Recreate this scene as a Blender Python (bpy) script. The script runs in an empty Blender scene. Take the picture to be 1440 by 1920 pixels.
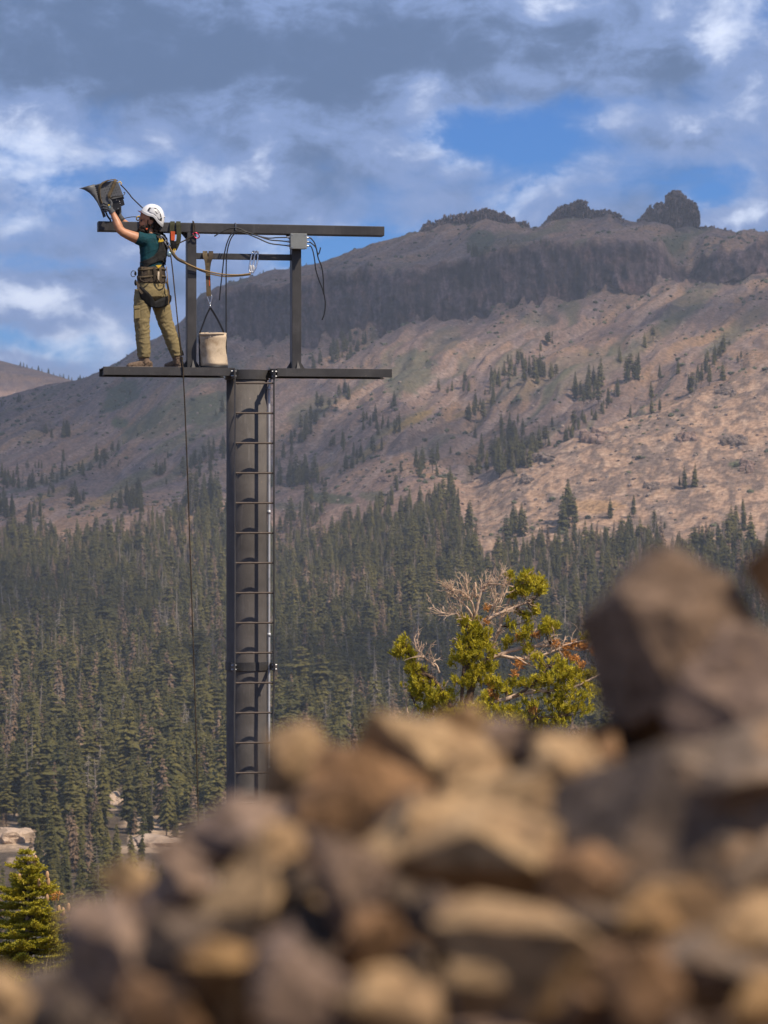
import bpy, bmesh, math, random
import numpy as np
from mathutils import Vector, Matrix

# ---------------------------------------------------------------- camera
sc = bpy.context.scene
COL = sc.collection
F = 5400.0                       # focal length in photograph pixels (1440 wide)
cam_data = bpy.data.cameras.new('camera')
cam_data.sensor_fit = 'VERTICAL'
cam_data.sensor_height = 36.0
cam_data.lens = F / 1920.0 * 36.0
cam_data.clip_start = 0.05
cam_data.clip_end = 30000.0
cam_data.dof.use_dof = True
cam_data.dof.focus_distance = 34.0
cam_data.dof.aperture_fstop = 6.5
cam = bpy.data.objects.new('camera', cam_data)
cam.rotation_euler = (math.radians(90), 0, 0)
COL.objects.link(cam)
sc.camera = cam

# ---------------------------------------------------------------- sun
SUN_AZ, SUN_EL = math.radians(56), math.radians(53)     # behind the camera, to its right
SUNV = Vector((math.sin(SUN_AZ) * math.cos(SUN_EL), -math.cos(SUN_AZ) * math.cos(SUN_EL), math.sin(SUN_EL)))
sun_data = bpy.data.lights.new('sun', 'SUN')
sun_data.energy = 5.0
sun_data.angle = math.radians(0.53)
sun_data.color = (1.0, 0.86, 0.68)
sun = bpy.data.objects.new('sun', sun_data)
sun.rotation_euler = SUNV.to_track_quat('Z', 'Y').to_euler()
COL.objects.link(sun)

# ---------------------------------------------------------------- sky
world = bpy.data.worlds.new('World')
sc.world = world
world.use_nodes = True
wt = world.node_tree
world.cycles.sampling_method = 'MANUAL'
world.cycles.sample_map_resolution = 512
wt.nodes.clear()


class NT:
    """small helper that chains shader nodes"""
    def __init__(self, tree):
        self.t = tree

    def node(self, kind, **kw):
        n = self.t.nodes.new(kind)
        for k, v in kw.items():
            setattr(n, k, v)
        return n

    def put(self, sock, v):
        if isinstance(v, bpy.types.NodeSocket):
            self.t.links.new(v, sock)
        else:
            sock.default_value = v

    def math(self, op, a, b=0.0, c=0.0, clamp=False):
        n = self.node('ShaderNodeMath', operation=op, use_clamp=clamp)
        self.put(n.inputs[0], a)
        self.put(n.inputs[1], b)
        self.put(n.inputs[2], c)
        return n.outputs[0]

    def smooth(self, v, a, b, lo=0.0, hi=1.0):
        n = self.node('ShaderNodeMapRange', interpolation_type='SMOOTHSTEP')
        self.put(n.inputs['Value'], v)
        self.put(n.inputs['From Min'], a)
        self.put(n.inputs['From Max'], b)
        self.put(n.inputs['To Min'], lo)
        self.put(n.inputs['To Max'], hi)
        return n.outputs['Result']

    def noise(self, vec, scale, detail=5.0, rough=0.5, dist=0.0):
        n = self.node('ShaderNodeTexNoise')
        if vec is not None:
            self.put(n.inputs['Vector'], vec)
        n.inputs['Scale'].default_value = scale
        n.inputs['Detail'].default_value = detail
        n.inputs['Roughness'].default_value = rough
        n.inputs['Distortion'].default_value = dist
        return n.outputs['Fac']

    def mix(self, f, a, b, mode='MIX'):
        n = self.node('ShaderNodeMix', data_type='RGBA', blend_type=mode)
        self.put(n.inputs[0], f)
        self.put(n.inputs[6], a)
        self.put(n.inputs[7], b)
        return n.outputs[2]

    def mapping(self, vec, scale=(1, 1, 1), loc=(0, 0, 0), rot=(0, 0, 0)):
        n = self.node('ShaderNodeMapping')
        self.put(n.inputs['Vector'], vec)
        n.inputs['Location'].default_value = loc
        n.inputs['Rotation'].default_value = rot
        n.inputs['Scale'].default_value = scale
        return n.outputs['Vector']


def rgb(r, g, b):
    return (r, g, b, 1.0)


def build_sky():
    w = NT(wt)
    sky = w.node('ShaderNodeTexSky', sky_type='NISHITA')
    sky.sun_disc = False
    sky.sun_elevation = SUN_EL
    sky.sun_rotation = math.pi - SUN_AZ
    sky.altitude = 2200.0
    sky.air_density = 1.0
    sky.dust_density = 0.05
    sky.ozone_density = 3.0
    co = w.node('ShaderNodeTexCoord').outputs['Generated']
    sep = w.node('ShaderNodeSeparateXYZ')
    w.put(sep.inputs[0], co)
    az = w.math('ARCTAN2', sep.outputs[0], sep.outputs[1])
    el = w.math('ARCSINE', sep.outputs[2])

    wv = w.mapping(co, scale=(1.0, 1.0, 1.3), loc=(1.3, 4.2, 2.0))
    wob = w.math('SUBTRACT', w.noise(wv, 26.0, 5.0, 0.6), 0.5)
    wob2 = w.math('SUBTRACT', w.noise(w.mapping(wv, loc=(5, 9, 3)), 26.0, 5.0, 0.6), 0.5)
    az = w.math('ADD', az, w.math('MULTIPLY', wob, 0.042))
    el = w.math('ADD', el, w.math('MULTIPLY', wob2, 0.026))

    def spot(px, py, rx, ry, amp):
        a = w.math('MULTIPLY', w.math('SUBTRACT', az, (px - 720) / F), F / rx)
        b = w.math('MULTIPLY', w.math('SUBTRACT', el, (960 - py) / F), F / ry)
        d = w.math('ADD', w.math('MULTIPLY', a, a), w.math('MULTIPLY', b, b))
        return w.math('MULTIPLY', w.math('EXPONENT', w.math('MULTIPLY', d, -1.0)), amp)

    def total(first, spots):
        v = first
        for s in spots:
            v = w.math('ADD', v, spot(*s))
        return v
    # broken cloud deck, stretched along the horizon, continues all round
    flat = w.mapping(co, scale=(1.0, 1.0, 1.9))
    n1 = w.noise(flat, 11.0, 7.0, 0.52, 0.25)
    flat2 = w.mapping(co, scale=(1.0, 1.0, 2.4), loc=(3.1, 1.7, 0.4))
    n2 = w.noise(flat2, 20.0, 8.0, 0.58, 0.35)
    fine = w.noise(w.mapping(co, scale=(1.0, 1.0, 1.4), loc=(7.3, 2.2, 5.0)), 42.0, 7.0, 0.6, 0.3)
    cover = w.math('ADD', w.math('MULTIPLY', n1, 0.55), w.math('MULTIPLY', n2, 0.45))
    cover = w.math('ADD', w.math('MULTIPLY', w.math('SUBTRACT', cover, 0.5), 1.15), 0.69)
    cover = w.math('ADD', cover, w.math('MULTIPLY', w.math('SUBTRACT', fine, 0.5), 0.30))
    cover = total(cover, [
        (955, 258, 150, 52, -0.33), (835, 275, 60, 50, -0.14), (1120, 210, 80, 22, -0.10), (1010, 300, 60, 50, -0.12),
        (690, 475, 150, 42, -0.42), (520, 500, 90, 40, -0.16), (1345, 350, 34, 32, -0.18),
        (950, 375, 50, 30, -0.16), (60, 655, 160, 26, -0.22), (90, 505, 260, 22, -0.12), (300, 560, 90, 40, -0.08),
        (60, 572, 80, 34, 0.16), (1390, 410, 70, 30, 0.22), (450, 100, 900, 110, 0.22), (1200, 380, 90, 50, 0.10),
        (780, 400, 70, 40, -0.05)])
    cov = w.smooth(cover, 0.42, 0.73)
    lum = w.math('ADD', w.math('MULTIPLY', n2, 0.48), w.math('MULTIPLY', fine, 0.52))
    lum = w.math('ADD', lum, -0.01)
    lum = total(lum, [
        (420, 105, 620, 62, -0.17), (600, 190, 300, 22, -0.05), (150, 150, 260, 20, -0.06), (900, 60, 260, 26, -0.08), (100, 60, 260, 60, -0.06), (1340, 82, 85, 50, 0.17), (1390, 20, 55, 45, 0.13), (1330, 130, 34, 50, 0.09),
        (55, 275, 80, 60, 0.22), (400, 340, 75, 35, 0.17), (510, 300, 40, 50, 0.10), (790, 195, 60, 40, 0.08), (215, 290, 70, 40, 0.07),
        (50, 420, 70, 35, 0.09), (60, 575, 70, 30, 0.20), (1390, 410, 60, 28, 0.16), (1330, 215, 190, 28, 0.05),
        (1250, 130, 80, 22, -0.10), (1290, 262, 170, 16, -0.07), (190, 620, 90, 50, 0.10), (330, 520, 200, 40, -0.04)])
    rim = w.math('MULTIPLY', w.math('MULTIPLY', cov, w.math('SUBTRACT', 1.0, cov)), 0.28)
    bright = w.smooth(w.math('ADD', lum, rim), 0.29, 0.80)
    dark_c, light_c = rgb(1.10, 1.80, 3.35), rgb(8.0, 8.8, 10.8)
    mid_c = rgb(2.35, 3.40, 6.1)
    cl = w.mix(w.smooth(bright, 0.0, 0.45), dark_c, mid_c)
    cl = w.mix(w.smooth(bright, 0.42, 1.0), cl, light_c)
    deep = w.mix(1.0, sky.outputs[0], rgb(0.23, 0.56, 1.0), 'MULTIPLY')
    col = w.mix(cov, deep, cl)
    bg = w.node('ShaderNodeBackground')
    w.put(bg.inputs['Color'], col)
    bg.inputs['Strength'].default_value = 0.1
    out = w.node('ShaderNodeOutputWorld')
    wt.links.new(bg.outputs[0], out.inputs['Surface'])


build_sky()

# ---------------------------------------------------------------- exposure and render settings
sc.view_settings.view_transform = 'Standard'
sc.view_settings.look = 'None'
sc.view_settings.exposure = 0.12
sc.view_settings.gamma = 1.0
sc.cycles.max_bounces = 5
sc.cycles.diffuse_bounces = 2
sc.cycles.glossy_bounces = 2
sc.cycles.transparent_max_bounces = 8
sc.cycles.volume_bounces = 0

rng = np.random.default_rng(11)
random.seed(11)

# ---------------------------------------------------------------- helpers
org = {}            # world position of every object's origin


def link(o, parent=None):
    COL.objects.link(o)
    if parent is not None:
        o.parent = parent
    return o


def tag(o, label=None, cat=None, group=None, kind=None):
    if label:
        o['label'] = label
    if cat:
        o['category'] = cat
    if group:
        o['group'] = group
    if kind:
        o['kind'] = kind
    return o


def empty(name, loc):
    o = bpy.data.objects.new(name, None)
    o.location = loc
    o.empty_display_size = 0.1
    link(o)
    org[o] = Vector(loc)
    return o


def mesh_from(name, verts, faces, mats, smooth=False, mat_idx=None):
    me = bpy.data.meshes.new(name)
    me.from_pydata([tuple(v) for v in verts], [], [tuple(f) for f in faces])
    for m in (mats if isinstance(mats, (list, tuple)) else [mats]):
        me.materials.append(m)
    if mat_idx is not None:
        me.polygons.foreach_set('material_index', np.asarray(mat_idx, dtype=np.int32))
    if smooth:
        me.polygons.foreach_set('use_smooth', np.ones(len(me.polygons), dtype=bool))
    me.update()
    return me


def obj(name, verts, faces, mats, parent=None, smooth=False, origin=None, mat_idx=None):
    """ONE mesh object; verts in world space, stored relative to the root's origin"""
    o3 = org[parent] if parent is not None else Vector(origin if origin is not None else (0, 0, 0))
    V = np.asarray(verts, dtype=float).reshape(-1, 3) - np.array(o3)
    me = mesh_from(name, V, faces, mats, smooth, mat_idx)
    o = bpy.data.objects.new(name, me)
    if parent is None:
        o.location = o3
    link(o, parent)
    org[o] = o3
    return o


class MB:
    """collects verts and faces"""
    def __init__(self):
        self.v = []
        self.f = []

    def add(self, vs, fs):
        n = len(self.v)
        self.v.extend([tuple(x) for x in vs])
        self.f.extend([tuple(i + n for i in f) for f in fs])
        return self

    def tube(self, pts, rad, sides=8, caps=True, flat=None):
        pts = [Vector(p) for p in pts]
        n = len(pts)
        if not hasattr(rad, '__len__'):
            rad = [rad] * n
        base = len(self.v)
        up = None
        for i in range(n):
            t = (pts[min(i + 1, n - 1)] - pts[max(i - 1, 0)])
            t = t.normalized() if t.length > 1e-9 else Vector((0, 0, 1))
            if up is None:
                ref = Vector((0, 0, 1)) if abs(t.z) < 0.9 else Vector((1, 0, 0))
                a = t.cross(ref).normalized()
            else:
                a = up - t * up.dot(t)
                a = a.normalized() if a.length > 1e-6 else t.orthogonal().normalized()
            up = a
            b = t.cross(a)
            for k in range(sides):
                q = 2 * math.pi * k / sides
                ca, sb = math.cos(q), math.sin(q)
                if flat:
                    sb *= flat
                self.v.append(tuple(pts[i] + (a * ca + b * sb) * rad[i]))
        for i in range(n - 1):
            for k in range(sides):
                k2 = (k + 1) % sides
                self.f.append((base + i * sides + k, base + i * sides + k2, base + (i + 1) * sides + k2, base + (i + 1) * sides + k))
        if caps:
            self.f.append(tuple(base + k for k in range(sides))[::-1])
            self.f.append(tuple(base + (n - 1) * sides + k for k in range(sides)))
        return self

    def hexa(self, c8):
        self.add(c8, [(0, 3, 2, 1), (4, 5, 6, 7), (0, 1, 5, 4), (1, 2, 6, 5), (2, 3, 7, 6), (3, 0, 4, 7)])
        return self

    def build(self, name, mats, parent=None, smooth=False, origin=None, bevel=0.0):
        vs, fs = self.v, self.f
        if bevel > 0:
            bm = bmesh.new()
            bv = [bm.verts.new(v) for v in vs]
            for f in fs:
                try:
                    bm.faces.new([bv[i] for i in f])
                except ValueError:
                    pass
            bmesh.ops.bevel(bm, geom=list(bm.edges), offset=bevel, segments=2, affect='EDGES', profile=0.6, clamp_overlap=True)
            bm.verts.index_update()
            vs = [v.co[:] for v in bm.verts]
            fs = [[v.index for v in f.verts] for f in bm.faces]
            bm.free()
        return obj(name, vs, fs, mats, parent, smooth, origin)


# gradient noise, vectorised -------------------------------------------------
_perm = rng.permutation(256)
_perm = np.concatenate([_perm, _perm, _perm])
_g = rng.normal(size=(256, 3))
_g /= np.linalg.norm(_g, axis=1)[:, None]


_g4 = _g.astype(np.float32)


def pn(x, y, z=0.0):
    x, y, z = np.broadcast_arrays(np.asarray(x, np.float32), np.asarray(y, np.float32), np.asarray(z, np.float32))
    fx, fy, fz = np.floor(x), np.floor(y), np.floor(z)
    xi, yi, zi = fx.astype(np.int32) & 255, fy.astype(np.int32) & 255, fz.astype(np.int32) & 255
    xf, yf, zf = x - fx, y - fy, z - fz
    u, v, w = [t * t * t * (t * (t * 6 - 15) + 10) for t in (xf, yf, zf)]
    r = 0
    flat = bool(np.all(zf == 0))
    for dx in (0, 1):
        hx = _perm[xi + dx]
        wx = u if dx else 1 - u
        for dy in (0, 1):
            hy = _perm[hx + ((yi + dy) & 255)]
            wxy = wx * (v if dy else 1 - v)
            for dz in ((0,) if flat else (0, 1)):
                g = _g4[_perm[hy + ((zi + dz) & 255)]]
                d = g[..., 0] * (xf - dx) + g[..., 1] * (yf - dy) + g[..., 2] * (zf - dz)
                r = r + d * (wxy if flat else wxy * (w if dz else 1 - w))
    return r * np.float32(1.6)


def fbm(x, y, z=0.0, octaves=4, gain=0.5, lac=2.03):
    r, a, f = 0, 1.0, 1.0
    for k in range(octaves):
        r = r + a * pn(np.asarray(x) * f + 17.3 * k, np.asarray(y) * f + 5.1 * k, (np.asarray(z) * f) if np.ndim(z) else float(int(z * 7) + 3 * k))
        a *= gain
        f *= lac
    return r


def ridged(x, y, z=0.0, octaves=3):
    r, a, f = 0, 1.0, 1.0
    for k in range(octaves):
        r = r + a * (1 - 2 * np.abs(pn(np.asarray(x) * f + 9.7 * k, np.asarray(y) * f, (np.asarray(z) * f) if np.ndim(z) else float(int(z * 7) + 3 * k))))
        a *= 0.5
        f *= 2.1
    return r


def table(t):
    t = sorted(t)
    xs = np.array([p[0] for p in t], float)
    ys = np.array([p[1] for p in t], float)
    return lambda u: np.interp(u, xs, ys)


# procedural materials --------------------------------------------------------
def pmat(name, col, rough=0.6, metal=0.0, var=0.15, scale=8.0, bump=0.0, bscale=40.0, col2=None, coat=0.0, translucent=0.0, spec=0.5, obj_random=0.0):
    """Principled material with noise in colour, gloss and relief"""
    m = bpy.data.materials.new(name)
    m.use_nodes = True
    t = NT(m.node_tree)
    p = m.node_tree.nodes['Principled BSDF']
    co = t.node('ShaderNodeTexCoord').outputs['Object']
    n = t.noise(co, scale, 6.0, 0.6)
    c1 = rgb(*col)
    c2 = rgb(*(col2 if col2 else [min(1, c * (1 - var * 1.6)) for c in col]))
    c0 = rgb(*[min(1, c * (1 + var)) for c in col])
    cc = t.mix(t.smooth(n, 0.30, 0.52), c2, c1)
    cc = t.mix(t.smooth(n, 0.52, 0.75), cc, c0)
    if obj_random:
        oi = t.node('ShaderNodeObjectInfo').outputs['Random']
        f = t.math('ADD', t.math('MULTIPLY', oi, obj_random), 1 - obj_random / 2)
        cv = t.node('ShaderNodeCombineColor')
        for k in range(3):
            t.put(cv.inputs[k], f)
        cc = t.mix(1.0, cc, cv.outputs[0], 'MULTIPLY')
    t.put(p.inputs['Base Color'], cc)
    t.put(p.inputs['Roughness'], t.smooth(n, 0.2, 0.8, max(0.02, rough - 0.1), min(1, rough + 0.1)))
    p.inputs['Metallic'].default_value = metal
    p.inputs['Specular IOR Level'].default_value = spec
    if coat:
        p.inputs['Coat Weight'].default_value = coat
    if bump:
        b = t.node('ShaderNodeBump')
        b.inputs['Strength'].default_value = bump
        b.inputs['Distance'].default_value = 0.01
        t.put(b.inputs['Height'], t.noise(co, bscale, 5.0, 0.6))
        t.put(p.inputs['Normal'], b.outputs[0])
    if translucent:
        tr = t.node('ShaderNodeBsdfTranslucent')
        t.put(tr.inputs['Color'], cc)
        mx = t.node('ShaderNodeMixShader')
        mx.inputs[0].default_value = translucent
        t.t.links.new(p.outputs[0], mx.inputs[1])
        t.t.links.new(tr.outputs[0], mx.inputs[2])
        t.t.links.new(mx.outputs[0], t.t.nodes['Material Output'].inputs['Surface'])
    return m


def px_to_world(u, y, D):
    return Vector(((u - 720) / F * D, D, (960 - y) / F * D))
# ================================================================ TERRAIN
T_tree = table([(-1500, 1020), (-300, 1010), (0, 1018), (100, 1012), (200, 1000), (300, 985), (420, 955), (480, 1000), (520, 1048), (600, 1010), (700, 972), (780, 930), (850, 925), (885, 1000), (900, 1030), (1000, 1024), (1200, 1014), (1440, 996), (1800, 985), (3000, 1020)])
T_treeD = table([(-300, 1900), (600, 1880), (840, 1850), (900, 1700), (1440, 1680), (3000, 1700)])
T_crest = table([(-1500, 940), (-300, 930), (0, 935), (200, 935), (420, 905), (480, 935), (520, 925), (560, 912), (640, 872), (700, 850), (760, 845), (820, 868), (868, 912), (890, 905), (950, 868), (1050, 833), (1150, 790), (1200, 770), (1300, 735), (1440, 690), (1600, 640), (2200, 640), (3000, 720)])
T_crestD = table([(-300, 2050), (600, 2020), (800, 2000), (870, 1900), (1050, 1880), (1440, 1930), (3000, 2000)])
T_dip = table([(-300, 0), (430, 0), (520, 10), (560, 18), (640, 16), (700, 8), (760, 0), (860, 0), (900, 22), (1200, 18), (1300, 12), (1440, 8), (1600, 4), (3000, 0)])
T_base = table([(-1500, 860), (-600, 860), (0, 810), (150, 785), (250, 735), (345, 655), (372, 640), (430, 640), (500, 642), (600, 650), (690, 640), (750, 622), (830, 604), (900, 600), (1000, 582), (1100, 574), (1200, 560), (1250, 545), (1290, 540), (1330, 540), (1440, 525), (1700, 510), (3000, 600)])
T_top = table([(-1500, 840), (-600, 840), (0, 785), (150, 750), (250, 700), (345, 628), (364, 590), (374, 564), (400, 556), (430, 550), (500, 538), (560, 530), (620, 525), (660, 512), (700, 508), (760, 498), (800, 502), (880, 490), (920, 474), (950, 468), (1030, 464), (1100, 467), (1200, 460), (1245, 470), (1262, 500), (1300, 505), (1320, 482), (1380, 465), (1440, 455), (1700, 455), (3000, 560)])
T_ridge = table([(-1500, 800), (-600, 800), (0, 746), (75, 733), (150, 713), (250, 664), (300, 632), (345, 597), (362, 572), (370, 556), (385, 548), (400, 542), (450, 531), (500, 521), (560, 510), (600, 502), (640, 490), (700, 457), (760, 440), (790, 433), (830, 420), (910, 412), (960, 424), (990, 429), (1010, 427), (1035, 414), (1080, 408), (1110, 408), (1140, 400), (1170, 411), (1195, 416), (1250, 420), (1290, 420), (1312, 428), (1340, 431), (1370, 437), (1440, 440), (1700, 436), (2200, 480), (3000, 560)])
T_cliff = table([(330, 0), (372, 1), (1240, 1), (1262, .6), (1300, .55), (1325, .95), (1500, .95), (1900, .3), (3000, 0)])
T_far = table([(-1500, 640), (-400, 640), (-100, 660), (0, 674), (60, 690), (120, 706), (170, 722), (300, 760), (700, 800), (3000, 800)])
# near ground: crest line of the rubble bank in the picture
T_bank = table([(-900, 2250), (-200, 2010), (0, 1920), (100, 1880), (240, 1740), (380, 1650), (500, 1560), (640, 1500), (700, 1460), (1000, 1470), (1090, 1440), (1150, 1330), (1440, 1290), (1900, 1250), (2600, 1300)])


def near_z(u, D):
    """ground level close to the camera: bank of rubble, then the hillside that carries the tower"""
    x = (u - 720) / F * D
    bank = (960 - T_bank(u)) / F * 2.0
    hill = -4.05 + 0.42 * np.clip(x + 1.43, -6, 2.7) - 0.055 * (D - 30) - 0.32 * np.clip(D - 33, 0, None)
    hill = hill + 0.10 * fbm(x * 0.8, D * 0.8, octaves=3)
    before = bank - 0.10 - 0.14 * np.clip(2.0 - D, 0, 2)
    k = np.clip((D - 2.15) / 3.0, 0, 1)
    k = k ** 0.6
    z = np.where(D < 2.15, before, (bank - 0.10) * (1 - k) + np.minimum(hill, bank) * k)
    return z


# columns: dense inside the picture, sparse round the rest of the circle
cols = np.concatenate([np.linspace(-60, -0.33, 60)[:-1], np.linspace(-0.33, -0.145, 40)[:-1], np.linspace(-0.145, 0.145, 510), np.linspace(0.145, 0.33, 40)[1:], np.linspace(0.33, 60, 60)[1:]])
cols[:59] = np.linspace(-math.pi, -0.33, 60)[:-1]
cols[-59:] = np.linspace(0.33, math.pi, 60)[1:]
TH = cols
U = 720 + F * np.tan(np.clip(TH, -0.45, 0.45))
wgt = np.clip((np.abs(TH) - 0.30) / 0.15, 0, 1)           # away from the view: calm valley and hills
segs = []        # (depth, ypx) control arrays and number of rows up to them


def ctl(depth, y, n):
    segs.append((np.broadcast_to(np.asarray(depth, float), U.shape).copy(), np.asarray(y, float) * np.ones_like(U), n))


for D, n in ((0.6, 1), (1.2, 6), (2.1, 12), (2.4, 6), (4, 8), (8, 8), (15, 8), (30, 14), (40, 8), (60, 8)):
    ctl(D, 960 - near_z(U, np.full_like(U, D)) / D * F, n)
ctl(150, 960 + 36 / 150 * F, 8)
ctl(350, 960 + 66 / 350 * F, 10)
ctl(600, 1715, 10)
ctl(800, 1540, 16)
ctl(1000, 1400, 18)
ctl(1300, 1240, 20)
td, ty = T_treeD(U), T_tree(U)
ctl(1300 + (td - 1300) * 0.5, 1240 + (ty - 1240) * 0.53, 20)
ctl(td, ty, 24)
cd, cy = T_crestD(U), np.minimum(T_crest(U), ty - 8)
ctl(td + (cd - td) * 0.55, ty + (cy - ty) * 0.60, 34)
ctl(cd, cy, 34)
ctl(cd + 75, cy + T_dip(U) * 2.3, 8)
bd, by = 2560.0, T_base(U)
ctl(cd + (bd - cd) * 0.45, cy * 0.62 + by * 0.38, 44)
ctl(bd - 70, by + (cy - by) * 0.13, 44)
ctl(bd, by, 22)
cs = T_cliff(U)
ctl(bd + 14 + (1 - cs) * 60, by + (T_top(U) - by) * 0.5, 40)
ctl(bd + 34 + (1 - cs) * 100, T_top(U), 40)
ry = T_ridge(U)
ctl(2740, T_top(U) + (ry - T_top(U)) * 0.55, 34)
ctl(2850, ry, 34)
ctl(2960, ry + 45, 6)
ctl(3300, np.maximum(T_far(U) + 40, ry + 60), 8)
ctl(3800, T_far(U) + 18, 14)
ctl(3950, T_far(U), 14)
ctl(4200, T_far(U) + 50, 4)
ctl(7000, np.full_like(U, 945), 6)
ctl(14000, np.full_like(U, 965), 4)

Ds, Ys, SEGI = [segs[0][0]], [segs[0][1]], [0.0]
for k in range(1, len(segs)):
    d0, y0, _ = segs[k - 1]
    d1, y1, n = segs[k]
    for j in range(1, n + 1):
        t = j / n
        Ds.append(d0 + (d1 - d0) * t)
        # interpolate height (not the picture row) so that slopes are straight in space
        z0, z1 = (960 - y0) * d0, (960 - y1) * d1
        Ys.append(960 - (z0 + (z1 - z0) * t) / Ds[-1])
        SEGI.append(k - 1 + t)
GD, GY = np.array(Ds), np.array(Ys)               # rows x columns
SEGI = np.array(SEGI)
NR, NC = GD.shape
CT = np.maximum(np.cos(TH), 0.94)
RAD = GD / CT[None, :]
GX, GYw = RAD * np.sin(TH)[None, :], RAD * np.cos(TH)[None, :]
GZ = (960 - GY) / F * GD
# soften corners of the profile and the columns
for it in range(3):
    k = GD[1:-1, 0] > 100
    GZ[1:-1][k] = 0.25 * GZ[:-2][k] + 0.5 * GZ[1:-1][k] + 0.25 * GZ[2:][k]
for it in range(4):
    GZ[:, 1:-1] = 0.25 * GZ[:, :-2] + 0.5 * GZ[:, 1:-1] + 0.25 * GZ[:, 2:]

UU = np.broadcast_to(U[None, :], GD.shape)
SEG = np.broadcast_to(SEGI[:, None], GD.shape)
SEG_BASE = [k for k, s in enumerate(segs) if s[0][0] == bd][0]       # index of the cliff foot
foot_n = 0.75 * fbm(UU / 55, SEG * 0.0 + 2.0, 1.0, octaves=4)
rim_n = 0.35 * fbm(UU / 40, SEG * 0.0 + 7.0, 3.0, octaves=4)
CLF = np.broadcast_to(cs[None, :], GD.shape) * np.clip(np.minimum((SEG - SEG_BASE - np.clip(foot_n, -.25, .9)) * 4, (SEG_BASE + 2 - np.clip(rim_n, -.1, .6) - SEG) * 5), 0, 1)
far_m = np.clip((GD - 1400) / 500, 0, 1)
mid_m = np.clip((GD - 60) / 300, 0, 1)
front = (1 - wgt)[None, :]
# broad relief, gullies running down the slope, small lumps
slope_m = np.clip((GD - 1750) / 250, 0, 1) * np.clip((2850 - GD) / 60, 0, 1)
relief = 5.0 * fbm(GX / 130, GYw / 130, octaves=4) * far_m * np.clip((2850 - GD) / 120, 0.25, 1)
warp = 30 * fbm(GX / 160, GYw / 160, 3.3, octaves=3)
gully = 6.5 * ridged((GX - 0.36 * (GYw - 2200) + warp) / 52, GYw / 420, 1.1, octaves=3) * slope_m * (1 - CLF) * np.clip((SEG - (SEG_BASE - 4)) / 1.5, 0.35, 1)
lumps = 0.7 * fbm(GX / 9, GYw / 12, 7.7, octaves=3) * slope_m
GZ = GZ + relief + (gully - 2.5 * slope_m) + lumps + 2.0 * fbm(GX / 60, GYw / 60, 9.1, octaves=3) * mid_m * (1 - far_m)
GZ = GZ + 1.2 * fbm(GX / 14, GYw / 14, 2.2, octaves=3) * np.clip((GD - 2700) / 100, 0, 1) * np.clip((2900 - GD) / 60, 0, 1)
# rocky knobs on the spur
spur_rows = np.clip(SEG - (SEG_BASE - 6), 0, 1) * np.clip(SEG_BASE - 3.5 - SEG, 0, 1)
knob = np.clip(ridged(GX / 15, GYw / 22, 4.4, octaves=4) - 0.6, 0, 2)
GZ = GZ + 1.1 * knob * spur_rows * np.clip((UU - 860) / 60, 0, 1)
# cliff: buttresses and vertical joints push the face in and out
joint = 22 * fbm(GX / 62, GZ / 260, 5.5, octaves=3) + 4.0 * ridged(GX / 16, GZ / 50, 6.6, octaves=3) + 3.2 * fbm(GX / 7, GZ / 11, 8.8, octaves=3)
GYw = GYw - joint * CLF
GX = GX + 1.5 * fbm(GX / 6, GZ / 8, 12.2, octaves=2) * CLF
ledge = 1.6 * np.sin(GZ / 7.0 + 2 * fbm(GX / 60, GZ / 60)) * CLF
GYw = GYw - ledge

PXG = 720 + F * GX / np.maximum(GYw, 1e-3)           # where each vertex falls in the picture, for placing things on the land
PYG = 960 - F * GZ / np.maximum(GYw, 1e-3)


def land(u, y, dmin=1200.0):
    """point of the land seen at picture position (u, y): first crossing going away from the camera"""
    j = int(np.argmin(np.abs(U - u)))
    col_y = PYG[:, j]
    ok = np.where((GD[:, j] >= dmin) & (col_y <= y))[0]
    if len(ok) == 0:
        i = int(np.argmin(np.where((GD[:, j] >= dmin) & (GD[:, j] < 2950), col_y, 1e9)))
    else:
        i = ok[0]
    return Vector((GX[i, j], GYw[i, j], GZ[i, j]))


def land_at(u, D):
    j = int(np.argmin(np.abs(U - u)))
    i = int(np.argmin(np.abs(GD[:, j] - D)))
    return Vector((GX[i, j], GYw[i, j], GZ[i, j]))


# albedo of the land ---------------------------------------------------------
def colmix(a, b, m):
    return a * (1 - m[..., None]) + np.asarray(b)[None, None, :] * m[..., None]


def sstep(v, a, b):
    t = np.clip((v - a) / (b - a), 0, 1)
    return t * t * (3 - 2 * t)


n_a = fbm(GX / 90, GYw / 120, 1.0, octaves=4)
n_b = fbm(GX / 22, GYw / 40, 2.0, octaves=4)
n_c = fbm(GX / 6, GYw / 9, 3.0, octaves=3)
ALB = np.zeros(GD.shape + (3,))
ALB[:] = (0.28, 0.182, 0.135)
ALB = colmix(ALB, (0.35, 0.215, 0.13), sstep(n_a, -0.1, 0.5))            # warmer soil
ALB = colmix(ALB, (0.21, 0.155, 0.145), sstep(n_b, 0.1, 0.6) * 0.8)          # grey scree
ALB = colmix(ALB, (0.37, 0.28, 0.225), sstep(n_c, 0.25, 0.7) * 0.6)          # pale stones
ALB = colmix(ALB, (0.11, 0.09, 0.075), sstep(-n_c, 0.3, 0.75) * 0.55)
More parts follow.
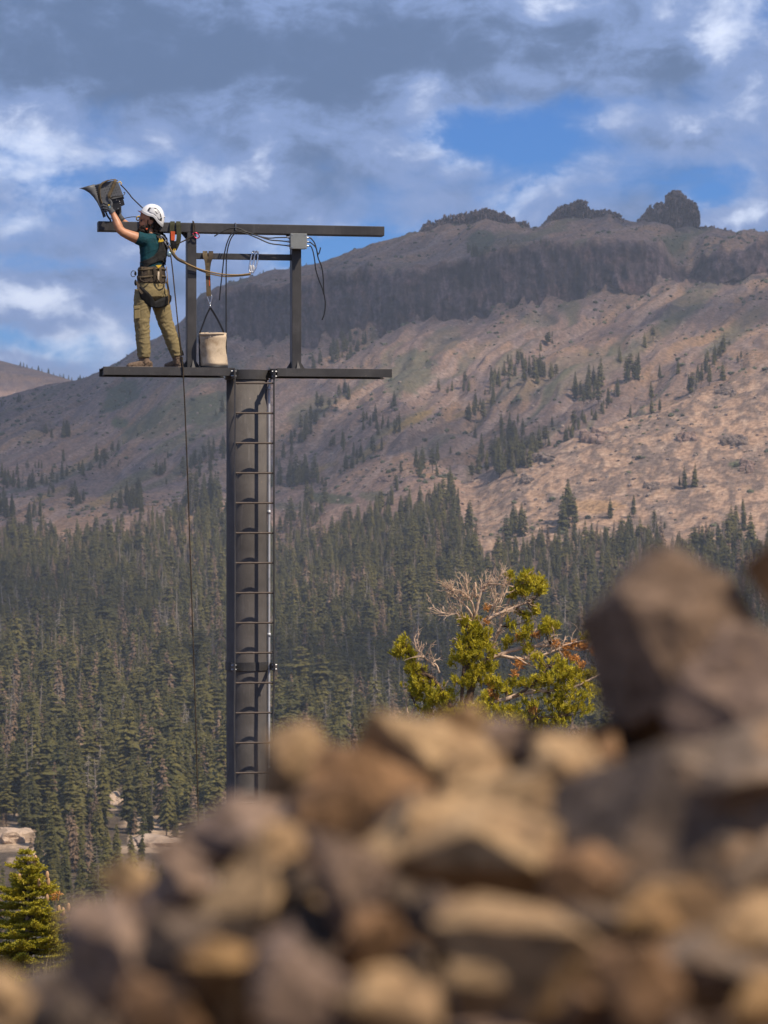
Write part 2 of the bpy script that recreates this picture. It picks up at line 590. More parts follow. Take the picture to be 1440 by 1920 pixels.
# scree runs and bands of brush follow the fall line
fall = (GX - 0.36 * (GYw - 2200) + warp * 0.8)
run = fbm(fall / 13, GYw / 260, 14.0, octaves=4)
run2 = fbm(fall / 30, GYw / 420, 15.0, octaves=4)
onslope = sstep(SEG, SEG_BASE - 4.2, SEG_BASE - 3.4) + 0.0
ALB = colmix(ALB, (0.36, 0.255, 0.20), sstep(run, 0.15, 0.6) * 0.75)
ALB = colmix(ALB, (0.17, 0.125, 0.11), sstep(-run, 0.15, 0.6) * 0.7)
ALB = colmix(ALB, (0.12, 0.125, 0.062), sstep(run2, 0.22, 0.62) * 0.62 * onslope)
ALB = colmix(ALB, (0.34, 0.20, 0.10), sstep(-run2, 0.35, 0.7) * 0.6 * onslope)
# pale volcanic spur on the right
spur = sstep(UU, 850, 930) * sstep(SEG, SEG_BASE - 6.3, SEG_BASE - 5.9) * (1 - sstep(SEG, SEG_BASE - 4.0, SEG_BASE - 3.2))
ALB = colmix(ALB, (0.37, 0.245, 0.165), spur * 0.85)
ALB = colmix(ALB, (0.20, 0.155, 0.13), spur * sstep(n_b, 0.05, 0.5) * 0.65)
ALB = colmix(ALB, (0.44, 0.32, 0.23), spur * sstep(n_c, 0.2, 0.6) * 0.6)
ALB = colmix(ALB, (0.13, 0.10, 0.085), sstep(knob, 0.25, 0.8) * spur * 0.8)


def patch(px, py, rx, ry, c, amt, tilt=0.0, edge=0.45, dmin=1700, dmax=2900):
    """vegetation or soil of another colour on that stretch of land"""
    global ALB
    c_, s_ = math.cos(tilt), math.sin(tilt)
    dx, dy = (PXG - px), (PYG - py)
    a, b = (dx * c_ + dy * s_) / rx, (-dx * s_ + dy * c_) / ry
    m = 1 - (a * a + b * b) + edge * (n_b * 0.9 + n_c * 0.6)
    m = sstep(m, 0.05, 0.45) * ((GD > dmin) & (GD < dmax)) * amt
    ALB = colmix(ALB, c, m)


GRN, OCH, RED = (0.075, 0.098, 0.042), (0.36, 0.235, 0.07), (0.27, 0.15, 0.10)
for a in [(225, 745, 45, 28, GRN, .85, -.5), (225, 792, 18, 13, GRN, .9), (330, 780, 120, 30, GRN, .55, -.35), (400, 770, 60, 40, GRN, .6, -.3), (580, 770, 60, 22, GRN, .45, -.5),
          (770, 700, 42, 60, GRN, .6, .9), (830, 640, 50, 25, GRN, .35, -.5), (870, 560, 40, 20, GRN, .3), (900, 455, 30, 26, GRN, .75, -.6), (960, 450, 40, 20, GRN, .35),
          (1270, 455, 30, 30, GRN, .5, .6), (1010, 600, 40, 16, GRN, .35), (1240, 620, 120, 16, GRN, .4, -.6), (1300, 560, 110, 22, GRN, .45, -.7), (1380, 620, 90, 18, GRN, .35, -.7),
          (620, 935, 50, 12, GRN, .8, .1), (700, 930, 28, 10, GRN, .6), (250, 900, 70, 12, (.13, .14, .05), .6, -.45), (330, 830, 60, 14, (.14, .15, .06), .5, -.4), (770, 790, 70, 8, OCH, .75, -.5),
          (690, 850, 50, 7, OCH, .75, -.55), (600, 880, 50, 6, OCH, .6, -.4), (145, 875, 30, 6, OCH, .6, -.6), (200, 935, 60, 9, OCH, .55, -.4), (95, 925, 40, 7, OCH, .6, -.4), (880, 770, 50, 6, OCH, .5, -.4),
          (385, 965, 40, 9, (.32, .2, .1), .9, -.2), (395, 640, 20, 20, GRN, .3), (1000, 480, 60, 12, GRN, .3), (70, 810, 40, 12, OCH, .35, -.6), (930, 590, 60, 14, (.27, .19, .17), .5, -.7), (1120, 640, 90, 30, RED, .25, -.6),
          (1060, 700, 160, 40, GRN, .30, -.3), (1010, 820, 60, 14, GRN, .35, -.6), (540, 950, 30, 9, GRN, .5), (1120, 950, 60, 14, (.42, .25, .11), .55), (1390, 870, 25, 8, GRN, .8), (1350, 640, 60, 12, GRN, .25, -.6)]:
    patch(*a)
# cliff rock
ckn = fbm(GX / 12, GZ / 90, 3.9, octaves=3)
cliff_c = np.array((0.088, 0.064, 0.066))[None, None, :] * np.clip(1 + 0.75 * ckn[..., None] + 0.5 * fbm(GX / 5, GZ / 25, 5.2, octaves=2)[..., None], .35, 2)
redk = sstep(fbm(GX / 40, GZ / 30, 8.1, octaves=3), 0.15, 0.6)
cliff_c = cliff_c * (1 - redk[..., None] * 0.6) + np.array((0.165, 0.10, 0.088)) * redk[..., None] * 0.6
mC = np.clip(CLF * 1.6 + 0.25 * n_b * (CLF > 0.02), 0, 1)
ALB = ALB * (1 - mC[..., None]) + cliff_c * mC[..., None]
# scattered crags on the upper right slope
cr = sstep(fbm(GX / 26, GYw / 22, 21.0, octaves=3), 0.28, 0.5) * sstep(UU, 1255, 1320) * ((PYG < 540) & (PYG > 440))
ALB = colmix(ALB, (0.10, 0.08, 0.075), cr * 0.9)
# forest floor, granite in the valley, near ground
ff = (1 - sstep(SEG, SEG_BASE - 6.6, SEG_BASE - 6.0)) * (GD > 100)
ALB = colmix(ALB, (0.075, 0.06, 0.042), ff * 0.92)
gran = sstep(fbm(GX / 17, GYw / 30, 31.0, octaves=3) + 1.1 * np.exp(-((PXG - 20) / 60) ** 2 - ((PYG - 1570) / 50) ** 2) + 0.9 * np.exp(-((PXG - 320) / 90) ** 2 - ((PYG - 1570) / 45) ** 2) + 0.5 * np.exp(-((PXG - 240) / 60) ** 2 - ((PYG - 1500) / 40) ** 2), 0.42, 0.6) * ((GD > 620) & (GD < 1000) & (PXG < 480))
ALB = colmix(ALB, (0.40, 0.30, 0.21), gran * 0.95)
nb = GD < 100
ALB[nb] = np.array((0.115, 0.082, 0.055)) * (1 + 0.35 * fbm(GX[nb] * 2, GYw[nb] * 2, octaves=3))[:, None]
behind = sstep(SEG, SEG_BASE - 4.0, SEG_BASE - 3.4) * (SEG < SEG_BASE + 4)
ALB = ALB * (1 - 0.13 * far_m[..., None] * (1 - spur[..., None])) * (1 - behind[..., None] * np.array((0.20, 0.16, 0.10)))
ALB = np.clip(ALB, 0.01, 0.8)


def build_land():
    me = bpy.data.meshes.new('ground')
    V = np.stack([GX, GYw, GZ], -1).reshape(-1, 3)
    # a cap under the camera closes the sheet
    i, j = np.meshgrid(np.arange(NR - 1), np.arange(NC - 1), indexing='ij')
    a = (i * NC + j).ravel()
    faces = np.stack([a, a + 1, a + NC + 1, a + NC], -1)
    cen = len(V)
    V = np.vstack([V, [[0, 0, float(GZ[0].mean())]]])
    me.vertices.add(len(V))
    me.vertices.foreach_set('co', V.ravel())
    nq, nt = len(faces), NC - 1
    tri = np.stack([np.full(nt, cen), np.arange(1, NC), np.arange(0, NC - 1)], -1)
    me.loops.add(nq * 4 + nt * 3)
    me.loops.foreach_set('vertex_index', np.concatenate([faces.ravel(), tri.ravel()]).astype(np.int32))
    me.polygons.add(nq + nt)
    me.polygons.foreach_set('loop_start', np.concatenate([np.arange(nq) * 4, nq * 4 + np.arange(nt) * 3]).astype(np.int32))
    me.polygons.foreach_set('use_smooth', np.ones(nq + nt, dtype=bool))
    me.update(calc_edges=True)
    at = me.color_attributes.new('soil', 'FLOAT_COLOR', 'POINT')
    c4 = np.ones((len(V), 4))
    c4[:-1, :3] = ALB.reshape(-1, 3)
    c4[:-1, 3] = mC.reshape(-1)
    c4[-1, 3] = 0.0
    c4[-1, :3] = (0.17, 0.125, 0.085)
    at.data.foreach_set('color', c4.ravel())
    m = bpy.data.materials.new('mountain_soil')
    m.use_nodes = True
    t = NT(m.node_tree)
    p = m.node_tree.nodes['Principled BSDF']
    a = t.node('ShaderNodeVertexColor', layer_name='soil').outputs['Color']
    pos = t.node('ShaderNodeNewGeometry').outputs['Position']
    n = t.noise(pos, 0.35, 6.0, 0.7)
    n2 = t.noise(pos, 0.06, 6.0, 0.65)
    c = t.mix(t.smooth(n, 0.35, 0.68), t.mix(1.0, a, rgb(0.55, 0.53, 0.52), 'MULTIPLY'), t.mix(1.0, a, rgb(1.35, 1.33, 1.3), 'MULTIPLY'))
    c = t.mix(t.smooth(n2, 0.58, 0.75, 0.0, 0.5), c, t.mix(1.0, a, rgb(0.5, 0.56, 0.45), 'MULTIPLY'))
    # upright joints and stains, on bare cliff only
    vc = [x for x in t.t.nodes if x.bl_idname == 'ShaderNodeVertexColor'][0]
    st = t.noise(t.mapping(pos, (0.22, 0.08, 0.045)), 1.0, 8.0, 0.62, 0.4)
    stc = t.mix(t.smooth(st, 0.36, 0.64), rgb(0.38, 0.36, 0.40), rgb(1.6, 1.5, 1.45))
    c = t.mix(vc.outputs['Alpha'], c, t.mix(1.0, c, stc, 'MULTIPLY'))
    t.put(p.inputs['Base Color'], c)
    p.inputs['Roughness'].default_value = 0.95
    p.inputs['Specular IOR Level'].default_value = 0.15
    b = t.node('ShaderNodeBump')
    b.inputs['Strength'].default_value = 0.8
    b.inputs['Distance'].default_value = 1.0
    t.put(b.inputs['Height'], t.math('ADD', n, t.math('MULTIPLY', t.math('MULTIPLY', st, vc.outputs['Alpha']), 4.0)))
    t.put(p.inputs['Normal'], b.outputs[0])
    me.materials.append(m)
    o = bpy.data.objects.new('ground', me)
    link(o)
    tag(o, 'bare brown mountain slopes, wooded valley floor and near stony hillside', None, None, 'structure')
    return o


ground = build_land()

# ---------------------------------------------------------------- crags on the ridge and outcrops on the slopes
M_crag = pmat('crag_rock', (0.25, 0.17, 0.135), 0.95, var=0.45, scale=0.09, bump=0.9, bscale=0.5, spec=0.15)
M_crag.node_tree.nodes['Bump'].inputs['Distance'].default_value = 1.5
M_pale = pmat('pale_crag_rock', (0.19, 0.145, 0.12), 0.95, var=0.4, scale=0.12, bump=0.9, bscale=0.6, spec=0.15)
M_pale.node_tree.nodes['Bump'].inputs['Distance'].default_value = 1.2


def ico(sub):
    bm = bmesh.new()
    bmesh.ops.create_icosphere(bm, subdivisions=sub, radius=1.0)
    v = np.array([x.co[:] for x in bm.verts])
    f = [[y.index for y in x.verts] for x in bm.faces]
    bm.free()
    return v, f


ICO1, ICO2, ICO3 = ico(1), ico(2), ico(3)


def block(center, size, seed, src=None, rough=0.28, cuts=7, boxy=0.5):
    """angular rock: a ball flattened by random planes"""
    r = np.random.default_rng(seed)
    v, f = src or ICO2
    v = v.copy()
    for k in range(cuts):
        n = r.normal(size=3)
        n /= np.linalg.norm(n)
        d = r.uniform(0.45, 0.8)
        e = v @ n - d
        v -= np.clip(e, 0, None)[:, None] * n[None, :]
    v *= (1 + rough * 0.35 * fbm(v[:, 0] * 1.7 + seed * 3.1, v[:, 1] * 1.7, v[:, 2] * 1.7 + seed, octaves=3))[:, None]
    if boxy:
        v = np.sign(v) * np.abs(v) ** (1 - 0.35 * boxy)
    return v * np.asarray(size) + np.asarray(center), f


CRAG_BLOCKS = [block((0, 0, 0), (1, 1, 1), 40 + q, ICO2, 0.9, 9, 0.6) for q in range(40)]


def crag(name, outline, D, label, mat, seed, depth=26, n_rows=3, group=None, foot=14):
    """many upright blocks whose tops follow the crag's broken outline; outline in picture px at distance D"""
    r = np.random.default_rng(seed)
    tb = table(outline)
    us = np.array([p[0] for p in outline])
    u0, u1 = us.min(), us.max()
    mb = MB()
    s = D / F
    base_pt = px_to_world((u0 + u1) / 2, tb((u0 + u1) / 2) + 10, D)
    for row in range(n_rows):
        u = u0
        while u < u1:
            w = r.uniform(2.6, 6.0)
            top = tb(u + w / 2) + row * r.uniform(2, 8) + r.uniform(-1.5, 4.0)
            y_ = 440.0
            # courses of broken blocks laid one on another up to the crag's outline
            while y_ > top:
                h = min(r.uniform(5, 12), max(2.5, y_ - top + 0.5))
                ww = w * r.uniform(0.8, 1.25)
                X = (u + w / 2 + r.uniform(-1.5, 1.5) - 720) * s
                v, f = CRAG_BLOCKS[int(r.integers(40))]
                mb.add(v * np.array((ww * s * r.uniform(0.5, 0.72) * r.choice([-1, 1]), r.uniform(7, 14), h * s * r.uniform(0.65, 1.0))) + np.array((X, D - depth * 0.22 * row + r.uniform(-3, 3), (960 - (y_ - h / 2)) * s)), f)
                y_ -= h * 0.86
            u += w * 0.7
    o = mb.build(name, mat, None, False, base_pt)
    tag(o, label, 'rock crag', group)
    return o


crag('rock_crag', [(785, 434), (796, 421), (803, 417), (812, 420), (825, 410), (836, 406), (850, 405), (860, 404), (880, 399), (905, 393), (915, 391), (922, 397), (932, 400), (945, 399), (955, 408), (962, 409), (965, 417), (978, 419), (991, 418), (992, 428)], 2840,
     'long low dark crag with flat broken top on the ridge above the cliff', M_crag, 5, group='crags along the ridge')
crag('rock_crag', [(1015, 424), (1028, 408), (1040, 398), (1045, 389), (1060, 385), (1072, 384), (1076, 378), (1084, 377), (1092, 374), (1098, 379), (1101, 389), (1112, 396), (1128, 396), (1140, 394), (1150, 400), (1165, 409)], 2840,
     'middle dark crag with a small toothed summit on the ridge', M_crag, 6, group='crags along the ridge')
crag('rock_crag', [(1195, 413), (1205, 404), (1214, 394), (1220, 387), (1226, 392), (1232, 380), (1240, 380), (1246, 386), (1252, 366), (1258, 361), (1266, 359), (1280, 362), (1286, 374), (1294, 376), (1302, 382), (1307, 391), (1309, 424)], 2840,
     'tallest dark crag with a square rock tower on the ridge', M_crag, 7, n_rows=4, group='crags along the ridge', foot=24)
crag('rock_crag', [(1310, 428), (1325, 426), (1332, 425), (1345, 432), (1358, 431), (1370, 437), (1400, 439), (1440, 437), (1480, 434)], 2845,
     'low crumbling ridge rocks running right from the tallest crag', M_crag, 8, n_rows=2, group='crags along the ridge', foot=8)
OUT = [(1110, 815, 50, 22, 'dark knobbly outcrop high on the pale spur'), (1015, 858, 44, 9, 'long low outcrop on the left crest of the pale spur'),
       (1222, 908, 26, 16, 'dark outcrop low in the middle of the pale spur'), (1290, 815, 36, 18, 'rounded dark outcrop beside the upper right of the pale spur'),
       (1375, 825, 40, 16, 'broad dark outcrop at the right end of the pale spur'), (1112, 898, 12, 6, 'small dark outcrop in the centre of the pale spur'),
       (1400, 870, 34, 22, 'crumbling outcrop beside a green patch at the right end'), (985, 895, 28, 16, 'broken outcrop above the left foot of the pale spur'),
       (1360, 735, 34, 9, 'thin outcrop on the upper right rim of the pale spur'), (718, 897, 22, 9, 'dark hollow outcrop on the brown spur right of the tower'),
       (85, 800, 34, 14, 'dark outcrop among trees on the slope far left'), (65, 785, 26, 9, 'ragged outcrop below the left ridge')]
for k, (u, y, w, h, lab) in enumerate(OUT):
    r = np.random.default_rng(100 + k)
    c = land(u, y + h * 0.4, 1650)
    s = c.y / F
    mb = MB()
    for q in range(44):
        a, b = np.clip(r.normal(0, 0.25, 2), -.48, .48)
        p = land(u + a * w, y + h * 0.4 + b * h * 0.8, 1650)
        if abs(p.y - c.y) > 25 or k in (5, 11):
            p = c + Vector((a * w * s, -b * 6, -b * h * s * 0.4))
        ww = r.uniform(0.12, 0.24) * w * s * 0.8
        v, f = block(p + Vector((0, 0, ww * 0.3)), (ww, ww * 0.9, min(ww, h * s * 0.6) * r.uniform(0.7, 1.5)), int(r.integers(1e6)), ICO2, 0.5, 6, 0.6)
        mb.add(v, f)
    o = mb.build('rock_outcrop', M_pale if k % 3 else M_crag, None, False, c)
    tag(o, lab, 'outcrop', 'outcrops on the mountain slopes')
# ================================================================ FOREST
def needle_mat(name, col, col2, var=0.7):
    m = bpy.data.materials.new(name)
    m.use_nodes = True
    t = NT(m.node_tree)
    p = m.node_tree.nodes['Principled BSDF']
    oi = t.node('ShaderNodeObjectInfo').outputs['Random']
    pos = t.node('ShaderNodeNewGeometry').outputs['Position']
    n = t.noise(pos, 0.5, 3.0, 0.6)
    c = t.mix(oi, rgb(*col), rgb(*col2))
    c = t.mix(t.smooth(n, 0.3, 0.7), t.mix(1.0, c, rgb(0.6, 0.6, 0.6), 'MULTIPLY'), t.mix(1.0, c, rgb(1.3, 1.3, 1.25), 'MULTIPLY'))
    t.put(p.inputs['Base Color'], c)
    p.inputs['Roughness'].default_value = 0.8
    p.inputs['Specular IOR Level'].default_value = 0.2
    return m


M_green = needle_mat('conifer_needles', (0.046, 0.046, 0.014), (0.105, 0.090, 0.024))
M_rust = needle_mat('dry_needles', (0.125, 0.083, 0.052), (0.20, 0.135, 0.088))
M_bark = pmat('conifer_bark', (0.14, 0.10, 0.075), 0.95, var=0.35, scale=1.2, spec=0.1, obj_random=0.6)
M_grey = pmat('weathered_wood', (0.27, 0.225, 0.185), 0.95, var=0.35, scale=1.0, spec=0.1, obj_random=0.5)


def conifer_mesh(seed, h=1.0, width=0.16, base=0.08, layers=20, per=9, droop=0.5, taper=0.8, gap=0.0, sparse=0.0):
    """trunk and whorls of drooping boughs, unit height; returns trunk and crown geometry"""
    r = np.random.default_rng(seed)
    tr, cr = MB(), MB()
    lean = r.normal(0, 0.012, 2)
    tr.tube([(0, 0, -0.02), (lean[0] * .5, lean[1] * .5, 0.5), (lean[0], lean[1], 0.97)], [0.014, 0.009, 0.0015], 5)
    for i in range(layers):
        t = (i + r.uniform(-0.3, 0.3)) / layers
        z = base + (0.985 - base) * t
        rad = width * (1 - t) ** taper * r.uniform(0.75, 1.2) + 0.008
        if t < 0.15:
            rad *= 0.75 + t
        a0 = r.uniform(0, 6.28)
        for k in range(per):
            if r.uniform() < sparse:
                continue
            a = a0 + 2 * math.pi * k / per + r.uniform(-0.3, 0.3)
            L = rad * r.uniform(0.65, 1.2)
            dz = -droop * L * r.uniform(0.6, 1.3) + (0.25 * L if t > 0.75 else 0)
            ca, sa = math.cos(a), math.sin(a)
            wv = max(0.010, L * r.uniform(0.26, 0.42))
            cx, cy = lean[0] * z, lean[1] * z
            p0 = (cx, cy, z + 0.012)
            p1 = (cx + ca * L * 0.55 - sa * wv, cy + sa * L * 0.55 + ca * wv, z + dz * 0.45 - 0.010)
            p2 = (cx + ca * L, cy + sa * L, z + dz)
            p3 = (cx + ca * L * 0.55 + sa * wv, cy + sa * L * 0.55 - ca * wv, z + dz * 0.45 - 0.010)
            pm = (cx + ca * L * 0.6, cy + sa * L * 0.6, z + dz * 0.35 + 0.012)
            cr.add([p0, p1, p2, p3, pm], [(0, 1, 4), (1, 2, 4), (2, 3, 4), (3, 0, 4)])
    cr.add([(lean[0] - .006, lean[1], .95), (lean[0] + .006, lean[1], .95), (lean[0], lean[1] + 0.006, .95), (lean[0], lean[1], 1.0)], [(0, 1, 3), (1, 2, 3), (2, 0, 3)])
    return tr, cr


def snag_mesh(seed, branches=26, crown=0.09):
    r = np.random.default_rng(seed)
    tr, cr = MB(), MB()
    lean = r.normal(0, 0.03, 2)
    tr.tube([(0, 0, -0.02), (lean[0] * .5, lean[1] * .5, 0.5), (lean[0], lean[1], 1.0)], [0.013, 0.009, 0.002], 5)
    for i in range(branches):
        z = r.uniform(0.2, 0.97)
        a = r.uniform(0, 6.28)
        L = crown * (1.1 - z) ** 0.6 * r.uniform(0.4, 1.2) + 0.01
        c, s = math.cos(a), math.sin(a)
        x, y = lean[0] * z, lean[1] * z
        w = 0.0042
        e = (x + c * L, y + s * L, z - L * r.uniform(-0.1, 0.9))
        cr.add([(x - s * w, y + c * w, z), (x + s * w, y - c * w, z), e, (x, y, z + w * 1.6)], [(0, 1, 2), (0, 2, 3), (1, 3, 2)])
        for q in range(2):
            f = r.uniform(0.4, 0.9)
            m_ = [x + c * L * f, y + s * L * f, z + (e[2] - z) * f]
            b = a + r.choice([-1, 1]) * r.uniform(0.5, 1.0)
            l2 = L * 0.45
            e2 = (m_[0] + math.cos(b) * l2, m_[1] + math.sin(b) * l2, m_[2] - l2 * 0.5)
            cr.add([m_, (m_[0], m_[1], m_[2] - 0.005), e2], [(0, 1, 2)])
    return tr, cr


KINDS = []      # (trunk mesh, crown mesh, joined mesh, kind word)


def add_kind(tr, cr, mt, mc, word):
    tm = mesh_from('trunk', tr.v, tr.f, mt)
    cm = mesh_from('crown', cr.v, cr.f, mc)
    n = len(tr.v)
    jm = mesh_from('conifer_tree', list(tr.v) + list(cr.v), list(tr.f) + [tuple(i + n for i in f) for f in cr.f], [mt, mc], False, [0] * len(tr.f) + [1] * len(cr.f))
    KINDS.append((tm, cm, jm, word))


for k in range(5):
    add_kind(*conifer_mesh(20 + k, width=[.15, .13, .17, .115, .145][k], base=[.10, .16, .06, .12, .2][k], layers=[22, 22, 24, 24, 20][k], per=9, droop=[.5, .7, .45, .8, .55][k], taper=[.75, .6, .85, .55, .6][k], sparse=[.05, .1, .0, .08, .18][k]), M_bark, M_green, 'green')
add_kind(*conifer_mesh(33, width=.20, base=.34, layers=16, per=10, droop=.25, taper=.38, sparse=.25), M_bark, M_green, 'green')
add_kind(*conifer_mesh(34, width=.17, base=.22, layers=17, per=8, droop=.6, taper=.45, sparse=.35), M_bark, M_green, 'green')
for k in range(2):
    add_kind(*conifer_mesh(40 + k, width=[.10, .12][k], base=.12, layers=20, per=7, droop=.9, taper=.55, sparse=.32), M_grey, M_rust, 'brown')
for k in range(3):
    add_kind(*snag_mesh(60 + k, [44, 60, 20][k], [.10, .13, .05][k]), M_grey, M_grey, 'dead')

# trees picked out one by one on the open slopes --------------------------------
# (u, y of the foot, height px, spread u, spread y, number, label, group)
CL = [
    (1010, 712, 44, 34, 9, 20, 'dark conifer in the thick stand on the slope below the long cliff', 'conifers in the stand below the cliff'),
    (1120, 728, 52, 10, 6, 4, 'tall dark conifer in the clump left of the steep upper stand', 'conifers in the tall clump under the middle crag'),
    (1193, 714, 48, 16, 6, 8, 'dark conifer in the tight clump below the tallest crag', 'conifers in the tight clump below the tallest crag'),
    (1100, 752, 46, 24, 12, 11, 'dark conifer in the straggling clump above the pale spur crest', 'conifers straggling above the pale spur'),
    (870, 735, 30, 26, 10, 7, 'small conifer in the loose group at the green gully head', 'conifers at the gully head'),
    (715, 800, 34, 34, 26, 18, 'conifer in the line climbing the gully right of the tower', 'conifers in the gully line'),
    (640, 850, 32, 30, 14, 9, 'small conifer on the brown slope behind the lower spur', 'conifers behind the lower spur'),
    (555, 905, 52, 34, 7, 22, 'conifer in the dark grove just right of the tower', 'conifers in the grove beside the tower'),
    (800, 888, 44, 26, 12, 9, 'conifer in the small hollow right of the brown spur', 'conifers in the hollow'),
    (930, 884, 62, 42, 16, 34, 'tall conifer in the grove filling the gully left of the pale spur', 'conifers in the gully beside the pale spur'),
    (975, 838, 46, 34, 14, 16, 'conifer on the upper edge of the gully grove beside the pale spur', 'conifers at the top of the gully grove'),
    (1062, 985, 78, 22, 8, 7, 'tall thin conifer in the row in front of the pale spur', 'tall conifers before the pale spur'),
    (968, 1003, 62, 20, 7, 8, 'conifer in the clump at the left foot of the pale spur', 'conifers at the left foot of the pale spur'),
    (385, 955, 66, 36, 10, 24, 'conifer in the tall dark stand just left of the tower', 'conifers in the stand left of the tower'),
    (240, 955, 46, 30, 8, 12, 'conifer in the fringe of trees at the forest edge behind the rope', 'conifers at the forest edge'),
    (110, 822, 34, 22, 6, 10, 'conifer in the dark grove high on the far left slope', 'conifers in the far left grove'),
    (90, 925, 24, 10, 6, 6, 'small conifer in the group on the pinkish slope at far left', 'conifers on the pinkish slope'),
    (66, 968, 40, 12, 6, 6, 'conifer in the pair of dense clumps at the far left forest edge', 'conifers in the far left clumps'),
    (14, 968, 44, 14, 7, 8, 'conifer in the dark stand at the left picture edge', 'conifers at the left picture edge'),
    (15, 912, 30, 14, 6, 6, 'conifer in the small group above the stand at the left picture edge', 'conifers above the left stand'),
    (303, 890, 34, 8, 4, 5, 'conifer in the pointed clump alone on the slope left of the tower', 'conifers in the pointed clump'),
    (257, 935, 40, 8, 5, 4, 'conifer in the bare-trunked knot above the forest edge', 'conifers in the bare-trunked knot'),
    (34, 757, 18, 8, 2, 5, 'tiny conifer in the tuft on the left rib', 'conifers in the left tuft'),
    (10, 762, 16, 5, 2, 2, 'tiny conifer at the very left end of the left rib', 'conifers at the end of the left rib'),
    (890, 478, 20, 12, 8, 8, 'small conifer in the green notch under the long crag', 'conifers under the long crag'),
    (1015, 458, 12, 40, 3, 7, 'tiny conifer along the top of the long cliff', 'conifers on top of the cliff'),
]
SINGLE = [(1164, 683, 30, 'lone dark conifer above the tall clump under the middle crag'), (1210, 655, 30, 'highest stout conifer alone below the long cliff'), (951, 683, 20, 'small lone conifer left above the thick stand'),
          (1237, 714, 30, 'lone conifer just right of the tight clump'), (1270, 702, 30, 'lone bushy conifer on the brown slope below the tallest crag'), (1308, 702, 18, 'very small lone conifer near the upper right slope'),
          (1355, 714, 38, 'thin tall conifer, right one of two on the upper right slope'), (1331, 724, 42, 'thin tall conifer, left one of two on the upper right slope'), (1222, 777, 32, 'left one of two conifers on the crest of the pale spur'),
          (1236, 775, 28, 'right one of two conifers on the crest of the pale spur'), (1127, 777, 24, 'short conifer below the straggling clump above the spur'), (940, 810, 36, 'sturdy lone conifer in the middle of the brown slope'),
          (970, 797, 22, 'slim conifer right of the sturdy lone one on the brown slope'), (891, 826, 24, 'slim lone conifer on the brown slope left of the gully grove'), (845, 855, 18, 'short lone conifer between the hollow and the gully'),
          (1282, 918, 44, 'left taller one of two trees standing on the bare pale spur'), (1303, 913, 44, 'right one of two trees standing on the bare pale spur'), (1274, 915, 22, 'bushy low tree beside two trees on the bare pale spur'), (1143, 975, 42, 'round-topped pine on the forest edge before the pale spur'),
          (1187, 972, 44, 'pointed lone conifer on the forest edge before the pale spur'), (142, 927, 28, 'thin lone conifer on the pinkish slope at far left'), (316, 861, 16, 'tiny lone conifer above the pointed clump'),
          (222, 878, 14, 'tiny lone conifer on the slope above the forest edge'), (243, 742, 16, 'lone small conifer above the big green patch'), (1022, 465, 16, 'small conifer standing out above the cliff rim'), (1280, 470, 12, 'tiny conifer in the green patch below the tallest crag'), (1390, 440, 9, 'tiny conifer on the skyline at far right'),
          (690, 500, 10, 'tiny shrub-like tree on the ridge slope above the right post'), (1450, 690, 30, 'conifer on the upper spur at the right picture edge')]
skyline_trees = [(x + random.uniform(-3, 3), None, random.uniform(7, 15)) for x in np.linspace(430, 590, 36)]
left_sky = [(x + random.uniform(-4, 4), None, random.uniform(7, 15)) for x in np.linspace(40, 158, 18)]


def put_tree(kind, p, h, rz, label, group=None, parts=False, name='conifer_tree', wid=1.0):
    tm, cm, jm, word = KINDS[kind]
    if not parts:
        o = bpy.data.objects.new(name, jm)
        link(o)
    else:
        o = bpy.data.objects.new(name, None)
        o.empty_display_size = 0.1
        link(o)
        for nm, me in (('trunk', tm), ('crown', cm)):
            c = bpy.data.objects.new(nm, me)
            link(c, o)
    o.location = p
    o.rotation_euler = (0, 0, rz)
    o.scale = (h * wid, h * wid, h)
    tag(o, label, 'tree', group)
    return o


PROTO = {}
rt = np.random.default_rng(77)
extra = []           # slope trees too many and too small to stand as things: they join the forest
cand = []
for (u, y, h, su, sy, n, lab, grp) in CL:
    for q in range(n):
        uu, yy = u + rt.normal(0, 0.62) * su, y + rt.normal(0, 0.6) * sy
        p = land(uu, yy, 1650)
        k = int(rt.choice([0, 1, 2, 3, 4, 5, 6, 10], p=[.2, .15, .15, .15, .1, .1, .1, .05]))
        hp = h * rt.uniform(0.55, 1.1)
        cand.append((hp, k, p, rt.uniform(0, 6.28), lab, grp))
cand.sort(key=lambda c: -c[0])
for q, (hp, k, p, ro, lab, grp) in enumerate(cand):
    if q < 140 or k not in PROTO:
        o = put_tree(k, p, hp / F * p.y, ro, lab, grp, wid=1.15)
        PROTO.setdefault(k, o)
    else:
        extra.append((p.x, p.y, p.z - 0.3, k, hp / F * p.y, ro, 1.2))
for (u, y, h, lab) in SINGLE:
    p = land(u, y, 1650)
    put_tree(int(rt.choice([0, 1, 2, 4])), p, h / F * p.y, rt.uniform(0, 6.28), lab, wid=1.25)
for (u, _, h) in skyline_trees:
    if rt.uniform() < 0.25:
        continue
    j = int(np.argmin(np.abs(U - u)))
    i = int(np.argmin(np.abs(GD[:, j] - 2835)))
    extra.append((GX[i, j], GYw[i, j], GZ[i, j] - 0.5, int(rt.choice([0, 1, 2, 4])), h / F * GYw[i, j], rt.uniform(0, 6.28), 1.7))
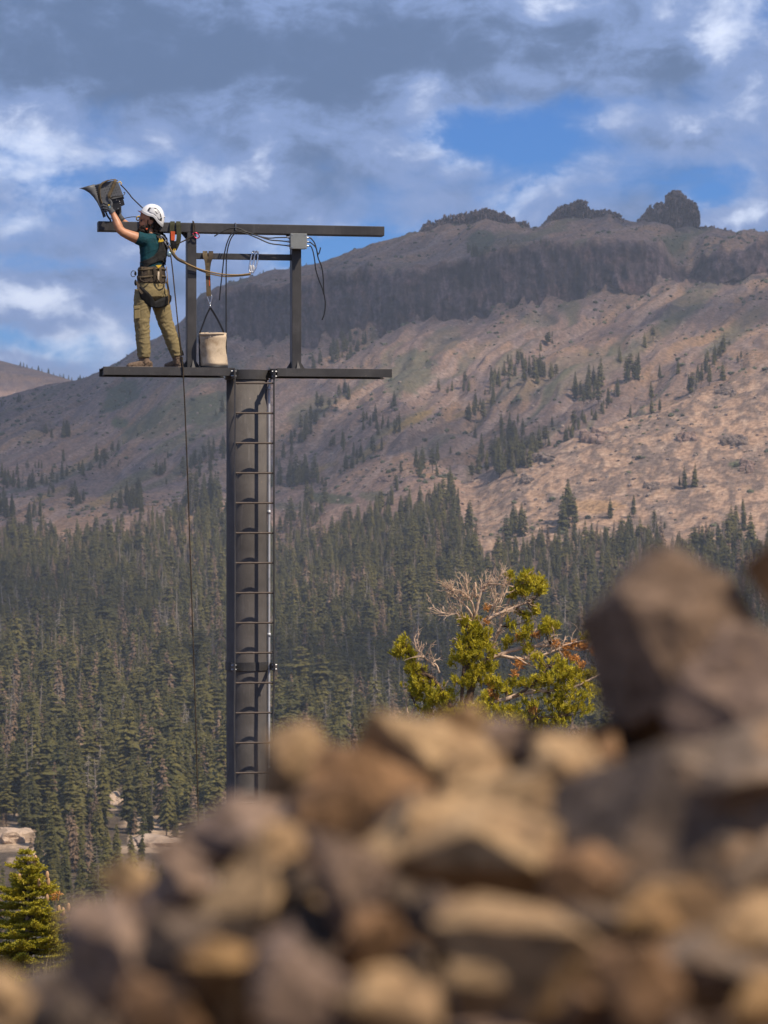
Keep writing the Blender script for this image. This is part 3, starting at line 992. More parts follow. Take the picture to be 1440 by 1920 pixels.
for (u, _, h) in left_sky:
    j = int(np.argmin(np.abs(U - u)))
    i = int(np.argmin(np.abs(GD[:, j] - 3950)))
    if PYG[i, j] > T_ridge(u):
        i = int(np.argmin(np.abs(GD[:, j] - 2850)))
    extra.append((GX[i, j], GYw[i, j], GZ[i, j] - 0.5, int(rt.choice([0, 1, 2, 4])), h / F * GYw[i, j], rt.uniform(0, 6.28), 1.5))

# the wooded valley -----------------------------------------------------------
pts = []
for D0 in np.arange(410, 2060, 5.7):
    half = 1.22 * 720 / F * D0 + 40
    n = int(2 * half / 5.2)
    xs = np.linspace(-half, half, n) + rt.uniform(-3.2, 3.2, n)
    ds = D0 + rt.uniform(-4.0, 4.0, n)
    for x, d in zip(xs, ds):
        pts.append((x, d))
pts = np.array(pts)
uu = 720 + F * pts[:, 0] / pts[:, 1]
jj = np.clip(np.searchsorted(U, uu), 1, len(U) - 1)
tdU = T_treeD(uu)
fl = pts[:, 0] - 0.36 * (pts[:, 1] - 2200)
edge = tdU * (1 + 0.05 * fbm(fl / 34, pts[:, 1] / 300, octaves=3) - 0.004)
edge = np.where((uu > 890) & (edge > tdU * 1.01), tdU * 1.01, edge)
keep = pts[:, 1] < edge
dens = 0.80 + 0.35 * fbm(pts[:, 0] / 45, pts[:, 1] / 70, 4.0, octaves=3)
keep &= rt.uniform(size=len(pts)) < dens
pts, uu, jj = pts[keep], uu[keep], jj[keep]
# bald granite in the valley, with its own outline
M_gran = pmat('valley_granite', (0.44, 0.33, 0.24), 0.9, var=0.3, scale=0.25, bump=0.8, bscale=0.6, spec=0.2)
M_gran.node_tree.nodes['Bump'].inputs['Distance'].default_value = 0.8
GRAN = [(18, 1568, 62, 34, 'pale granite dome in the valley forest at the left edge'), (300, 1575, 70, 20, 'low pale granite slab in the forest left of the hanging rope'), (372, 1590, 46, 20, 'pale granite slab in the forest behind the hanging rope'),
        (215, 1500, 22, 16, 'small pale granite knob among trees left of the hanging rope'), (60, 1600, 30, 16, 'low pale granite ledge below the dome at the left edge'), (165, 1490, 16, 10, 'tiny pale granite patch among trees at the lower left')]
gran_spots = []
for k, (u, y, w, h, lab) in enumerate(GRAN):
    c = land(u, y + h * 0.5, 600)
    s_ = c.y / F
    r = np.random.default_rng(200 + k)
    mb = MB()
    for q in range(9):
        o_ = r.normal(0, 0.30, 2) if q else np.zeros(2)
        k_ = 1.0 if q == 0 else r.uniform(0.35, 0.6)
        v, f = block((c.x + o_[0] * w * s_, c.y + o_[1] * 6, c.z + h * s_ * 0.15), (w * s_ * 0.72 * k_, 7 * k_ + 2, h * s_ * 0.95 * k_), 900 + k * 20 + q, ICO3, 0.5, 8, 0.3)
        mb.add(v, f)
    tag(mb.build('granite_outcrop', M_gran, None, False, c), lab, 'outcrop', 'granite outcrops in the valley forest')
    gran_spots.append((u, c.y, w))
P3 = []
for (x, d), j in zip(pts, jj):
    i = int(np.searchsorted(GD[:, j], d))
    i = min(max(i, 1), NR - 1)
    t = (d - GD[i - 1, j]) / max(1e-6, GD[i, j] - GD[i - 1, j])
    z = GZ[i - 1, j] * (1 - t) + GZ[i, j] * t
    py = 960 - F * z / d
    u = 720 + F * x / d
    if any(abs(u - gu) < gw * 0.9 and gd - 150 < d < gd + 12 for gu, gd, gw in gran_spots) and rt.uniform() < 0.93:
        continue
    P3.append((x, d, z - 0.3, u, py))
P3 = np.array(P3)
nT = len(P3)
hh = np.clip(rt.normal(14.6, 4.4, nT), 5, 27)
hh *= np.where(rt.uniform(size=nT) < 0.25, 0.55, 1.0)
# the nearest slope carries younger trees
hh *= np.interp(P3[:, 1], [410, 560, 760, 900, 1400, 1800], [0.34, 0.52, 0.8, 1.0, 0.95, 0.78])
rustf = 0.22 + 0.26 * fbm(P3[:, 0] / 60, P3[:, 1] / 60, 2.0, octaves=2)
rnd = rt.uniform(size=nT)
kd = np.where(rnd < rustf * 0.6, rt.integers(7, 9, nT), np.where(rnd < rustf * 1.0 + 0.04, rt.integers(9, 12, nT), rt.integers(0, 7, nT)))
rz = rt.uniform(0, 6.28, nT)
wd = rt.uniform(1.05, 1.6, nT)
# keep the foreground gap clear: only trees in the picture's reach matter as individuals
inview = (P3[:, 3] > -10) & (P3[:, 3] < 1450)
toppx = 960 - F * (P3[:, 2] + hh) / P3[:, 1]
sil = np.interp(P3[:, 3], [0, 120, 240, 400, 520, 640, 700, 1080, 1120, 1440], [1800, 1700, 1600, 1540, 1400, 1390, 1340, 1340, 1120, 1010])
shown = inview & (toppx < sil - 12)
size_px = hh / P3[:, 1] * F
order = np.argsort(-np.where(shown, size_px, 0))
single = np.zeros(nT, bool)
single[order[:135]] = True
KW = {'green': ('green conifer', 'conifer_tree'), 'brown': ('thin brown dying conifer', 'dying_conifer'), 'dead': ('bare grey dead conifer', 'dead_conifer')}
for i in np.where(single)[0]:
    w, nm = KW[KINDS[kd[i]][3]]
    u_ = P3[i, 3]
    zone = ('at the far left' if u_ < 130 else 'left of the hanging rope' if u_ < 355 else 'between rope and tower' if u_ < 425 else 'right of the tower')
    lab = w + ' in the nearest forest rows ' + zone
    put_tree(int(kd[i]), tuple(P3[i, :3]), hh[i], rz[i], lab, w + 's ' + zone, parts=True, name=nm, wid=wd[i])


def scatter_object(name, P, kinds, height, rot, width, protos, label):
    """ONE stuff object: instances of the given meshes on points"""
    me = bpy.data.meshes.new(name)
    me.vertices.add(len(P))
    me.vertices.foreach_set('co', np.asarray(P, float).ravel())
    for nm, arr, ty in (('idx', kinds, 'INT'), ('hgt', height, 'FLOAT'), ('rot', rot, 'FLOAT'), ('wid', width, 'FLOAT')):
        a = me.attributes.new(nm, ty, 'POINT')
        a.data.foreach_set('value', np.asarray(arr, np.int32 if ty == 'INT' else np.float32))
    o = bpy.data.objects.new(name, me)
    link(o)
    g = bpy.data.node_groups.new(name, 'GeometryNodeTree')
    g.interface.new_socket('Geometry', in_out='INPUT', socket_type='NodeSocketGeometry')
    g.interface.new_socket('Geometry', in_out='OUTPUT', socket_type='NodeSocketGeometry')
    N, Lk = g.nodes, g.links
    gi, go = N.new('NodeGroupInput'), N.new('NodeGroupOutput')

    def attr(nm, ty):
        a = N.new('GeometryNodeInputNamedAttribute')
        a.data_type = ty
        a.inputs['Name'].default_value = nm
        return [s for s in a.outputs if s.enabled][0]
    ai, ah, ar, aw = attr('idx', 'INT'), attr('hgt', 'FLOAT'), attr('rot', 'FLOAT'), attr('wid', 'FLOAT')
    m = N.new('ShaderNodeMath')
    m.operation = 'MULTIPLY'
    Lk.new(ah, m.inputs[0])
    Lk.new(aw, m.inputs[1])
    sv = N.new('ShaderNodeCombineXYZ')
    Lk.new(m.outputs[0], sv.inputs[0])
    Lk.new(m.outputs[0], sv.inputs[1])
    Lk.new(ah, sv.inputs[2])
    rv = N.new('ShaderNodeCombineXYZ')
    Lk.new(ar, rv.inputs[2])
    for q_, ph in ((0, 7.0), (1, 11.0)):         # every tree leans a little its own way
        m1 = N.new('ShaderNodeMath')
        m1.operation = 'MULTIPLY'
        Lk.new(ar, m1.inputs[0])
        m1.inputs[1].default_value = ph
        m2_ = N.new('ShaderNodeMath')
        m2_.operation = 'SINE'
        Lk.new(m1.outputs[0], m2_.inputs[0])
        m3 = N.new('ShaderNodeMath')
        m3.operation = 'MULTIPLY'
        Lk.new(m2_.outputs[0], m3.inputs[0])
        m3.inputs[1].default_value = 0.05
        Lk.new(m3.outputs[0], rv.inputs[q_])
    join = N.new('GeometryNodeJoinGeometry')
    for k, po in protos.items():
        oi = N.new('GeometryNodeObjectInfo')
        oi.transform_space = 'ORIGINAL'
        oi.inputs['Object'].default_value = po
        oi.inputs['As Instance'].default_value = True
        cp = N.new('FunctionNodeCompare')
        cp.data_type = 'INT'
        cp.operation = 'EQUAL'
        ins = [s for s in cp.inputs if s.enabled]
        Lk.new(ai, ins[0])
        ins[1].default_value = k
        ip = N.new('GeometryNodeInstanceOnPoints')
        Lk.new(gi.outputs[0], ip.inputs['Points'])
        Lk.new(cp.outputs[0], ip.inputs['Selection'])
        Lk.new(oi.outputs['Geometry'], ip.inputs['Instance'])
        Lk.new(rv.outputs[0], ip.inputs['Rotation'])
        Lk.new(sv.outputs[0], ip.inputs['Scale'])
        Lk.new(ip.outputs[0], join.inputs[0])
    Lk.new(join.outputs[0], go.inputs[0])
    md = o.modifiers.new('scatter', 'NODES')
    md.node_group = g
    tag(o, label, None, None, 'stuff')
    return o


# stragglers climbing the slope along the gullies
nS = 0
while nS < 330:
    uu_, yy_ = rt.uniform(0, 1440), rt.uniform(640, 960)
    p = land(uu_, yy_, 1900)
    if p.y < 1990 or p.y > 2560:
        continue
    fl_ = p.x - 0.36 * (p.y - 2200)
    if fbm(np.array([fl_ / 24]), np.array([p.y / 300]), 40.0, octaves=2)[0] < 0.32 + 0.5 * (p.y - 1990) / 570 * 0.4:
        continue
    extra.append((p.x, p.y, p.z - 0.3, int(rt.choice([0, 1, 2, 3, 4, 5, 6, 10])), rt.uniform(5, 15), rt.uniform(0, 6.28), rt.uniform(1.1, 1.6)))
    nS += 1
# one standing tree of every kind serves as the model for the mass of the wood
for k in range(len(KINDS)):
    if k not in PROTO:
        u_, y_ = [(905, 905), (918, 898), (552, 900), (372, 948), (398, 950), (930, 885), (575, 903), (360, 945), (545, 898), (392, 940), (560, 896), (380, 942)][k]
        p = land(u_, y_, 1650)
        w = KINDS[k][3]
        PROTO[k] = put_tree(k, p, 20.0, 0.3 * k, {'brown': 'thin brown dying conifer at the edge of the groves beside the tower', 'dead': 'bare grey dead conifer at the edge of the groves beside the tower', 'green': 'green conifer at the edge of the groves beside the tower'}[w],
                            'odd trees at the edge of the groves ' + w, name={'green': 'conifer_tree', 'brown': 'dying_conifer', 'dead': 'dead_conifer'}[w])
rest = ~single
ex = np.array(extra)
scatter_object('forest', np.vstack([P3[rest, :3], ex[:, :3]]), np.concatenate([kd[rest], ex[:, 3].astype(int)]), np.concatenate([hh[rest], ex[:, 4]]), np.concatenate([rz[rest], ex[:, 5]]), np.concatenate([wd[rest], ex[:, 6]]), PROTO, 'dense conifer forest with dead grey and brown trees filling the valley')

# stones and low shrubs strewn over the open slopes (too many to count) -----------
M_shrub = needle_mat('shrub_leaves', (0.05, 0.062, 0.032), (0.085, 0.09, 0.05))
M_stone = pmat('slope_stone', (0.26, 0.205, 0.17), 0.95, var=0.4, scale=0.4, spec=0.1)


def strew(name, mat, n, smin, smax, label, seed, cond):
    r = np.random.default_rng(seed)
    cand_i = r.integers(0, NR, n * 14)
    cand_j = r.integers(90, NC - 90, n * 14)
    ok = (GD[cand_i, cand_j] > 1650) & (GD[cand_i, cand_j] < 2840) & (SEGI[cand_i] > SEG_BASE - 6) & (CLF[cand_i, cand_j] < 0.05)
    ok &= cond(cand_i, cand_j, r)
    ci, cj = cand_i[ok][:n], cand_j[ok][:n]
    V, Fc = [], []
    v0, f0 = ICO1
    for a, b in zip(ci, cj):
        s = smin + (smax - smin) * r.uniform() ** 3
        v = v0 * (1 + r.uniform(-0.35, 0.35, (len(v0), 1))) * np.array((s, s, s * 0.7))
        t1, t2 = r.uniform(-0.5, 0.5, 2)
        p = np.array((GX[a, b] + t1 * 3, GYw[a, b] + t2 * 1.0, GZ[a, b] + s * 0.15))
        Fc.extend([[q + len(V) * len(v0) for q in f] for f in f0])
        V.append(v + p)
    o = obj(name, np.concatenate(V), Fc, mat)
    tag(o, label, None, None, 'stuff')


strew('shrubs', M_shrub, 3800, 0.5, 2.6, 'low dark shrubs dotted over the open mountain slopes', 5, lambda i, j, r: (n_a[i, j] + 0.6 * n_b[i, j] > r.uniform(-0.4, 0.9, len(i))) & (ALB[i, j, 0] < 0.3))
strew('stones', M_stone, 4200, 0.3, 1.7, 'pale stones strewn over the open mountain slopes', 6, lambda i, j, r: n_c[i, j] > r.uniform(-0.5, 0.6, len(i)))
# ================================================================ ADDED SHADE CLOUDS AND HAZE
def build_shade_clouds():
    """unseen clouds added overhead, each placed so that its shadow falls on chosen land"""
    m = bpy.data.materials.new('shade_cloud_vapour')
    m.use_nodes = True
    t = NT(m.node_tree)
    nt = m.node_tree
    nt.nodes.remove(nt.nodes['Principled BSDF'])
    pos = t.node('ShaderNodeNewGeometry').outputs['Position']
    n = t.noise(pos, 0.0035, 5.0, 0.55)
    d = t.node('ShaderNodeBsdfDiffuse')
    d.inputs['Color'].default_value = rgb(0.85, 0.87, 0.9)
    tl = t.node('ShaderNodeBsdfTranslucent')
    tl.inputs['Color'].default_value = rgb(0.85, 0.87, 0.9)
    mx = t.node('ShaderNodeMixShader')
    mx.inputs[0].default_value = 0.5
    nt.links.new(d.outputs[0], mx.inputs[1])
    nt.links.new(tl.outputs[0], mx.inputs[2])
    tp = t.node('ShaderNodeBsdfTransparent')
    m2 = t.node('ShaderNodeMixShader')
    # thin towards the rim, thick in the middle
    g_ = t.node('ShaderNodeTexCoord').outputs['Generated']
    sp_ = t.node('ShaderNodeSeparateXYZ')
    t.put(sp_.inputs[0], g_)
    dx = t.math('SUBTRACT', sp_.outputs[0], 0.5)
    dy = t.math('SUBTRACT', sp_.outputs[1], 0.5)
    rr2 = t.math('SQRT', t.math('ADD', t.math('MULTIPLY', dx, dx), t.math('MULTIPLY', dy, dy)))
    rr2 = t.math('ADD', rr2, t.math('MULTIPLY', t.math('SUBTRACT', n, 0.5), 0.5))
    t.put(m2.inputs[0], t.smooth(rr2, 0.18, 0.50, 0.50, 0.0))
    nt.links.new(tp.outputs[0], m2.inputs[1])
    nt.links.new(mx.outputs[0], m2.inputs[2])
    nt.links.new(m2.outputs[0], nt.nodes['Material Output'].inputs['Surface'])
    ALT = 1500.0
    r = np.random.default_rng(3)
    for k, (gx, gy, gz, rx, ry) in enumerate(CLOUD_SHADE):
        s = (ALT - gz) / SUNV.z
        c = np.array((gx + SUNV.x * s, gy + SUNV.y * s, ALT))
        v, f = ico(4)
        v = v * (1 + 0.30 * fbm(v[:, 0] * 2 + k * 7, v[:, 1] * 2, v[:, 2] * 2, octaves=4))[:, None]
        v = v * np.array((rx, ry, min(rx, ry) * 0.16))
        o = obj('cloud', v + c, f, m, None, True, c)
        tag(o, 'grey white cloud added out of view overhead to shade the land', 'cloud', 'added shade clouds')


CLOUD_SHADE = [(-440, 2520, 120, 500, 560), (-30, 2730, 200, 580, 340), (-190, 2100, 0, 300, 220), (360, 1400, -40, 280, 220), (-310, 1500, -40, 210, 280), (20, 1220, -70, 150, 130), (320, 2980, 250, 360, 200), (-560, 3850, 180, 300, 300), (330, 2420, 90, 200, 150)]  # ground spots to be shaded, one added unseen cloud for each
build_shade_clouds()


def build_haze():
    m = bpy.data.materials.new('haze_air')
    m.use_nodes = True
    nt = m.node_tree
    nt.nodes.remove(nt.nodes['Principled BSDF'])
    pv = nt.nodes.new('ShaderNodeVolumePrincipled')
    pv.inputs['Color'].default_value = rgb(0.78, 0.87, 1.0)
    pv.inputs['Density'].default_value = HAZE
    pv.inputs['Anisotropy'].default_value = 0.1
    nt.links.new(pv.outputs[0], nt.nodes['Material Output'].inputs['Volume'])
    m.cycles.homogeneous_volume = True
    x0, x1, y0, y1 = -15200, 15200, -15200, 15200
    z0, z1 = float(GZ.min()) - 1.0, float(max(GZ.max(), 320)) + 4.0
    vs = [(x0, y0, z0), (x1, y0, z0), (x1, y1, z0), (x0, y1, z0), (x0, y0, z1), (x1, y0, z1), (x1, y1, z1), (x0, y1, z1)]
    o = obj('haze', vs, [(0, 3, 2, 1), (4, 5, 6, 7), (0, 1, 5, 4), (1, 2, 6, 5), (2, 3, 7, 6), (3, 0, 4, 7)], m)
    tag(o, 'thin bluish mountain haze over the valley', None, None, 'stuff')


HAZE = 0.000092
build_haze()
# ================================================================ TOWER
A_T = math.radians(10.7)                      # the frame is turned a little: its left end is nearer
E1 = Vector((math.cos(A_T), math.sin(A_T), 0))
NN = Vector((math.sin(A_T), -math.cos(A_T), 0))      # towards the camera
O_T = Vector(((463 - 720) / F * 30.0, 30.0, 0))
UPV = Vector((0, 0, 1))
PXM = 180.0                                  # picture px per metre at the tower


def Tp(px, py, d=0.0):
    """world point seen at (px, py) that lies d metres in front of the tower's own plane"""
    ray = Vector(((px - 720) / F, 1.0, (960 - py) / F))
    s = (d + O_T.dot(NN)) / ray.dot(NN)
    return ray * s


def W(s, d, z):
    return O_T + E1 * s + NN * d + UPV * z


def s_of(px, d=0.0):
    return (Tp(px, 900, d) - O_T).dot(E1)


def z_of(px, py, d=0.0):
    return Tp(px, py, d).z


def sbox(mb, s0, s1, d0, d1, z0, z1):
    return mb.hexa([W(s0, d1, z0), W(s1, d1, z0), W(s1, d0, z0), W(s0, d0, z0), W(s0, d1, z1), W(s1, d1, z1), W(s1, d0, z1), W(s0, d0, z1)])


def steel_mat(name, col, rough, wear, scale=3.0):
    m = bpy.data.materials.new(name)
    m.use_nodes = True
    t = NT(m.node_tree)
    p = m.node_tree.nodes['Principled BSDF']
    co = t.node('ShaderNodeTexCoord').outputs['Object']
    n = t.noise(co, scale, 8.0, 0.65)
    n2 = t.noise(t.mapping(co, (1, 1, 0.12)), 26.0, 6.0, 0.6)
    n3 = t.noise(co, 60.0, 4.0, 0.6)
    c = t.mix(t.smooth(n, 0.3, 0.7), rgb(*[x * 0.72 for x in col]), rgb(*[x * 1.2 for x in col]))
    c = t.mix(t.smooth(n2, 0.55, 0.75, 0.0, 0.5), c, rgb(*[min(1, x * 1.5 + 0.012) for x in col]))
    sp = t.smooth(t.math('ADD', n3, t.math('MULTIPLY', n, 0.35)), 0.84, 0.90)
    c = t.mix(t.math('MULTIPLY', sp, wear), c, rgb(0.24, 0.19, 0.15))
    t.put(p.inputs['Base Color'], c)
    t.put(p.inputs['Roughness'], t.smooth(n, 0.2, 0.8, rough - 0.1, rough + 0.12))
    p.inputs['Specular IOR Level'].default_value = 0.35
    b = t.node('ShaderNodeBump')
    b.inputs['Strength'].default_value = 0.25
    b.inputs['Distance'].default_value = 0.004
    t.put(b.inputs['Height'], t.noise(co, 55.0, 4.0, 0.6))
    t.put(p.inputs['Normal'], b.outputs[0])
    return m


M_steel = steel_mat('dark_painted_steel', (0.060, 0.058, 0.059), 0.5, 0.5)
M_pole = steel_mat('weathered_pole_steel', (0.115, 0.105, 0.099), 0.7, 0.8, 2.0)
M_pole.node_tree.nodes['Principled BSDF'].inputs['Specular IOR Level'].default_value = 0.15
M_rung = steel_mat('worn_rung_steel', (0.10, 0.075, 0.06), 0.6, 1.0, 14.0)
M_dark = pmat('blackened_steel', (0.018, 0.018, 0.02), 0.5, var=0.3)
M_zinc = pmat('galvanised_metal', (0.46, 0.47, 0.49), 0.38, 0.75, 0.12, 30.0)
M_conduit = pmat('conduit_metal', (0.52, 0.53, 0.55), 0.42, 0.35, 0.15, 9.0)
M_boxgrey = pmat('junction_box_grey', (0.24, 0.255, 0.25), 0.5, 0.1, 0.08, 14.0, 0.1)
M_black = pmat('black_rubber', (0.014, 0.014, 0.016), 0.55, var=0.3)
M_silver = pmat('bright_steel', (0.62, 0.63, 0.65), 0.25, 0.9, 0.1, 30.0)
M_black_band = pmat('black_band', (0.012, 0.012, 0.014), 0.4, var=0.1)

Z_PT = z_of(463, 692)               # platform top
Z_PB = z_of(463, 707)               # platform underside
R_P = 0.214
g0 = land_at(463, 30)
Z_G = g0.z
tower = empty('steel_tower', (O_T.x, O_T.y, Z_G))
tag(tower, 'dark steel tower with ladder, narrow platform and goalpost frame on top', 'tower')
# pole
mb = MB()
cz = [Z_G - 0.6, Z_G + 0.05, -2.0, 0.0, Z_PT - 0.02]
mb.tube([(O_T.x, O_T.y, z) for z in cz], R_P, 72)
pole = mb.build('pole', M_pole, tower, True)
for p_ in pole.data.polygons:
    p_.use_smooth = len(p_.vertices) == 4
# platform: front and rear channels and a deck plate
plat = MB()
sL, sR = s_of(186.5, 0.0), s_of(733, 0.25)
sLf, sRf = s_of(194, 0.25), s_of(735, 0.25)
for (s0, s1, nm) in ((sLf, s_of(441, .25), 0), (s_of(520, .25), sRf, 1)):
    sbox(plat, s0, s1, 0.242, 0.250, Z_PB, Z_PT)                        # front web
    sbox(plat, s0, s1, 0.185, 0.2415, Z_PT - 0.009, Z_PT - 0.0005)      # top flange
    sbox(plat, s0, s1, 0.185, 0.2415, Z_PB, Z_PB + 0.009)               # bottom flange
platform = plat.build('front_channel', M_steel, tower, bevel=0.0012)
plat = MB()
for (s0, s1) in ((sLf, -0.216), (0.216, sRf)):
    sbox(plat, s0, s1, -0.250, -0.242, Z_PB, Z_PT)
    sbox(plat, s0, s1, -0.2415, -0.185, Z_PT - 0.009, Z_PT - 0.0005)
    sbox(plat, s0, s1, -0.2415, -0.185, Z_PB, Z_PB + 0.009)
plat.build('rear_channel', M_steel, tower, bevel=0.0012)
for (s0, s1) in ((sLf + 0.004, -0.218), (0.218, sRf - 0.004)):
    mb = MB()
    sbox(mb, s0, s1, -0.184, 0.184, Z_PT - 0.012, Z_PT - 0.003)
    mb.build('deck_plate', M_dark, tower)
for s0 in (sLf + 0.7, sRf - 0.7, sLf + 0.03):
    mb = MB()
    sbox(mb, s0, s0 + 0.008, -0.24, 0.24, Z_PB + 0.01, Z_PT - 0.013)
    mb.build('cross_member', M_dark, tower)
# posts
PW, PDp = 0.098, 0.15
zt_b = z_of(357, 437)                  # underside of the top beam
zt_t = z_of(357, 419)
posts = []
for (pl, pr, nm) in ((351, 368.5, 0), (547.5, 565.0, 1)):
    s0, s1 = s_of(pl, PDp / 2), s_of(pr, PDp / 2)
    posts.append((s0, s1))
    mb = MB()
    sbox(mb, s0, s1, -PDp / 2, PDp / 2, Z_PT - 0.002, zt_b - 0.001)
    po = mb.build('post', M_steel, tower, bevel=0.006)
    for side in (-1, 1):
        mb = MB()       # gussets at the foot
        sa = s0 if side < 0 else s1
        mb.add([W(sa, -.004, Z_PT), W(sa + side * 0.055, -.004, Z_PT), W(sa, -.004, Z_PT + 0.085), W(sa, .004, Z_PT), W(sa + side * 0.055, .004, Z_PT), W(sa, .004, Z_PT + 0.085)],
               [(0, 2, 1), (3, 4, 5), (0, 1, 4, 3), (1, 2, 5, 4), (2, 0, 3, 5)])
        mb.build('gusset', M_steel, po)
    mb = MB()
    sm = (s0 + s1) / 2 + 0.012
    mb.add([W(sm - .026, PDp / 2 + .001, Z_PT), W(sm + .026, PDp / 2 + .001, Z_PT), W(sm, PDp / 2 + .001, Z_PT + 0.09), W(sm - .020, PDp / 2 + .05, Z_PT), W(sm + .020, PDp / 2 + .05, Z_PT)],
           [(0, 2, 1), (3, 4, 2), (0, 3, 2), (4, 1, 2), (0, 1, 4, 3)])
    mb.build('gusset', M_steel, po)
    if nm == 0:
        mb = MB()
        sbox(mb, s0 + .002, s1 - .002, PDp / 2 + .0005, PDp / 2 + .002, z_of(357, 521, .08), z_of(357, 512, .08))
        mb.build('dark_band', M_black_band, po)  # flat black band across the front of the left post
# top beam and middle rail
mb = MB()
sbox(mb, s_of(183.5, 0.03), s_of(721, 0.075), -0.075, 0.075, zt_b, zt_t)
beam = mb.build('top_beam', M_steel, tower, bevel=0.007)
for (s0, s1) in posts:
    mb = MB()
    side = -1 if s0 < -0.3 else 1
    sa = s0 if side < 0 else s0
    mb.add([W(s0, -.004, zt_b), W(s0 - 0.06, -.004, zt_b), W(s0, -.004, zt_b - 0.07), W(s0, .004, zt_b), W(s0 - 0.06, .004, zt_b), W(s0, .004, zt_b - 0.07)],
           [(0, 1, 2), (3, 5, 4), (0, 3, 4, 1), (1, 4, 5, 2), (2, 5, 3, 0)])
    mb.build('gusset', M_steel, tower)
mb = MB()
zr0, zr1 = z_of(455, 487), z_of(455, 476)
sbox(mb, posts[0][1] + .001, posts[1][0] - .001, -0.03, 0.03, zr0, zr1)
mb.build('middle_rail', M_steel, tower, bevel=0.004)
# clamp bands with ears that carry the ladder
D_L = R_P + 0.145                      # ladder plane
S_L = 0.2025
S_0 = 0.028                            # the ladder sits a little right of the pole's middle


def clamp(py0, py1, top):
    z0, z1 = z_of(463, py1, .2), z_of(463, py0, .2)
    mb = MB()
    n = 40
    R2 = R_P + 0.012
    vs, fs = [], []
    for k in range(n + 1):
        a = math.radians(-100 + 200 * k / n)
        for (r_, z) in ((R_P + .001, z0), (R2, z0), (R2, z1), (R_P + .001, z1)):
            vs.append(W(math.sin(a) * r_, math.cos(a) * r_, z))
    for k in range(n):
        for q in range(4):
            fs.append((k * 4 + q, k * 4 + (q + 1) % 4, (k + 1) * 4 + (q + 1) % 4, (k + 1) * 4 + q))
    mb.add(vs, fs)
    band = mb.build('clamp_band', M_steel, tower)
    for side in (-1, 1):
        mb = MB()
        sa = S_0 + side * (S_L + 0.004)
        sbox(mb, min(sa, sa + side * .008), max(sa, sa + side * .008), 0.06, D_L + 0.03, z0 + .002, z1 - .002)
        mb.build('ear_plate', M_steel, band, bevel=0.0015)
        for q in (0.25, 0.75):
            mb = MB()
            zb = z0 + (z1 - z0) * q
            mb.tube([W(sa - 0.02 * side, D_L - 0.03, zb), W(sa + side * .03, D_L - 0.03, zb)], 0.009, 6)
            mb.build('bolt', M_zinc, band)
    return band


clamp(693, 711, True)
clamp(1242, 1258, False)
# ladder
lad_c = W(0, D_L, 0)
ladder = bpy.data.objects.new('ladder', None)
ladder.empty_display_size = 0.1
link(ladder, tower)
org[ladder] = org[tower]
for side in (-1, 1):
    mb = MB()
    rr = np.random.default_rng(31 + side)
    zs = np.concatenate([np.linspace(Z_G - 0.2, z_of(480, 1300, D_L), 12), np.linspace(z_of(480, 1280, D_L), z_of(480, 695, D_L), 30)])
    wob = [0.008 * math.exp(-((z - z_of(480, 1350, D_L)) / 0.35) ** 2) * -1 for z in zs]
    vs, fs = [], []
    for z, wv in zip(zs, wob):
        s_ = S_0 + side * S_L + wv
        for (ds, dd) in ((-.006, -.022), (.006, -.022), (.006, .022), (-.006, .022)):
            vs.append(W(s_ + ds, D_L + dd, z))
    for k in range(len(zs) - 1):
        for q in range(4):
            fs.append((k * 4 + q, k * 4 + (q + 1) % 4, (k + 1) * 4 + (q + 1) % 4, (k + 1) * 4 + q))
    fs.append((3, 2, 1, 0))
    n4 = (len(zs) - 1) * 4
    fs.append((n4, n4 + 1, n4 + 2, n4 + 3))
    mb.add(vs, fs)
    mb.build('rail', M_rung if side > 2 else M_steel, ladder)
zr_top, zr_step = z_of(480, 718.5, D_L), (z_of(480, 718.5, D_L) - z_of(480, 1449, D_L)) / 13.0
z = zr_top
while z > Z_G + 0.1:
    mb = MB()
    mb.tube([W(S_0 - S_L + 0.007, D_L, z), W(S_0 + S_L - 0.007, D_L, z)], 0.0105, 8)
    mb.build('rung', M_rung, ladder)
    z -= zr_step
# conduit beside the pole
mb = MB()
dc = 0.09
c_pts = [Tp(506.5, 711, dc), Tp(505.5, 718, dc), Tp(504.5, 726, dc), Tp(504.5, 900, dc), Tp(504.3, 1200, dc), Tp(504, 1500, dc), Tp(504, 1640, dc)]
mb.tube(c_pts, 0.0135, 12)
con = mb.build('conduit', M_conduit, tower, True)
for py in (728, 1190, 960, 1440):
    mb = MB()
    mb.tube([Tp(504.4, py - 3, dc), Tp(504.4, py + 3, dc)], 0.019, 12)
    mb.build('coupling', M_conduit, con, True)
# junction box under the beam on the right post
db = PDp / 2 + 0.003
bs0, bs1 = s_of(545.5, db + .11), s_of(575, db + .11)
bz0, bz1 = z_of(560, 466, db + .1), z_of(560, 438.5, db + .1)
mb = MB()
sbox(mb, bs0, bs1, db, db + 0.10, bz0, bz1)
jb = mb.build('junction_box', M_boxgrey, tower, bevel=0.008)
mb = MB()
sbox(mb, bs0 - .004, bs1 + .004, db + 0.101, db + 0.112, bz0 - .004, bz1 + .004)
mb.build('lid', M_boxgrey, jb, bevel=0.004)
for q in (0.08, 0.92):
    for w_ in (0.08, 0.92):
        mb = MB()
        mb.tube([W(bs0 + (bs1 - bs0) * q, db + .112, bz0 + (bz1 - bz0) * w_), W(bs0 + (bs1 - bs0) * q, db + .1155, bz0 + (bz1 - bz0) * w_)], 0.005, 8)
        mb.build('screw', M_silver, jb)
gl = []
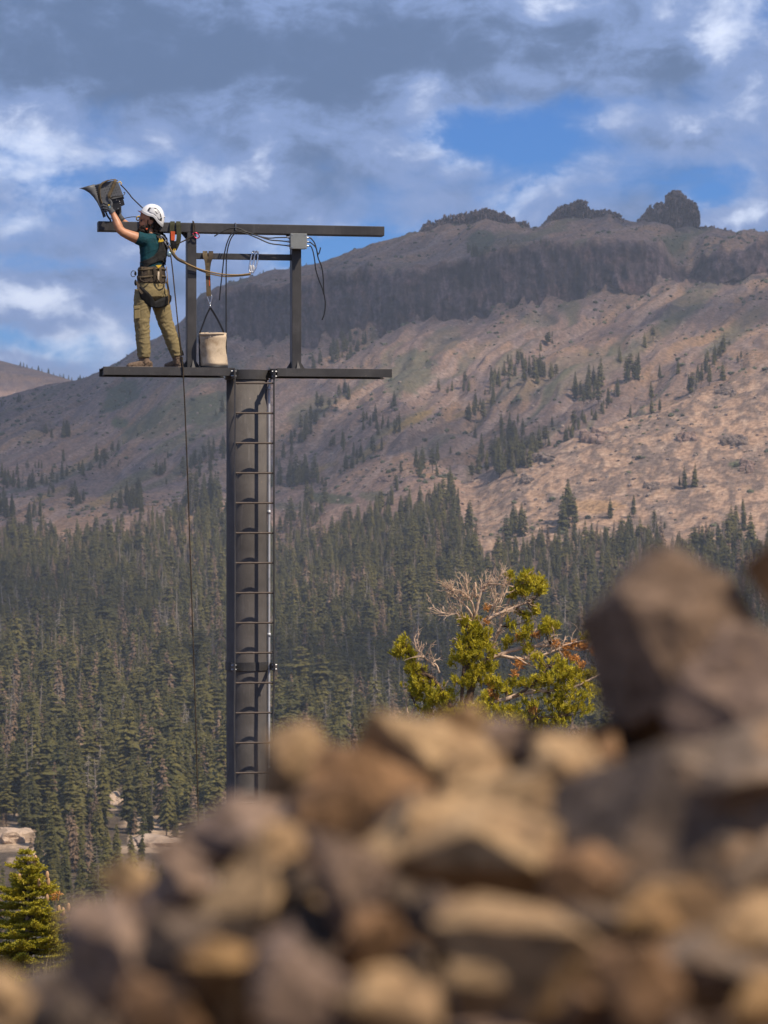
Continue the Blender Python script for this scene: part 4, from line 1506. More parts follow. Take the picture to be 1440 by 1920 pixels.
for side, sx in ((-1, bs0), (1, bs1)):
    for q in (0.78, 0.50, 0.22):
        zz = bz0 + (bz1 - bz0) * q
        mb = MB()
        mb.tube([W(sx, db + .05, zz), W(sx + side * .012, db + .05, zz), W(sx + side * .013, db + .05, zz), W(sx + side * .032, db + .05, zz)], [.015, .015, .011, .010], 8)
        mb.build('cable_gland', M_silver, jb)
        gl.append((side, W(sx + side * .03, db + .05, zz)))
# cable clip on the top beam
mb = MB()
zc = zt_t
mb.tube([W(s_of(442, .08), .079, zt_t + .004), W(s_of(442, .08), .085, zt_t - .05), W(s_of(442, .08), .09, zt_t - .075)], 0.009, 8, flat=0.4)
mb.tube([W(s_of(442, .08), .079, zt_t + .006), W(s_of(442, .08), -.03, zt_t + .006)], 0.009, 8, flat=0.4)
mb.build('cable_clip', M_zinc, tower)


def spline(pts, n=8):
    """Catmull-Rom through the points"""
    P = [Vector(p) for p in pts]
    P = [P[0] * 2 - P[1]] + P + [P[-1] * 2 - P[-2]]
    out = []
    for i in range(1, len(P) - 2):
        for k in range(n):
            t = k / n
            a, b, c, d = P[i - 1], P[i], P[i + 1], P[i + 2]
            out.append(0.5 * ((2 * b) + (c - a) * t + (2 * a - 5 * b + 4 * c - d) * t * t + (3 * b - 3 * c + d - a) * t ** 3))
    out.append(P[-2])
    return out


def line_obj(name, pts, r, mat, label=None, cat=None, parent=None, sides=8, flat=None, n=8, group=None):
    mb = MB()
    mb.tube(spline(pts, n), r, sides, flat=flat)
    o = mb.build(name, mat, parent, True, None if parent else Vector(pts[0]))
    if label:
        tag(o, label, cat, group)
    return o


G = [p for s_, p in gl if s_ < 0]
H = [p for s_, p in gl if s_ > 0]
RC = 0.0065
# cables from the left side of the box up to the clip and over
line_obj('electric_cable', [G[0], Tp(520, 445.5, .13), Tp(500, 446, .12), Tp(470, 438, .115), Tp(452, 430, .11), Tp(440, 427, .11), Tp(425, 430, .11), Tp(413, 436, .12), Tp(402, 443, .12)], RC, M_black,
         'black cable from junction box arching left along the beam, its end sticking out', 'cable', group='cables at the junction box')
line_obj('electric_cable', [G[1], Tp(525, 451.5, .125), Tp(505, 449.5, .125), Tp(480, 441, .12), Tp(462, 435, .115), Tp(448, 433, .115), Tp(435, 438, .115), Tp(427, 452, .115), Tp(421, 475, .105), Tp(417, 510, .10), Tp(413.5, 540, .10), Tp(411.5, 563, .10)], RC, M_black,
         'shorter of two black cables bending from the clip down across the middle rail', 'cable', group='cables at the junction box')
line_obj('electric_cable', [G[2], Tp(525, 459, .135), Tp(505, 456, .135), Tp(482, 446, .13), Tp(462, 438, .12), Tp(448, 435, .12), Tp(438, 440, .12), Tp(430, 455, .12), Tp(425, 480, .11), Tp(424, 520, .10), Tp(424, 580, .10), Tp(424, 640, .10), Tp(424.5, 664, .10)], RC, M_black,
         'longer black cable hanging straight down from the clip beside the bucket', 'cable', group='cables at the junction box')
line_obj('electric_cable', [H[0], Tp(583, 447, .13), Tp(590, 456, .13), Tp(594, 470, .14), Tp(597, 485, .14), Tp(603, 500, .14), Tp(606, 520, .14), Tp(607, 545, .14), Tp(610, 570, .14), Tp(608, 588, .14), Tp(604, 600, .14)], RC, M_black,
         'longest loose black cable drooping from the right side of the junction box', 'cable', group='cables at the junction box')
line_obj('electric_cable', [H[1], Tp(584, 456, .15), Tp(592, 464, .15), Tp(596, 476, .15), Tp(599, 473, .15), Tp(601, 464, .15)], RC, M_black,
         'short hooked black cable tail at the right side of the junction box', 'cable', group='cables at the junction box')
line_obj('electric_cable', [H[2], Tp(583, 462, .145), Tp(587, 472, .145), Tp(590, 488, .15), Tp(592, 505, .15), Tp(598, 525, .15), Tp(604, 540, .15), Tp(607, 552, .15)], RC, M_black,
         'middle-length black cable tied to the longest one right of the junction box', 'cable', group='cables at the junction box')
# ================================================================ PERSON AND RIGGING (built in picture px at the tower, depth d in px)
def PP(px, py, d=0.0):
    return Tp(px, py, d / PXM)


class LB:
    """lofts in (px, py, d) space"""
    def __init__(self):
        self.v = []
        self.f = []

    def rings(self, rings, caps=True):
        base = len(self.v)
        n = len(rings[0])
        for r in rings:
            self.v.extend([tuple(p) for p in r])
        for i in range(len(rings) - 1):
            for k in range(n):
                k2 = (k + 1) % n
                self.f.append((base + i * n + k, base + i * n + k2, base + (i + 1) * n + k2, base + (i + 1) * n + k))
        if caps:
            self.f.append(tuple(base + k for k in range(n))[::-1])
            self.f.append(tuple(base + (len(rings) - 1) * n + k for k in range(n)))
        return self

    def upright(self, rows, n=20):
        """rows (px, py, d, a, b, angle): ellipse in the (px, d) plane, a along the angle"""
        rs = []
        for (x, y, d, a, b, ang) in rows:
            c, s = math.cos(ang), math.sin(ang)
            ring = []
            for k in range(n):
                q = 2 * math.pi * k / n
                e, g = a * math.cos(q), b * math.sin(q)
                ring.append((x + e * c - g * s, y, d + e * s + g * c))
            rs.append(ring)
        return self.rings(rs)

    def limb(self, pts, n=14, flat=1.0):
        """pts (px, py, d, r): round tube with changing radius"""
        m = MB()
        m.tube([p[:3] for p in pts], [p[3] for p in pts], n, flat=flat)
        b = len(self.v)
        self.v.extend(m.v)
        self.f.extend([tuple(i + b for i in f) for f in m.f])
        return self

    def ball(self, c, r, sub=None):
        v, f = sub or ICO2
        b = len(self.v)
        self.v.extend([tuple(x) for x in v * np.asarray(r) + np.asarray(c)])
        self.f.extend([tuple(i + b for i in q) for q in f])
        return self

    def prism(self, poly, d0, d1):
        b = len(self.v)
        n = len(poly)
        self.v.extend([(x, y, d0) for x, y in poly] + [(x, y, d1) for x, y in poly])
        self.f.append(tuple(b + k for k in range(n)))
        self.f.append(tuple(b + n + k for k in range(n))[::-1])
        for k in range(n):
            k2 = (k + 1) % n
            self.f.append((b + k, b + n + k, b + n + k2, b + k2))
        return self

    def remesh(self, voxel, smooth=3, fold=None):
        """fuse everything into one continuous skin"""
        me = bpy.data.meshes.new('tmp')
        me.from_pydata(self.v, [], self.f)
        o = bpy.data.objects.new('tmp', me)
        COL.objects.link(o)
        m = o.modifiers.new('r', 'REMESH')
        m.mode = 'VOXEL'
        m.voxel_size = voxel
        if smooth:
            s = o.modifiers.new('s', 'SMOOTH')
            s.factor = 0.5
            s.iterations = smooth
        dg = bpy.context.evaluated_depsgraph_get()
        ev = o.evaluated_get(dg).to_mesh()
        V = np.array([v.co[:] for v in ev.vertices])
        Nn = np.array([v.normal[:] for v in ev.vertices])
        self.f = [tuple(p.vertices) for p in ev.polygons]
        o.evaluated_get(dg).to_mesh_clear()
        bpy.data.objects.remove(o)
        bpy.data.meshes.remove(me)
        if fold is not None:
            V = V + Nn * fold(V)[:, None]
        self.v = [tuple(v) for v in V]
        return self

    def build(self, name, mat, parent=None, smooth=True, label=None):
        wv = [PP(*v) for v in self.v]
        # px space is mirrored (y down): turn the faces round
        o = obj(name, wv, [f[::-1] for f in self.f], mat, parent, smooth, None if parent else wv[0])
        if label:
            o['label'] = label
        return o


def strip(name, pts, width, thick, mat, parent=None, n=6, axis=(0, 0, 1)):
    """flat webbing along a px-space path, its width along axis"""
    P = spline([Vector(p) for p in pts], n)
    ax = Vector(axis).normalized()
    l = LB()
    rs = []
    for i, p in enumerate(P):
        t = (P[min(i + 1, len(P) - 1)] - P[max(i - 1, 0)]).normalized()
        a = (ax - t * ax.dot(t))
        a = a.normalized() if a.length > 1e-4 else t.orthogonal().normalized()
        b = t.cross(a)
        rs.append([p + a * width / 2 + b * thick / 2, p - a * width / 2 + b * thick / 2, p - a * width / 2 - b * thick / 2, p + a * width / 2 - b * thick / 2])
    l.rings(rs)
    return l.build(name, mat, parent, False)


def cord(name, pts, r, mat, parent=None, n=6, sides=8):
    l = LB()
    m = MB()
    m.tube(spline([Vector(p) for p in pts], n), r, sides)
    l.v, l.f = m.v, m.f
    return l.build(name, mat, parent, True)


def weave_mat(name, col, rough=0.9, scale=700.0, var=0.3, big=14.0):
    m = pmat(name, col, rough, 0.0, var, big, 0.5, scale)
    m.node_tree.nodes['Bump'].inputs['Distance'].default_value = 0.002
    m.node_tree.nodes['Principled BSDF'].inputs['Specular IOR Level'].default_value = 0.2
    return m


M_skin = pmat('tanned_skin', (0.50, 0.235, 0.125), 0.5, var=0.16, scale=18.0, bump=0.1, bscale=120.0)
M_shirt = weave_mat('teal_cotton', (0.008, 0.052, 0.066), 0.85)
M_trous = weave_mat('olive_canvas', (0.245, 0.195, 0.098), 0.85, var=0.10)
M_vest = weave_mat('charcoal_vest_cloth', (0.027, 0.027, 0.026), 0.85)
M_web = weave_mat('brown_webbing', (0.125, 0.095, 0.058), 0.9)
M_webd = weave_mat('dark_brown_webbing', (0.072, 0.055, 0.040), 0.9)
M_pad = weave_mat('black_padding', (0.016, 0.016, 0.017), 0.8)
M_boot = weave_mat('muddy_boot_leather', (0.165, 0.115, 0.080), 0.75, big=30.0, var=0.5)
M_sole = pmat('boot_sole_rubber', (0.26, 0.205, 0.16), 0.8, var=0.4, scale=40.0)
M_glove = weave_mat('grey_glove_knit', (0.085, 0.088, 0.095), 0.8)
M_helmet = pmat('white_helmet_shell', (0.80, 0.80, 0.80), 0.25, var=0.02, scale=6.0, coat=0.3)
M_hgrey = pmat('helmet_grey_trim', (0.50, 0.51, 0.53), 0.4, var=0.05)
M_hdark = pmat('helmet_vent_dark', (0.03, 0.03, 0.035), 0.5)
M_peak = pmat('dusky_red_peak', (0.12, 0.03, 0.028), 0.5)
M_hair = weave_mat('dark_brown_hair', (0.022, 0.013, 0.009), 0.6, 900.0)
M_yellow = pmat('yellow_tag', (0.78, 0.50, 0.03), 0.5, var=0.1)
M_orange = pmat('orange_tag', (0.62, 0.09, 0.015), 0.6, var=0.15)
M_green_web = weave_mat('olive_green_webbing', (0.055, 0.056, 0.032), 0.9)
M_rope = weave_mat('tan_rope', (0.33, 0.225, 0.11), 0.9, 1200.0, var=0.4, big=160.0)
M_ropedark = weave_mat('dark_rope', (0.060, 0.045, 0.032), 0.9, 1200.0)
M_canvas = pmat('stained_canvas', (0.62, 0.50, 0.36), 0.9, 0.0, 0.12, 5.0, 0.4, 500.0, col2=(0.33, 0.235, 0.15), spec=0.2)
M_lampgrey = pmat('floodlight_grey_metal', (0.105, 0.11, 0.12), 0.55, 0.0, 0.12, 14.0)
M_lampdark = pmat('floodlight_dark_metal', (0.022, 0.022, 0.025), 0.45, 0.3, 0.2, 14.0)
M_glass = pmat('floodlight_glass', (0.10, 0.12, 0.14), 0.08, 0.0, 0.05)
M_pink = pmat('anodised_pink', (0.45, 0.03, 0.08), 0.3, 0.7, 0.1)
M_blue = pmat('anodised_blue_grey', (0.22, 0.32, 0.36), 0.35, 0.6, 0.1)

person = empty('person', PP(290, 690, 4))
tag(person, 'person in white helmet, teal shirt and harness standing on the platform, lifting a floodlight', 'person')
ANG = math.atan2(0.80, -0.60)                 # shoulder line runs from far right to near left


def folds(amp, fx=0.16, fy=0.10, seed=0.0):
    def fn(V):
        a = fbm(V[:, 0] * fx * .5 + seed, V[:, 1] * fy * .5 + V[:, 0] * 0.03, V[:, 2] * 0.05, octaves=2)
        # long slanting creases
        p = V[:, 0] * 0.055 + V[:, 1] * 0.105 + 0.5 * fbm(V[:, 0] * .03, V[:, 1] * .03, V[:, 2] * .03, octaves=2)
        b = ridged(p + seed, (V[:, 1] * 0.02 - V[:, 0] * 0.035), V[:, 2] * 0.02, octaves=1)
        return amp * (0.55 * a + 0.55 * np.clip(b - 0.55, 0, 1) * 2 - 0.2)
    return fn


SH_L, EL_L, WR_L = (271, 451, 28), (226.5, 434, 40), (211.5, 400, 34)
SH_R, EL_R, WR_R = (300, 449, -12), (262, 428, -40), (231, 410, -30)


def torso_rows(g=0.0, y0=438, y1=545):
    rows = [(286, 437, 8, 12, 11), (286.5, 441, 8, 25, 15), (286.5, 446, 8, 32, 18.5), (286.5, 456, 8, 33.5, 20.5), (286.5, 470, 8, 31, 20.5), (286, 486, 8, 28.5, 19.5), (285.5, 502, 8, 27.5, 19), (284.5, 518, 9, 28, 19.5), (284, 532, 9, 30, 21), (284, 545, 9, 31, 22)]
    return [(x, y, d, a + g, b + g, ANG) for (x, y, d, a, b) in rows if y0 <= y <= y1]


# body under the clothes, head, bare arms: one skin
L = LB()
L.upright(torso_rows(-3.0))
L.upright([(283, 446, 9, 10, 10, 0), (280.5, 437, 10, 9.5, 9.5, 0), (278, 428, 10, 9.5, 9.5, 0), (277, 420, 10, 10, 10, 0)])
L.ball((280.5, 408, 10), (18.5, 20.5, 14.0), ICO3)                     # skull
L.ball((273.0, 419.5, 10.5), (11.5, 13.5, 10.5), ICO3)               # face and jaw
L.limb([(264.5, 412, 10.5, 2.4), (261.2, 418.5, 10.5, 2.9), (263.5, 421, 10.5, 2.2)], 10)     # nose
L.limb([(265.5, 407.5, 4, 2.6), (264.3, 408, 10.5, 2.8), (265.5, 407.5, 17, 2.6)], 8)       # brow
L.limb([(263.2, 425.5, 5.5, 1.7), (262.2, 425.6, 10.5, 1.9), (263.2, 425.5, 15.5, 1.7)], 8)    # lips
L.ball((268.0, 434, 10.5), (6.5, 4.5, 6.5))                            # chin
L.ball((282.3, 418.2, 21.5), (3.0, 4.6, 2.0))                          # ear
L.ball((282.3, 418.2, -1.0), (3.0, 4.6, 2.0))
L.limb([SH_L + (11.5,), (250, 444, 35, 10.3), (240, 440, 38, 9.2), (230.5, 435.5, 40, 8.3), (225.0, 430.5, 40, 8.2), (221.5, 423, 38.5, 8.3), (218, 414, 36.5, 7.2), (213.5, 404, 34.5, 5.7), (210.5, 398.5, 34, 5.2), (206, 393, 33, 4)], 16)
L.limb([SH_R + (11.0,), (284, 445, -26, 9.5), (268, 438, -40, 8.4), (261, 434, -43, 8.0), (249, 427, -40, 7.2), (238, 420, -36, 5.6), (229, 413.5, -32, 5.0), (224, 408, -30, 4)], 16)
L.limb([(268, 548, 21, 15), (266, 580, 22, 13.5), (266, 612, 22, 10.5), (268, 640, 20, 9.8), (269, 672, 18, 7.5)], 16)
L.limb([(299, 548, -4, 15), (305, 580, -5, 13.5), (312, 612, -6, 10.5), (322, 640, -8, 9.8), (332, 672, -9, 7.5)], 16)
L.remesh(1.25, 3).build('body', M_skin, person)
# eyes
for dd in (5.3, 15.7):
    LB().ball((266.2, 412.2, dd), (1.5, 1.3, 1.5), ICO2).build('eye', M_hdark, person)
# hair below the helmet and full beard
L = LB()
L.ball((290, 418, 9), (11.5, 14, 13.4), ICO3)
L.ball((292.5, 426, 8.5), (8.0, 9, 11.5), ICO3)
L.ball((286.5, 409, 10), (16, 9, 15.2), ICO3)
L.limb([(296, 428, 12, 4), (299, 433.5, 13, 2.6), (301, 436, 13, 1.3)], 8)
L.limb([(291, 431, 16, 4), (293, 437, 17, 2)], 8)
L.limb([(286, 420, 21, 3), (286.5, 428, 21, 2.2)], 8)
L.remesh(1.1, 2, lambda V: 1.3 * fbm(V[:, 0] * 0.7, V[:, 1] * 0.12, V[:, 2] * 0.7, octaves=2)).build('hair', M_hair, person)
L = LB()
L.ball((268.0, 433.0, 10.5), (10.5, 9.0, 12.4), ICO3)
L.ball((270.5, 426.5, 10.5), (8.0, 7.0, 13.0), ICO3)
L.ball((277.0, 433.5, 10.5), (6.0, 6.0, 12.0), ICO3)
L.ball((263.8, 430, 10.5), (4.2, 4.8, 7), ICO3)
L.ball((274.5, 429.5, 10.5), (7.5, 8.5, 12.2), ICO3)
L.ball((279.0, 423, 10.5), (4.5, 7, 12.3), ICO3)
L.limb([(263.0, 422.6, 5.5, 1.3), (261.9, 423.0, 10.5, 1.7), (263.0, 422.6, 15.5, 1.3)], 8)
L.remesh(1.0, 1, lambda V: 0.9 * fbm(V[:, 0] * 0.5, V[:, 1] * 0.3, V[:, 2] * 0.5, octaves=2)).build('beard', M_hair, person)
cord('sunglasses', [(282, 413.5, 21.8), (274, 412.3, 21.6), (267.5, 412.2, 19.0), (264.6, 412.6, 16)], 0.7, M_hdark, person)
for dd in (5.4, 15.8):
    LB().ball((265.3, 413.2, dd), (1.7, 2.6, 4.0), ICO2).build('lens', M_hdark, person)
# t-shirt with short sleeves
L = LB()
L.upright(torso_rows(0.2, 437, 520))
L.limb([(276, 450, 24, 13.5), SH_L + (14.0,), (262, 447.5, 32, 13.2), (256, 445.2, 34, 12.4)], 18)
L.limb([(296, 449, -8, 13), SH_R + (13.5,), (292, 444, -19, 12.8), (282, 438, -26, 12.0)], 18)
L.remesh(1.2, 3, folds(1.1, .2, .14, 3.0)).build('t_shirt', M_shirt, person)
# vest: the back and shoulders of a work harness, open at the near side
L = LB()
L.upright([(x + 1.0, y, d, a + 1.2, b + 2.6, an) for (x, y, d, a, b, an) in torso_rows(0, 441, 518)])
v_vest = L.remesh(1.2, 2, folds(0.9, .15, .12, 9.0))
# keep only the panel on his back and far side, and a band round the lower ribs
keepv = []
V = np.array(v_vest.v)
side_x = np.interp(V[:, 1], [436, 442, 450, 462, 472, 480, 486, 492, 506], [284, 293, 298, 299, 295, 287, 275, 258, 240])
ok = (V[:, 0] > side_x) | (V[:, 2] < -4)
ok &= V[:, 1] < np.interp(V[:, 0], [252, 270, 285, 296, 304, 310, 318], [504, 502, 496, 491, 489, 497, 504])
idx = -np.ones(len(V), int)
fs = [f for f in v_vest.f if all(ok[i] for i in f)]
used = sorted({i for f in fs for i in f})
idx[used] = np.arange(len(used))
inner = V.copy()
cx = np.array((286, 0, 8))
for i in used:
    dv = np.array((V[i, 0] - 286, 0, V[i, 2] - 8))
    inner[i] = V[i] - dv / max(1e-6, np.linalg.norm(dv)) * 1.8
vv = [tuple(V[i]) for i in used] + [tuple(inner[i]) for i in used]
n_u = len(used)
ff2 = [tuple(idx[i] for i in f) for f in fs]
edges = {}
for f in ff2:
    for a, b in zip(f, f[1:] + f[:1]):
        edges[(a, b)] = edges.get((a, b), 0) + 1
allf = list(ff2) + [tuple(i + n_u for i in f[::-1]) for f in ff2]
for (a, b) in edges:
    if (b, a) not in edges:
        allf.append((b, a, a + n_u, b + n_u))
L = LB()
L.v, L.f = vv, allf
vest = L.build('vest', M_vest, person)
# trousers
L = LB()
L.upright([(284, 521, 9, 29, 20, ANG), (284, 532, 9, 31, 22, ANG), (284, 546, 9, 32.5, 23.5, ANG), (284, 556, 9, 31, 22, ANG), (285, 563, 9, 20, 14, ANG)])
L.limb([(270, 545, 21, 17.5), (267.5, 562, 22, 17.5), (266, 585, 22.5, 16.2), (266.3, 606, 22.5, 14.6), (267, 620, 22, 14.2), (268.5, 640, 20.5, 13.8), (269.5, 655, 19.5, 12.9), (269.5, 665, 18.5, 12.3), (269.5, 669.5, 18, 12.0)], 20)
L.limb([(297, 545, -3, 17.5), (300, 562, -4, 17.5), (305, 585, -5.5, 16.0), (311, 606, -6.5, 14.4), (316, 620, -7, 13.9), (323.5, 640, -8, 13.4), (329, 655, -8.5, 12.5), (332, 663, -9, 12.0), (333.2, 668, -9, 11.6)], 20)


def trouser_fold(V):
    base = folds(1.35, .14, .10, 5.0)(V)
    # creases bunch at the knee and above the boot
    k = np.exp(-((V[:, 1] - 612) / 16) ** 2) + 1.2 * np.exp(-((V[:, 1] - 664) / 10) ** 2) + 0.8 * np.exp(-((V[:, 1] - 556) / 12) ** 2)
    w = np.sin(V[:, 1] * 0.62 + 1.6 * fbm(V[:, 0] * 0.1, V[:, 1] * 0.05, V[:, 2] * 0.1, octaves=2) * 3 + V[:, 0] * 0.22)
    return base + 0.42 * k * w


L.remesh(1.2, 2, trouser_fold)
trous = L.build('trousers', M_trous, person)
l = LB()
l.prism([(251.5, 576), (262, 575), (262.5, 597), (252, 598)], 36.5, 38.8)
l.remesh(0.9, 2)
l.build('cargo_pocket', M_trous, trous)
l = LB()
l.prism([(251, 573.5), (262.6, 572.5), (262.6, 579), (251, 580)], 37.4, 39.8)
l.remesh(0.9, 1)
l.build('pocket_flap', M_trous, trous)


def boot(toe, heel, ankle, name='boot'):
    """toe, heel at the sole (px, py, d); ankle top (px, py, d)"""
    t, h, a = Vector(toe), Vector(heel), Vector(ankle)
    ax = (t - h)
    Ln = ax.length
    ax.normalize()
    sd = Vector((ax.z, 0, -ax.x)).normalized()
    up = Vector((0, -1, 0))
    rows = [(-0.02, 6.0, 5.5, 11.5), (0.10, 7.6, 7.5, 16), (0.28, 8.0, 8.2, 18), (0.45, 8.0, 7.2, 16.0), (0.60, 8.8, 6.0, 13.0), (0.78, 9.0, 4.7, 11.2), (0.93, 7.6, 3.8, 9.4), (1.0, 4.8, 2.8, 7.0)]
    L = LB()
    rs = []
    for (q, w, _, hgt) in rows:
        c = h + ax * (Ln * q) + up * (hgt / 2)
        rs.append([c + sd * (w * math.copysign(abs(math.cos(k)) ** 0.7, math.cos(k))) + up * (hgt / 2 * math.copysign(abs(math.sin(k)) ** 0.7, math.sin(k))) for k in np.linspace(0, 2 * math.pi, 17)[:-1]])
    L.rings(rs)
    base = h + ax * (Ln * 0.24) + up * 8
    L.limb([tuple(base) + (9.4,), tuple((base + a) / 2) + (9.4,), tuple(a) + (9.6,)], 14)
    L.limb([tuple(a + up * -3) + (9.6,), tuple(a) + (10.1,), tuple(a + up * 1.5) + (9.4,)], 14)
    L.remesh(1.0, 2, lambda V: 0.5 * fbm(V[:, 0] * 0.3, V[:, 1] * 0.3, V[:, 2] * 0.3, octaves=2))
    b = L.build(name, M_boot, person)
    S = LB()
    prof = [(-0.03, 5.5), (0.08, 8.0), (0.28, 8.3), (0.45, 7.9), (0.62, 9.3), (0.82, 9.6), (0.95, 7.6), (1.03, 3.5)]
    ring = [h + ax * (Ln * q) + sd * w for q, w in prof] + [h + ax * (Ln * q) - sd * w for q, w in prof[::-1]]
    S.rings([[p for p in ring], [p + up * 3.6 for p in ring]])
    S.build('sole', M_sole, b, False)
    # laces
    for q in (0.40, 0.47, 0.54):
        c = h + ax * (Ln * q) + up * (17.0 - (q - .4) * 26)
        m = LB().limb([tuple(c - sd * 4.5 - up * 0.8) + (0.5,), tuple(c + up * 0.5) + (0.55,), tuple(c + sd * 4.5 - up * 0.8) + (0.5,)], 6)
        m.build('lace', M_webd, b)
    return b


boot((237.5, 690.6, 24), (284.5, 690.6, 17), (269.5, 670, 18))
boot((311, 690.6, -28), (341.5, 690.6, -2), (333, 670, -8))


def hand(wrist, palm, knuckles, tips, thumb, name='glove', pd=(6.0, 6.5, 3.6)):
    """palm, four fingers of three joints and a thumb that closes against them"""
    L = LB()
    L.limb([wrist + (6.6,), tuple((Vector(wrist) + Vector(palm)) / 2) + (5.6,), palm + (5.2,)], 12)
    L.ball(palm, pd, ICO3)
    for kn in knuckles:
        L.limb([palm + (3.0,), kn[0] + (2.3,)], 8)
        L.limb([kn[0] + (2.25,), kn[1] + (2.05,), kn[2] + (1.85,), kn[3] + (1.5,)], 10)
        for p, r in zip(kn, (2.3, 2.1, 1.9, 1.6)):
            L.ball(p, (r, r, r))
    L.limb([thumb[0] + (2.9,), thumb[1] + (2.4,), thumb[2] + (1.8,)], 10)
    for p, r in zip(thumb, (2.9, 2.4, 1.8)):
        L.ball(p, (r, r, r))
    L.remesh(0.55, 2)
    return L.build(name, M_glove, person)


DF = 28.0        # near face of the floodlight
g_l = hand((210.8, 399, 34), (206, 391.5, 34.5),
           [[(201, 383.6, 34.2), (196.0, 381.0, 32.6), (192.3, 382.6, 30.3), (190.5, 385.5, 29.4)], [(199.3, 387.2, 35.2), (194.0, 385.6, 33.4), (190.8, 387.6, 30.8), (190.2, 390.2, 29.6)],
            [(199.0, 391.2, 35.2), (194.2, 390.4, 33.4), (191.6, 392.4, 30.8), (191.4, 394.8, 29.6)], [(200.2, 395.2, 34.4), (196.4, 395.4, 32.6), (194.2, 397.2, 30.4), (194.2, 399.4, 29.6)]], None,
           [(208.5, 385.5, 34.5), (209.0, 379.8, 32.4), (207.0, 375.2, 30.2)])
LB().prism([(203.2, 386.2), (207.2, 385.2), (208.2, 389.4), (204.4, 390.6)], 38.0, 38.4).build('badge', M_blue, g_l, False)
LB().prism([(202.6, 383.6), (205.2, 383.0), (205.8, 385.0), (203.2, 385.7)], 37.4, 37.8).build('badge', M_yellow, g_l, False)
hand((229, 413.5, -32), (222.5, 403.5, -30.5),
     [[(218.5, 397.5, -31.5), (216.0, 393.2, -31.2), (215.2, 389.6, -29.8), (216.0, 386.6, -28.4)], [(220.6, 396.4, -30.5), (218.6, 392.0, -30.0), (218.2, 388.4, -28.8), (219.0, 385.6, -27.6)],
      [(223.2, 396.4, -30.0), (222.2, 392.2, -29.4), (222.0, 388.8, -28.2), (222.6, 386.2, -27.0)], [(225.8, 397.4, -30.0), (225.8, 394.0, -29.2), (226.0, 391.0, -28.0), (226.4, 388.8, -27.0)]], None,
     [(217.5, 404.5, -28.0), (213.6, 401.0, -26.0), (211.6, 397.0, -24.4)])

# helmet -----------------------------------------------------------------------
TILT = math.radians(24)


def helmet_pt(q, w, grow=1.0, cut=None):
    """shell point; q round the head (0 front, pi back, near side at pi/2), w 0 rim .. 1 crown"""
    a = w * math.pi / 2
    # rim dips behind the ear and at the back, rises at the brow
    rim = 2.0 + 8.5 * max(0.0, -math.cos(q)) ** 1.3 + 1.5 * math.sin(q) ** 2 - 1.5 * max(0.0, math.cos(q)) - 3.2 * math.exp(-((math.cos(q) + 0.05) / 0.35) ** 2)
    x = -math.cos(q) * math.cos(a) ** 0.82 * 23.8 * grow
    d = math.sin(q) * math.cos(a) ** 0.82 * 18.8 * grow
    y = -math.sin(a) * 22.5 * grow + rim * (1 - w) ** 1.2
    c, s = math.cos(TILT), math.sin(TILT)
    return (286.4 + (x * c - y * s) * 1.04, 406.3 + (x * s + y * c) * 1.04, 10 + d * 1.04)


def shell(g0_, g1_, w0=0.0, w1=1.0, nq=48, nw=14):
    L = LB()
    rings = []
    for g_, seq in ((g1_, np.linspace(w0, w1, nw)), (g0_, np.linspace(w1, w0, nw))):
        for w in seq:
            rings.append([helmet_pt(2 * math.pi * k / nq, min(w, 0.985), g_) for k in range(nq)])
    L.rings(rings + [rings[0]], caps=False)
    return L


helmet = shell(0.90, 1.0).build('helmet', M_helmet, person)
shell(0.985, 1.035, 0.0, 0.10).build('rim', M_hgrey, helmet)


def patch_on(name, pts, mat, grow, parent=helmet, thick=0.03):
    """raised or sunk patch that follows the shell; pts (q, w) outline as a small grid"""
    L = LB()
    n = len(pts)
    m = 5
    rows = []
    cq = sum(p[0] for p in pts) / n
    cw = sum(p[1] for p in pts) / n
    for g_ in (grow,):
        for t in (1.0, 0.66, 0.33, 0.02):
            rows.append([helmet_pt(cq + (q - cq) * t, cw + (w - cw) * t, g_) for q, w in pts])
    low = [helmet_pt(q, w, grow - thick) for q, w in pts]
    L.rings([low] + rows)
    return L.build(name, mat, parent)


H2 = math.pi / 2
patch_on('side_panel', [(H2 - .62, .20), (H2 - .3, .16), (H2 + .1, .14), (H2 + .5, .12), (H2 + .85, .16), (H2 + .8, .34), (H2 + .45, .50), (H2, .56), (H2 - .4, .50), (H2 - .66, .34)], M_hgrey, 1.02)
patch_on('side_vent', [(H2 - .62, .26), (H2 - .46, .24), (H2 - .48, .44), (H2 - .64, .40)], M_hdark, 1.045)
patch_on('side_vent', [(H2 + .60, .14), (H2 + .84, .18), (H2 + .80, .31), (H2 + .62, .23)], M_hdark, 1.045)
patch_on('vent_slot', [(H2 - .22, .47), (H2 + .02, .44), (H2 + .02, .50), (H2 - .1, .52)], M_hdark, 1.045)
patch_on('vent_slot', [(H2 + .10, .44), (H2 + .15, .44), (H2 + .15, .49), (H2 + .10, .49)], M_hdark, 1.045)
patch_on('vent_slot', [(H2 + .22, .41), (H2 + .26, .41), (H2 + .26, .48), (H2 + .22, .48)], M_hdark, 1.045)
patch_on('vent_slot', [(H2 + .34, .39), (H2 + .39, .38), (H2 + .39, .43), (H2 + .34, .44)], M_hdark, 1.045)
patch_on('vent_slot', [(H2 + .48, .38), (H2 + .62, .27), (H2 + .68, .30), (H2 + .54, .42)], M_hdark, 1.045)
patch_on('emblem', [(H2 - .04, .335), (H2 + .16, .30), (H2 + .30, .30), (H2 + .18, .26), (H2 + .02, .29)], M_hdark, 1.04)
L = LB()
pk = []
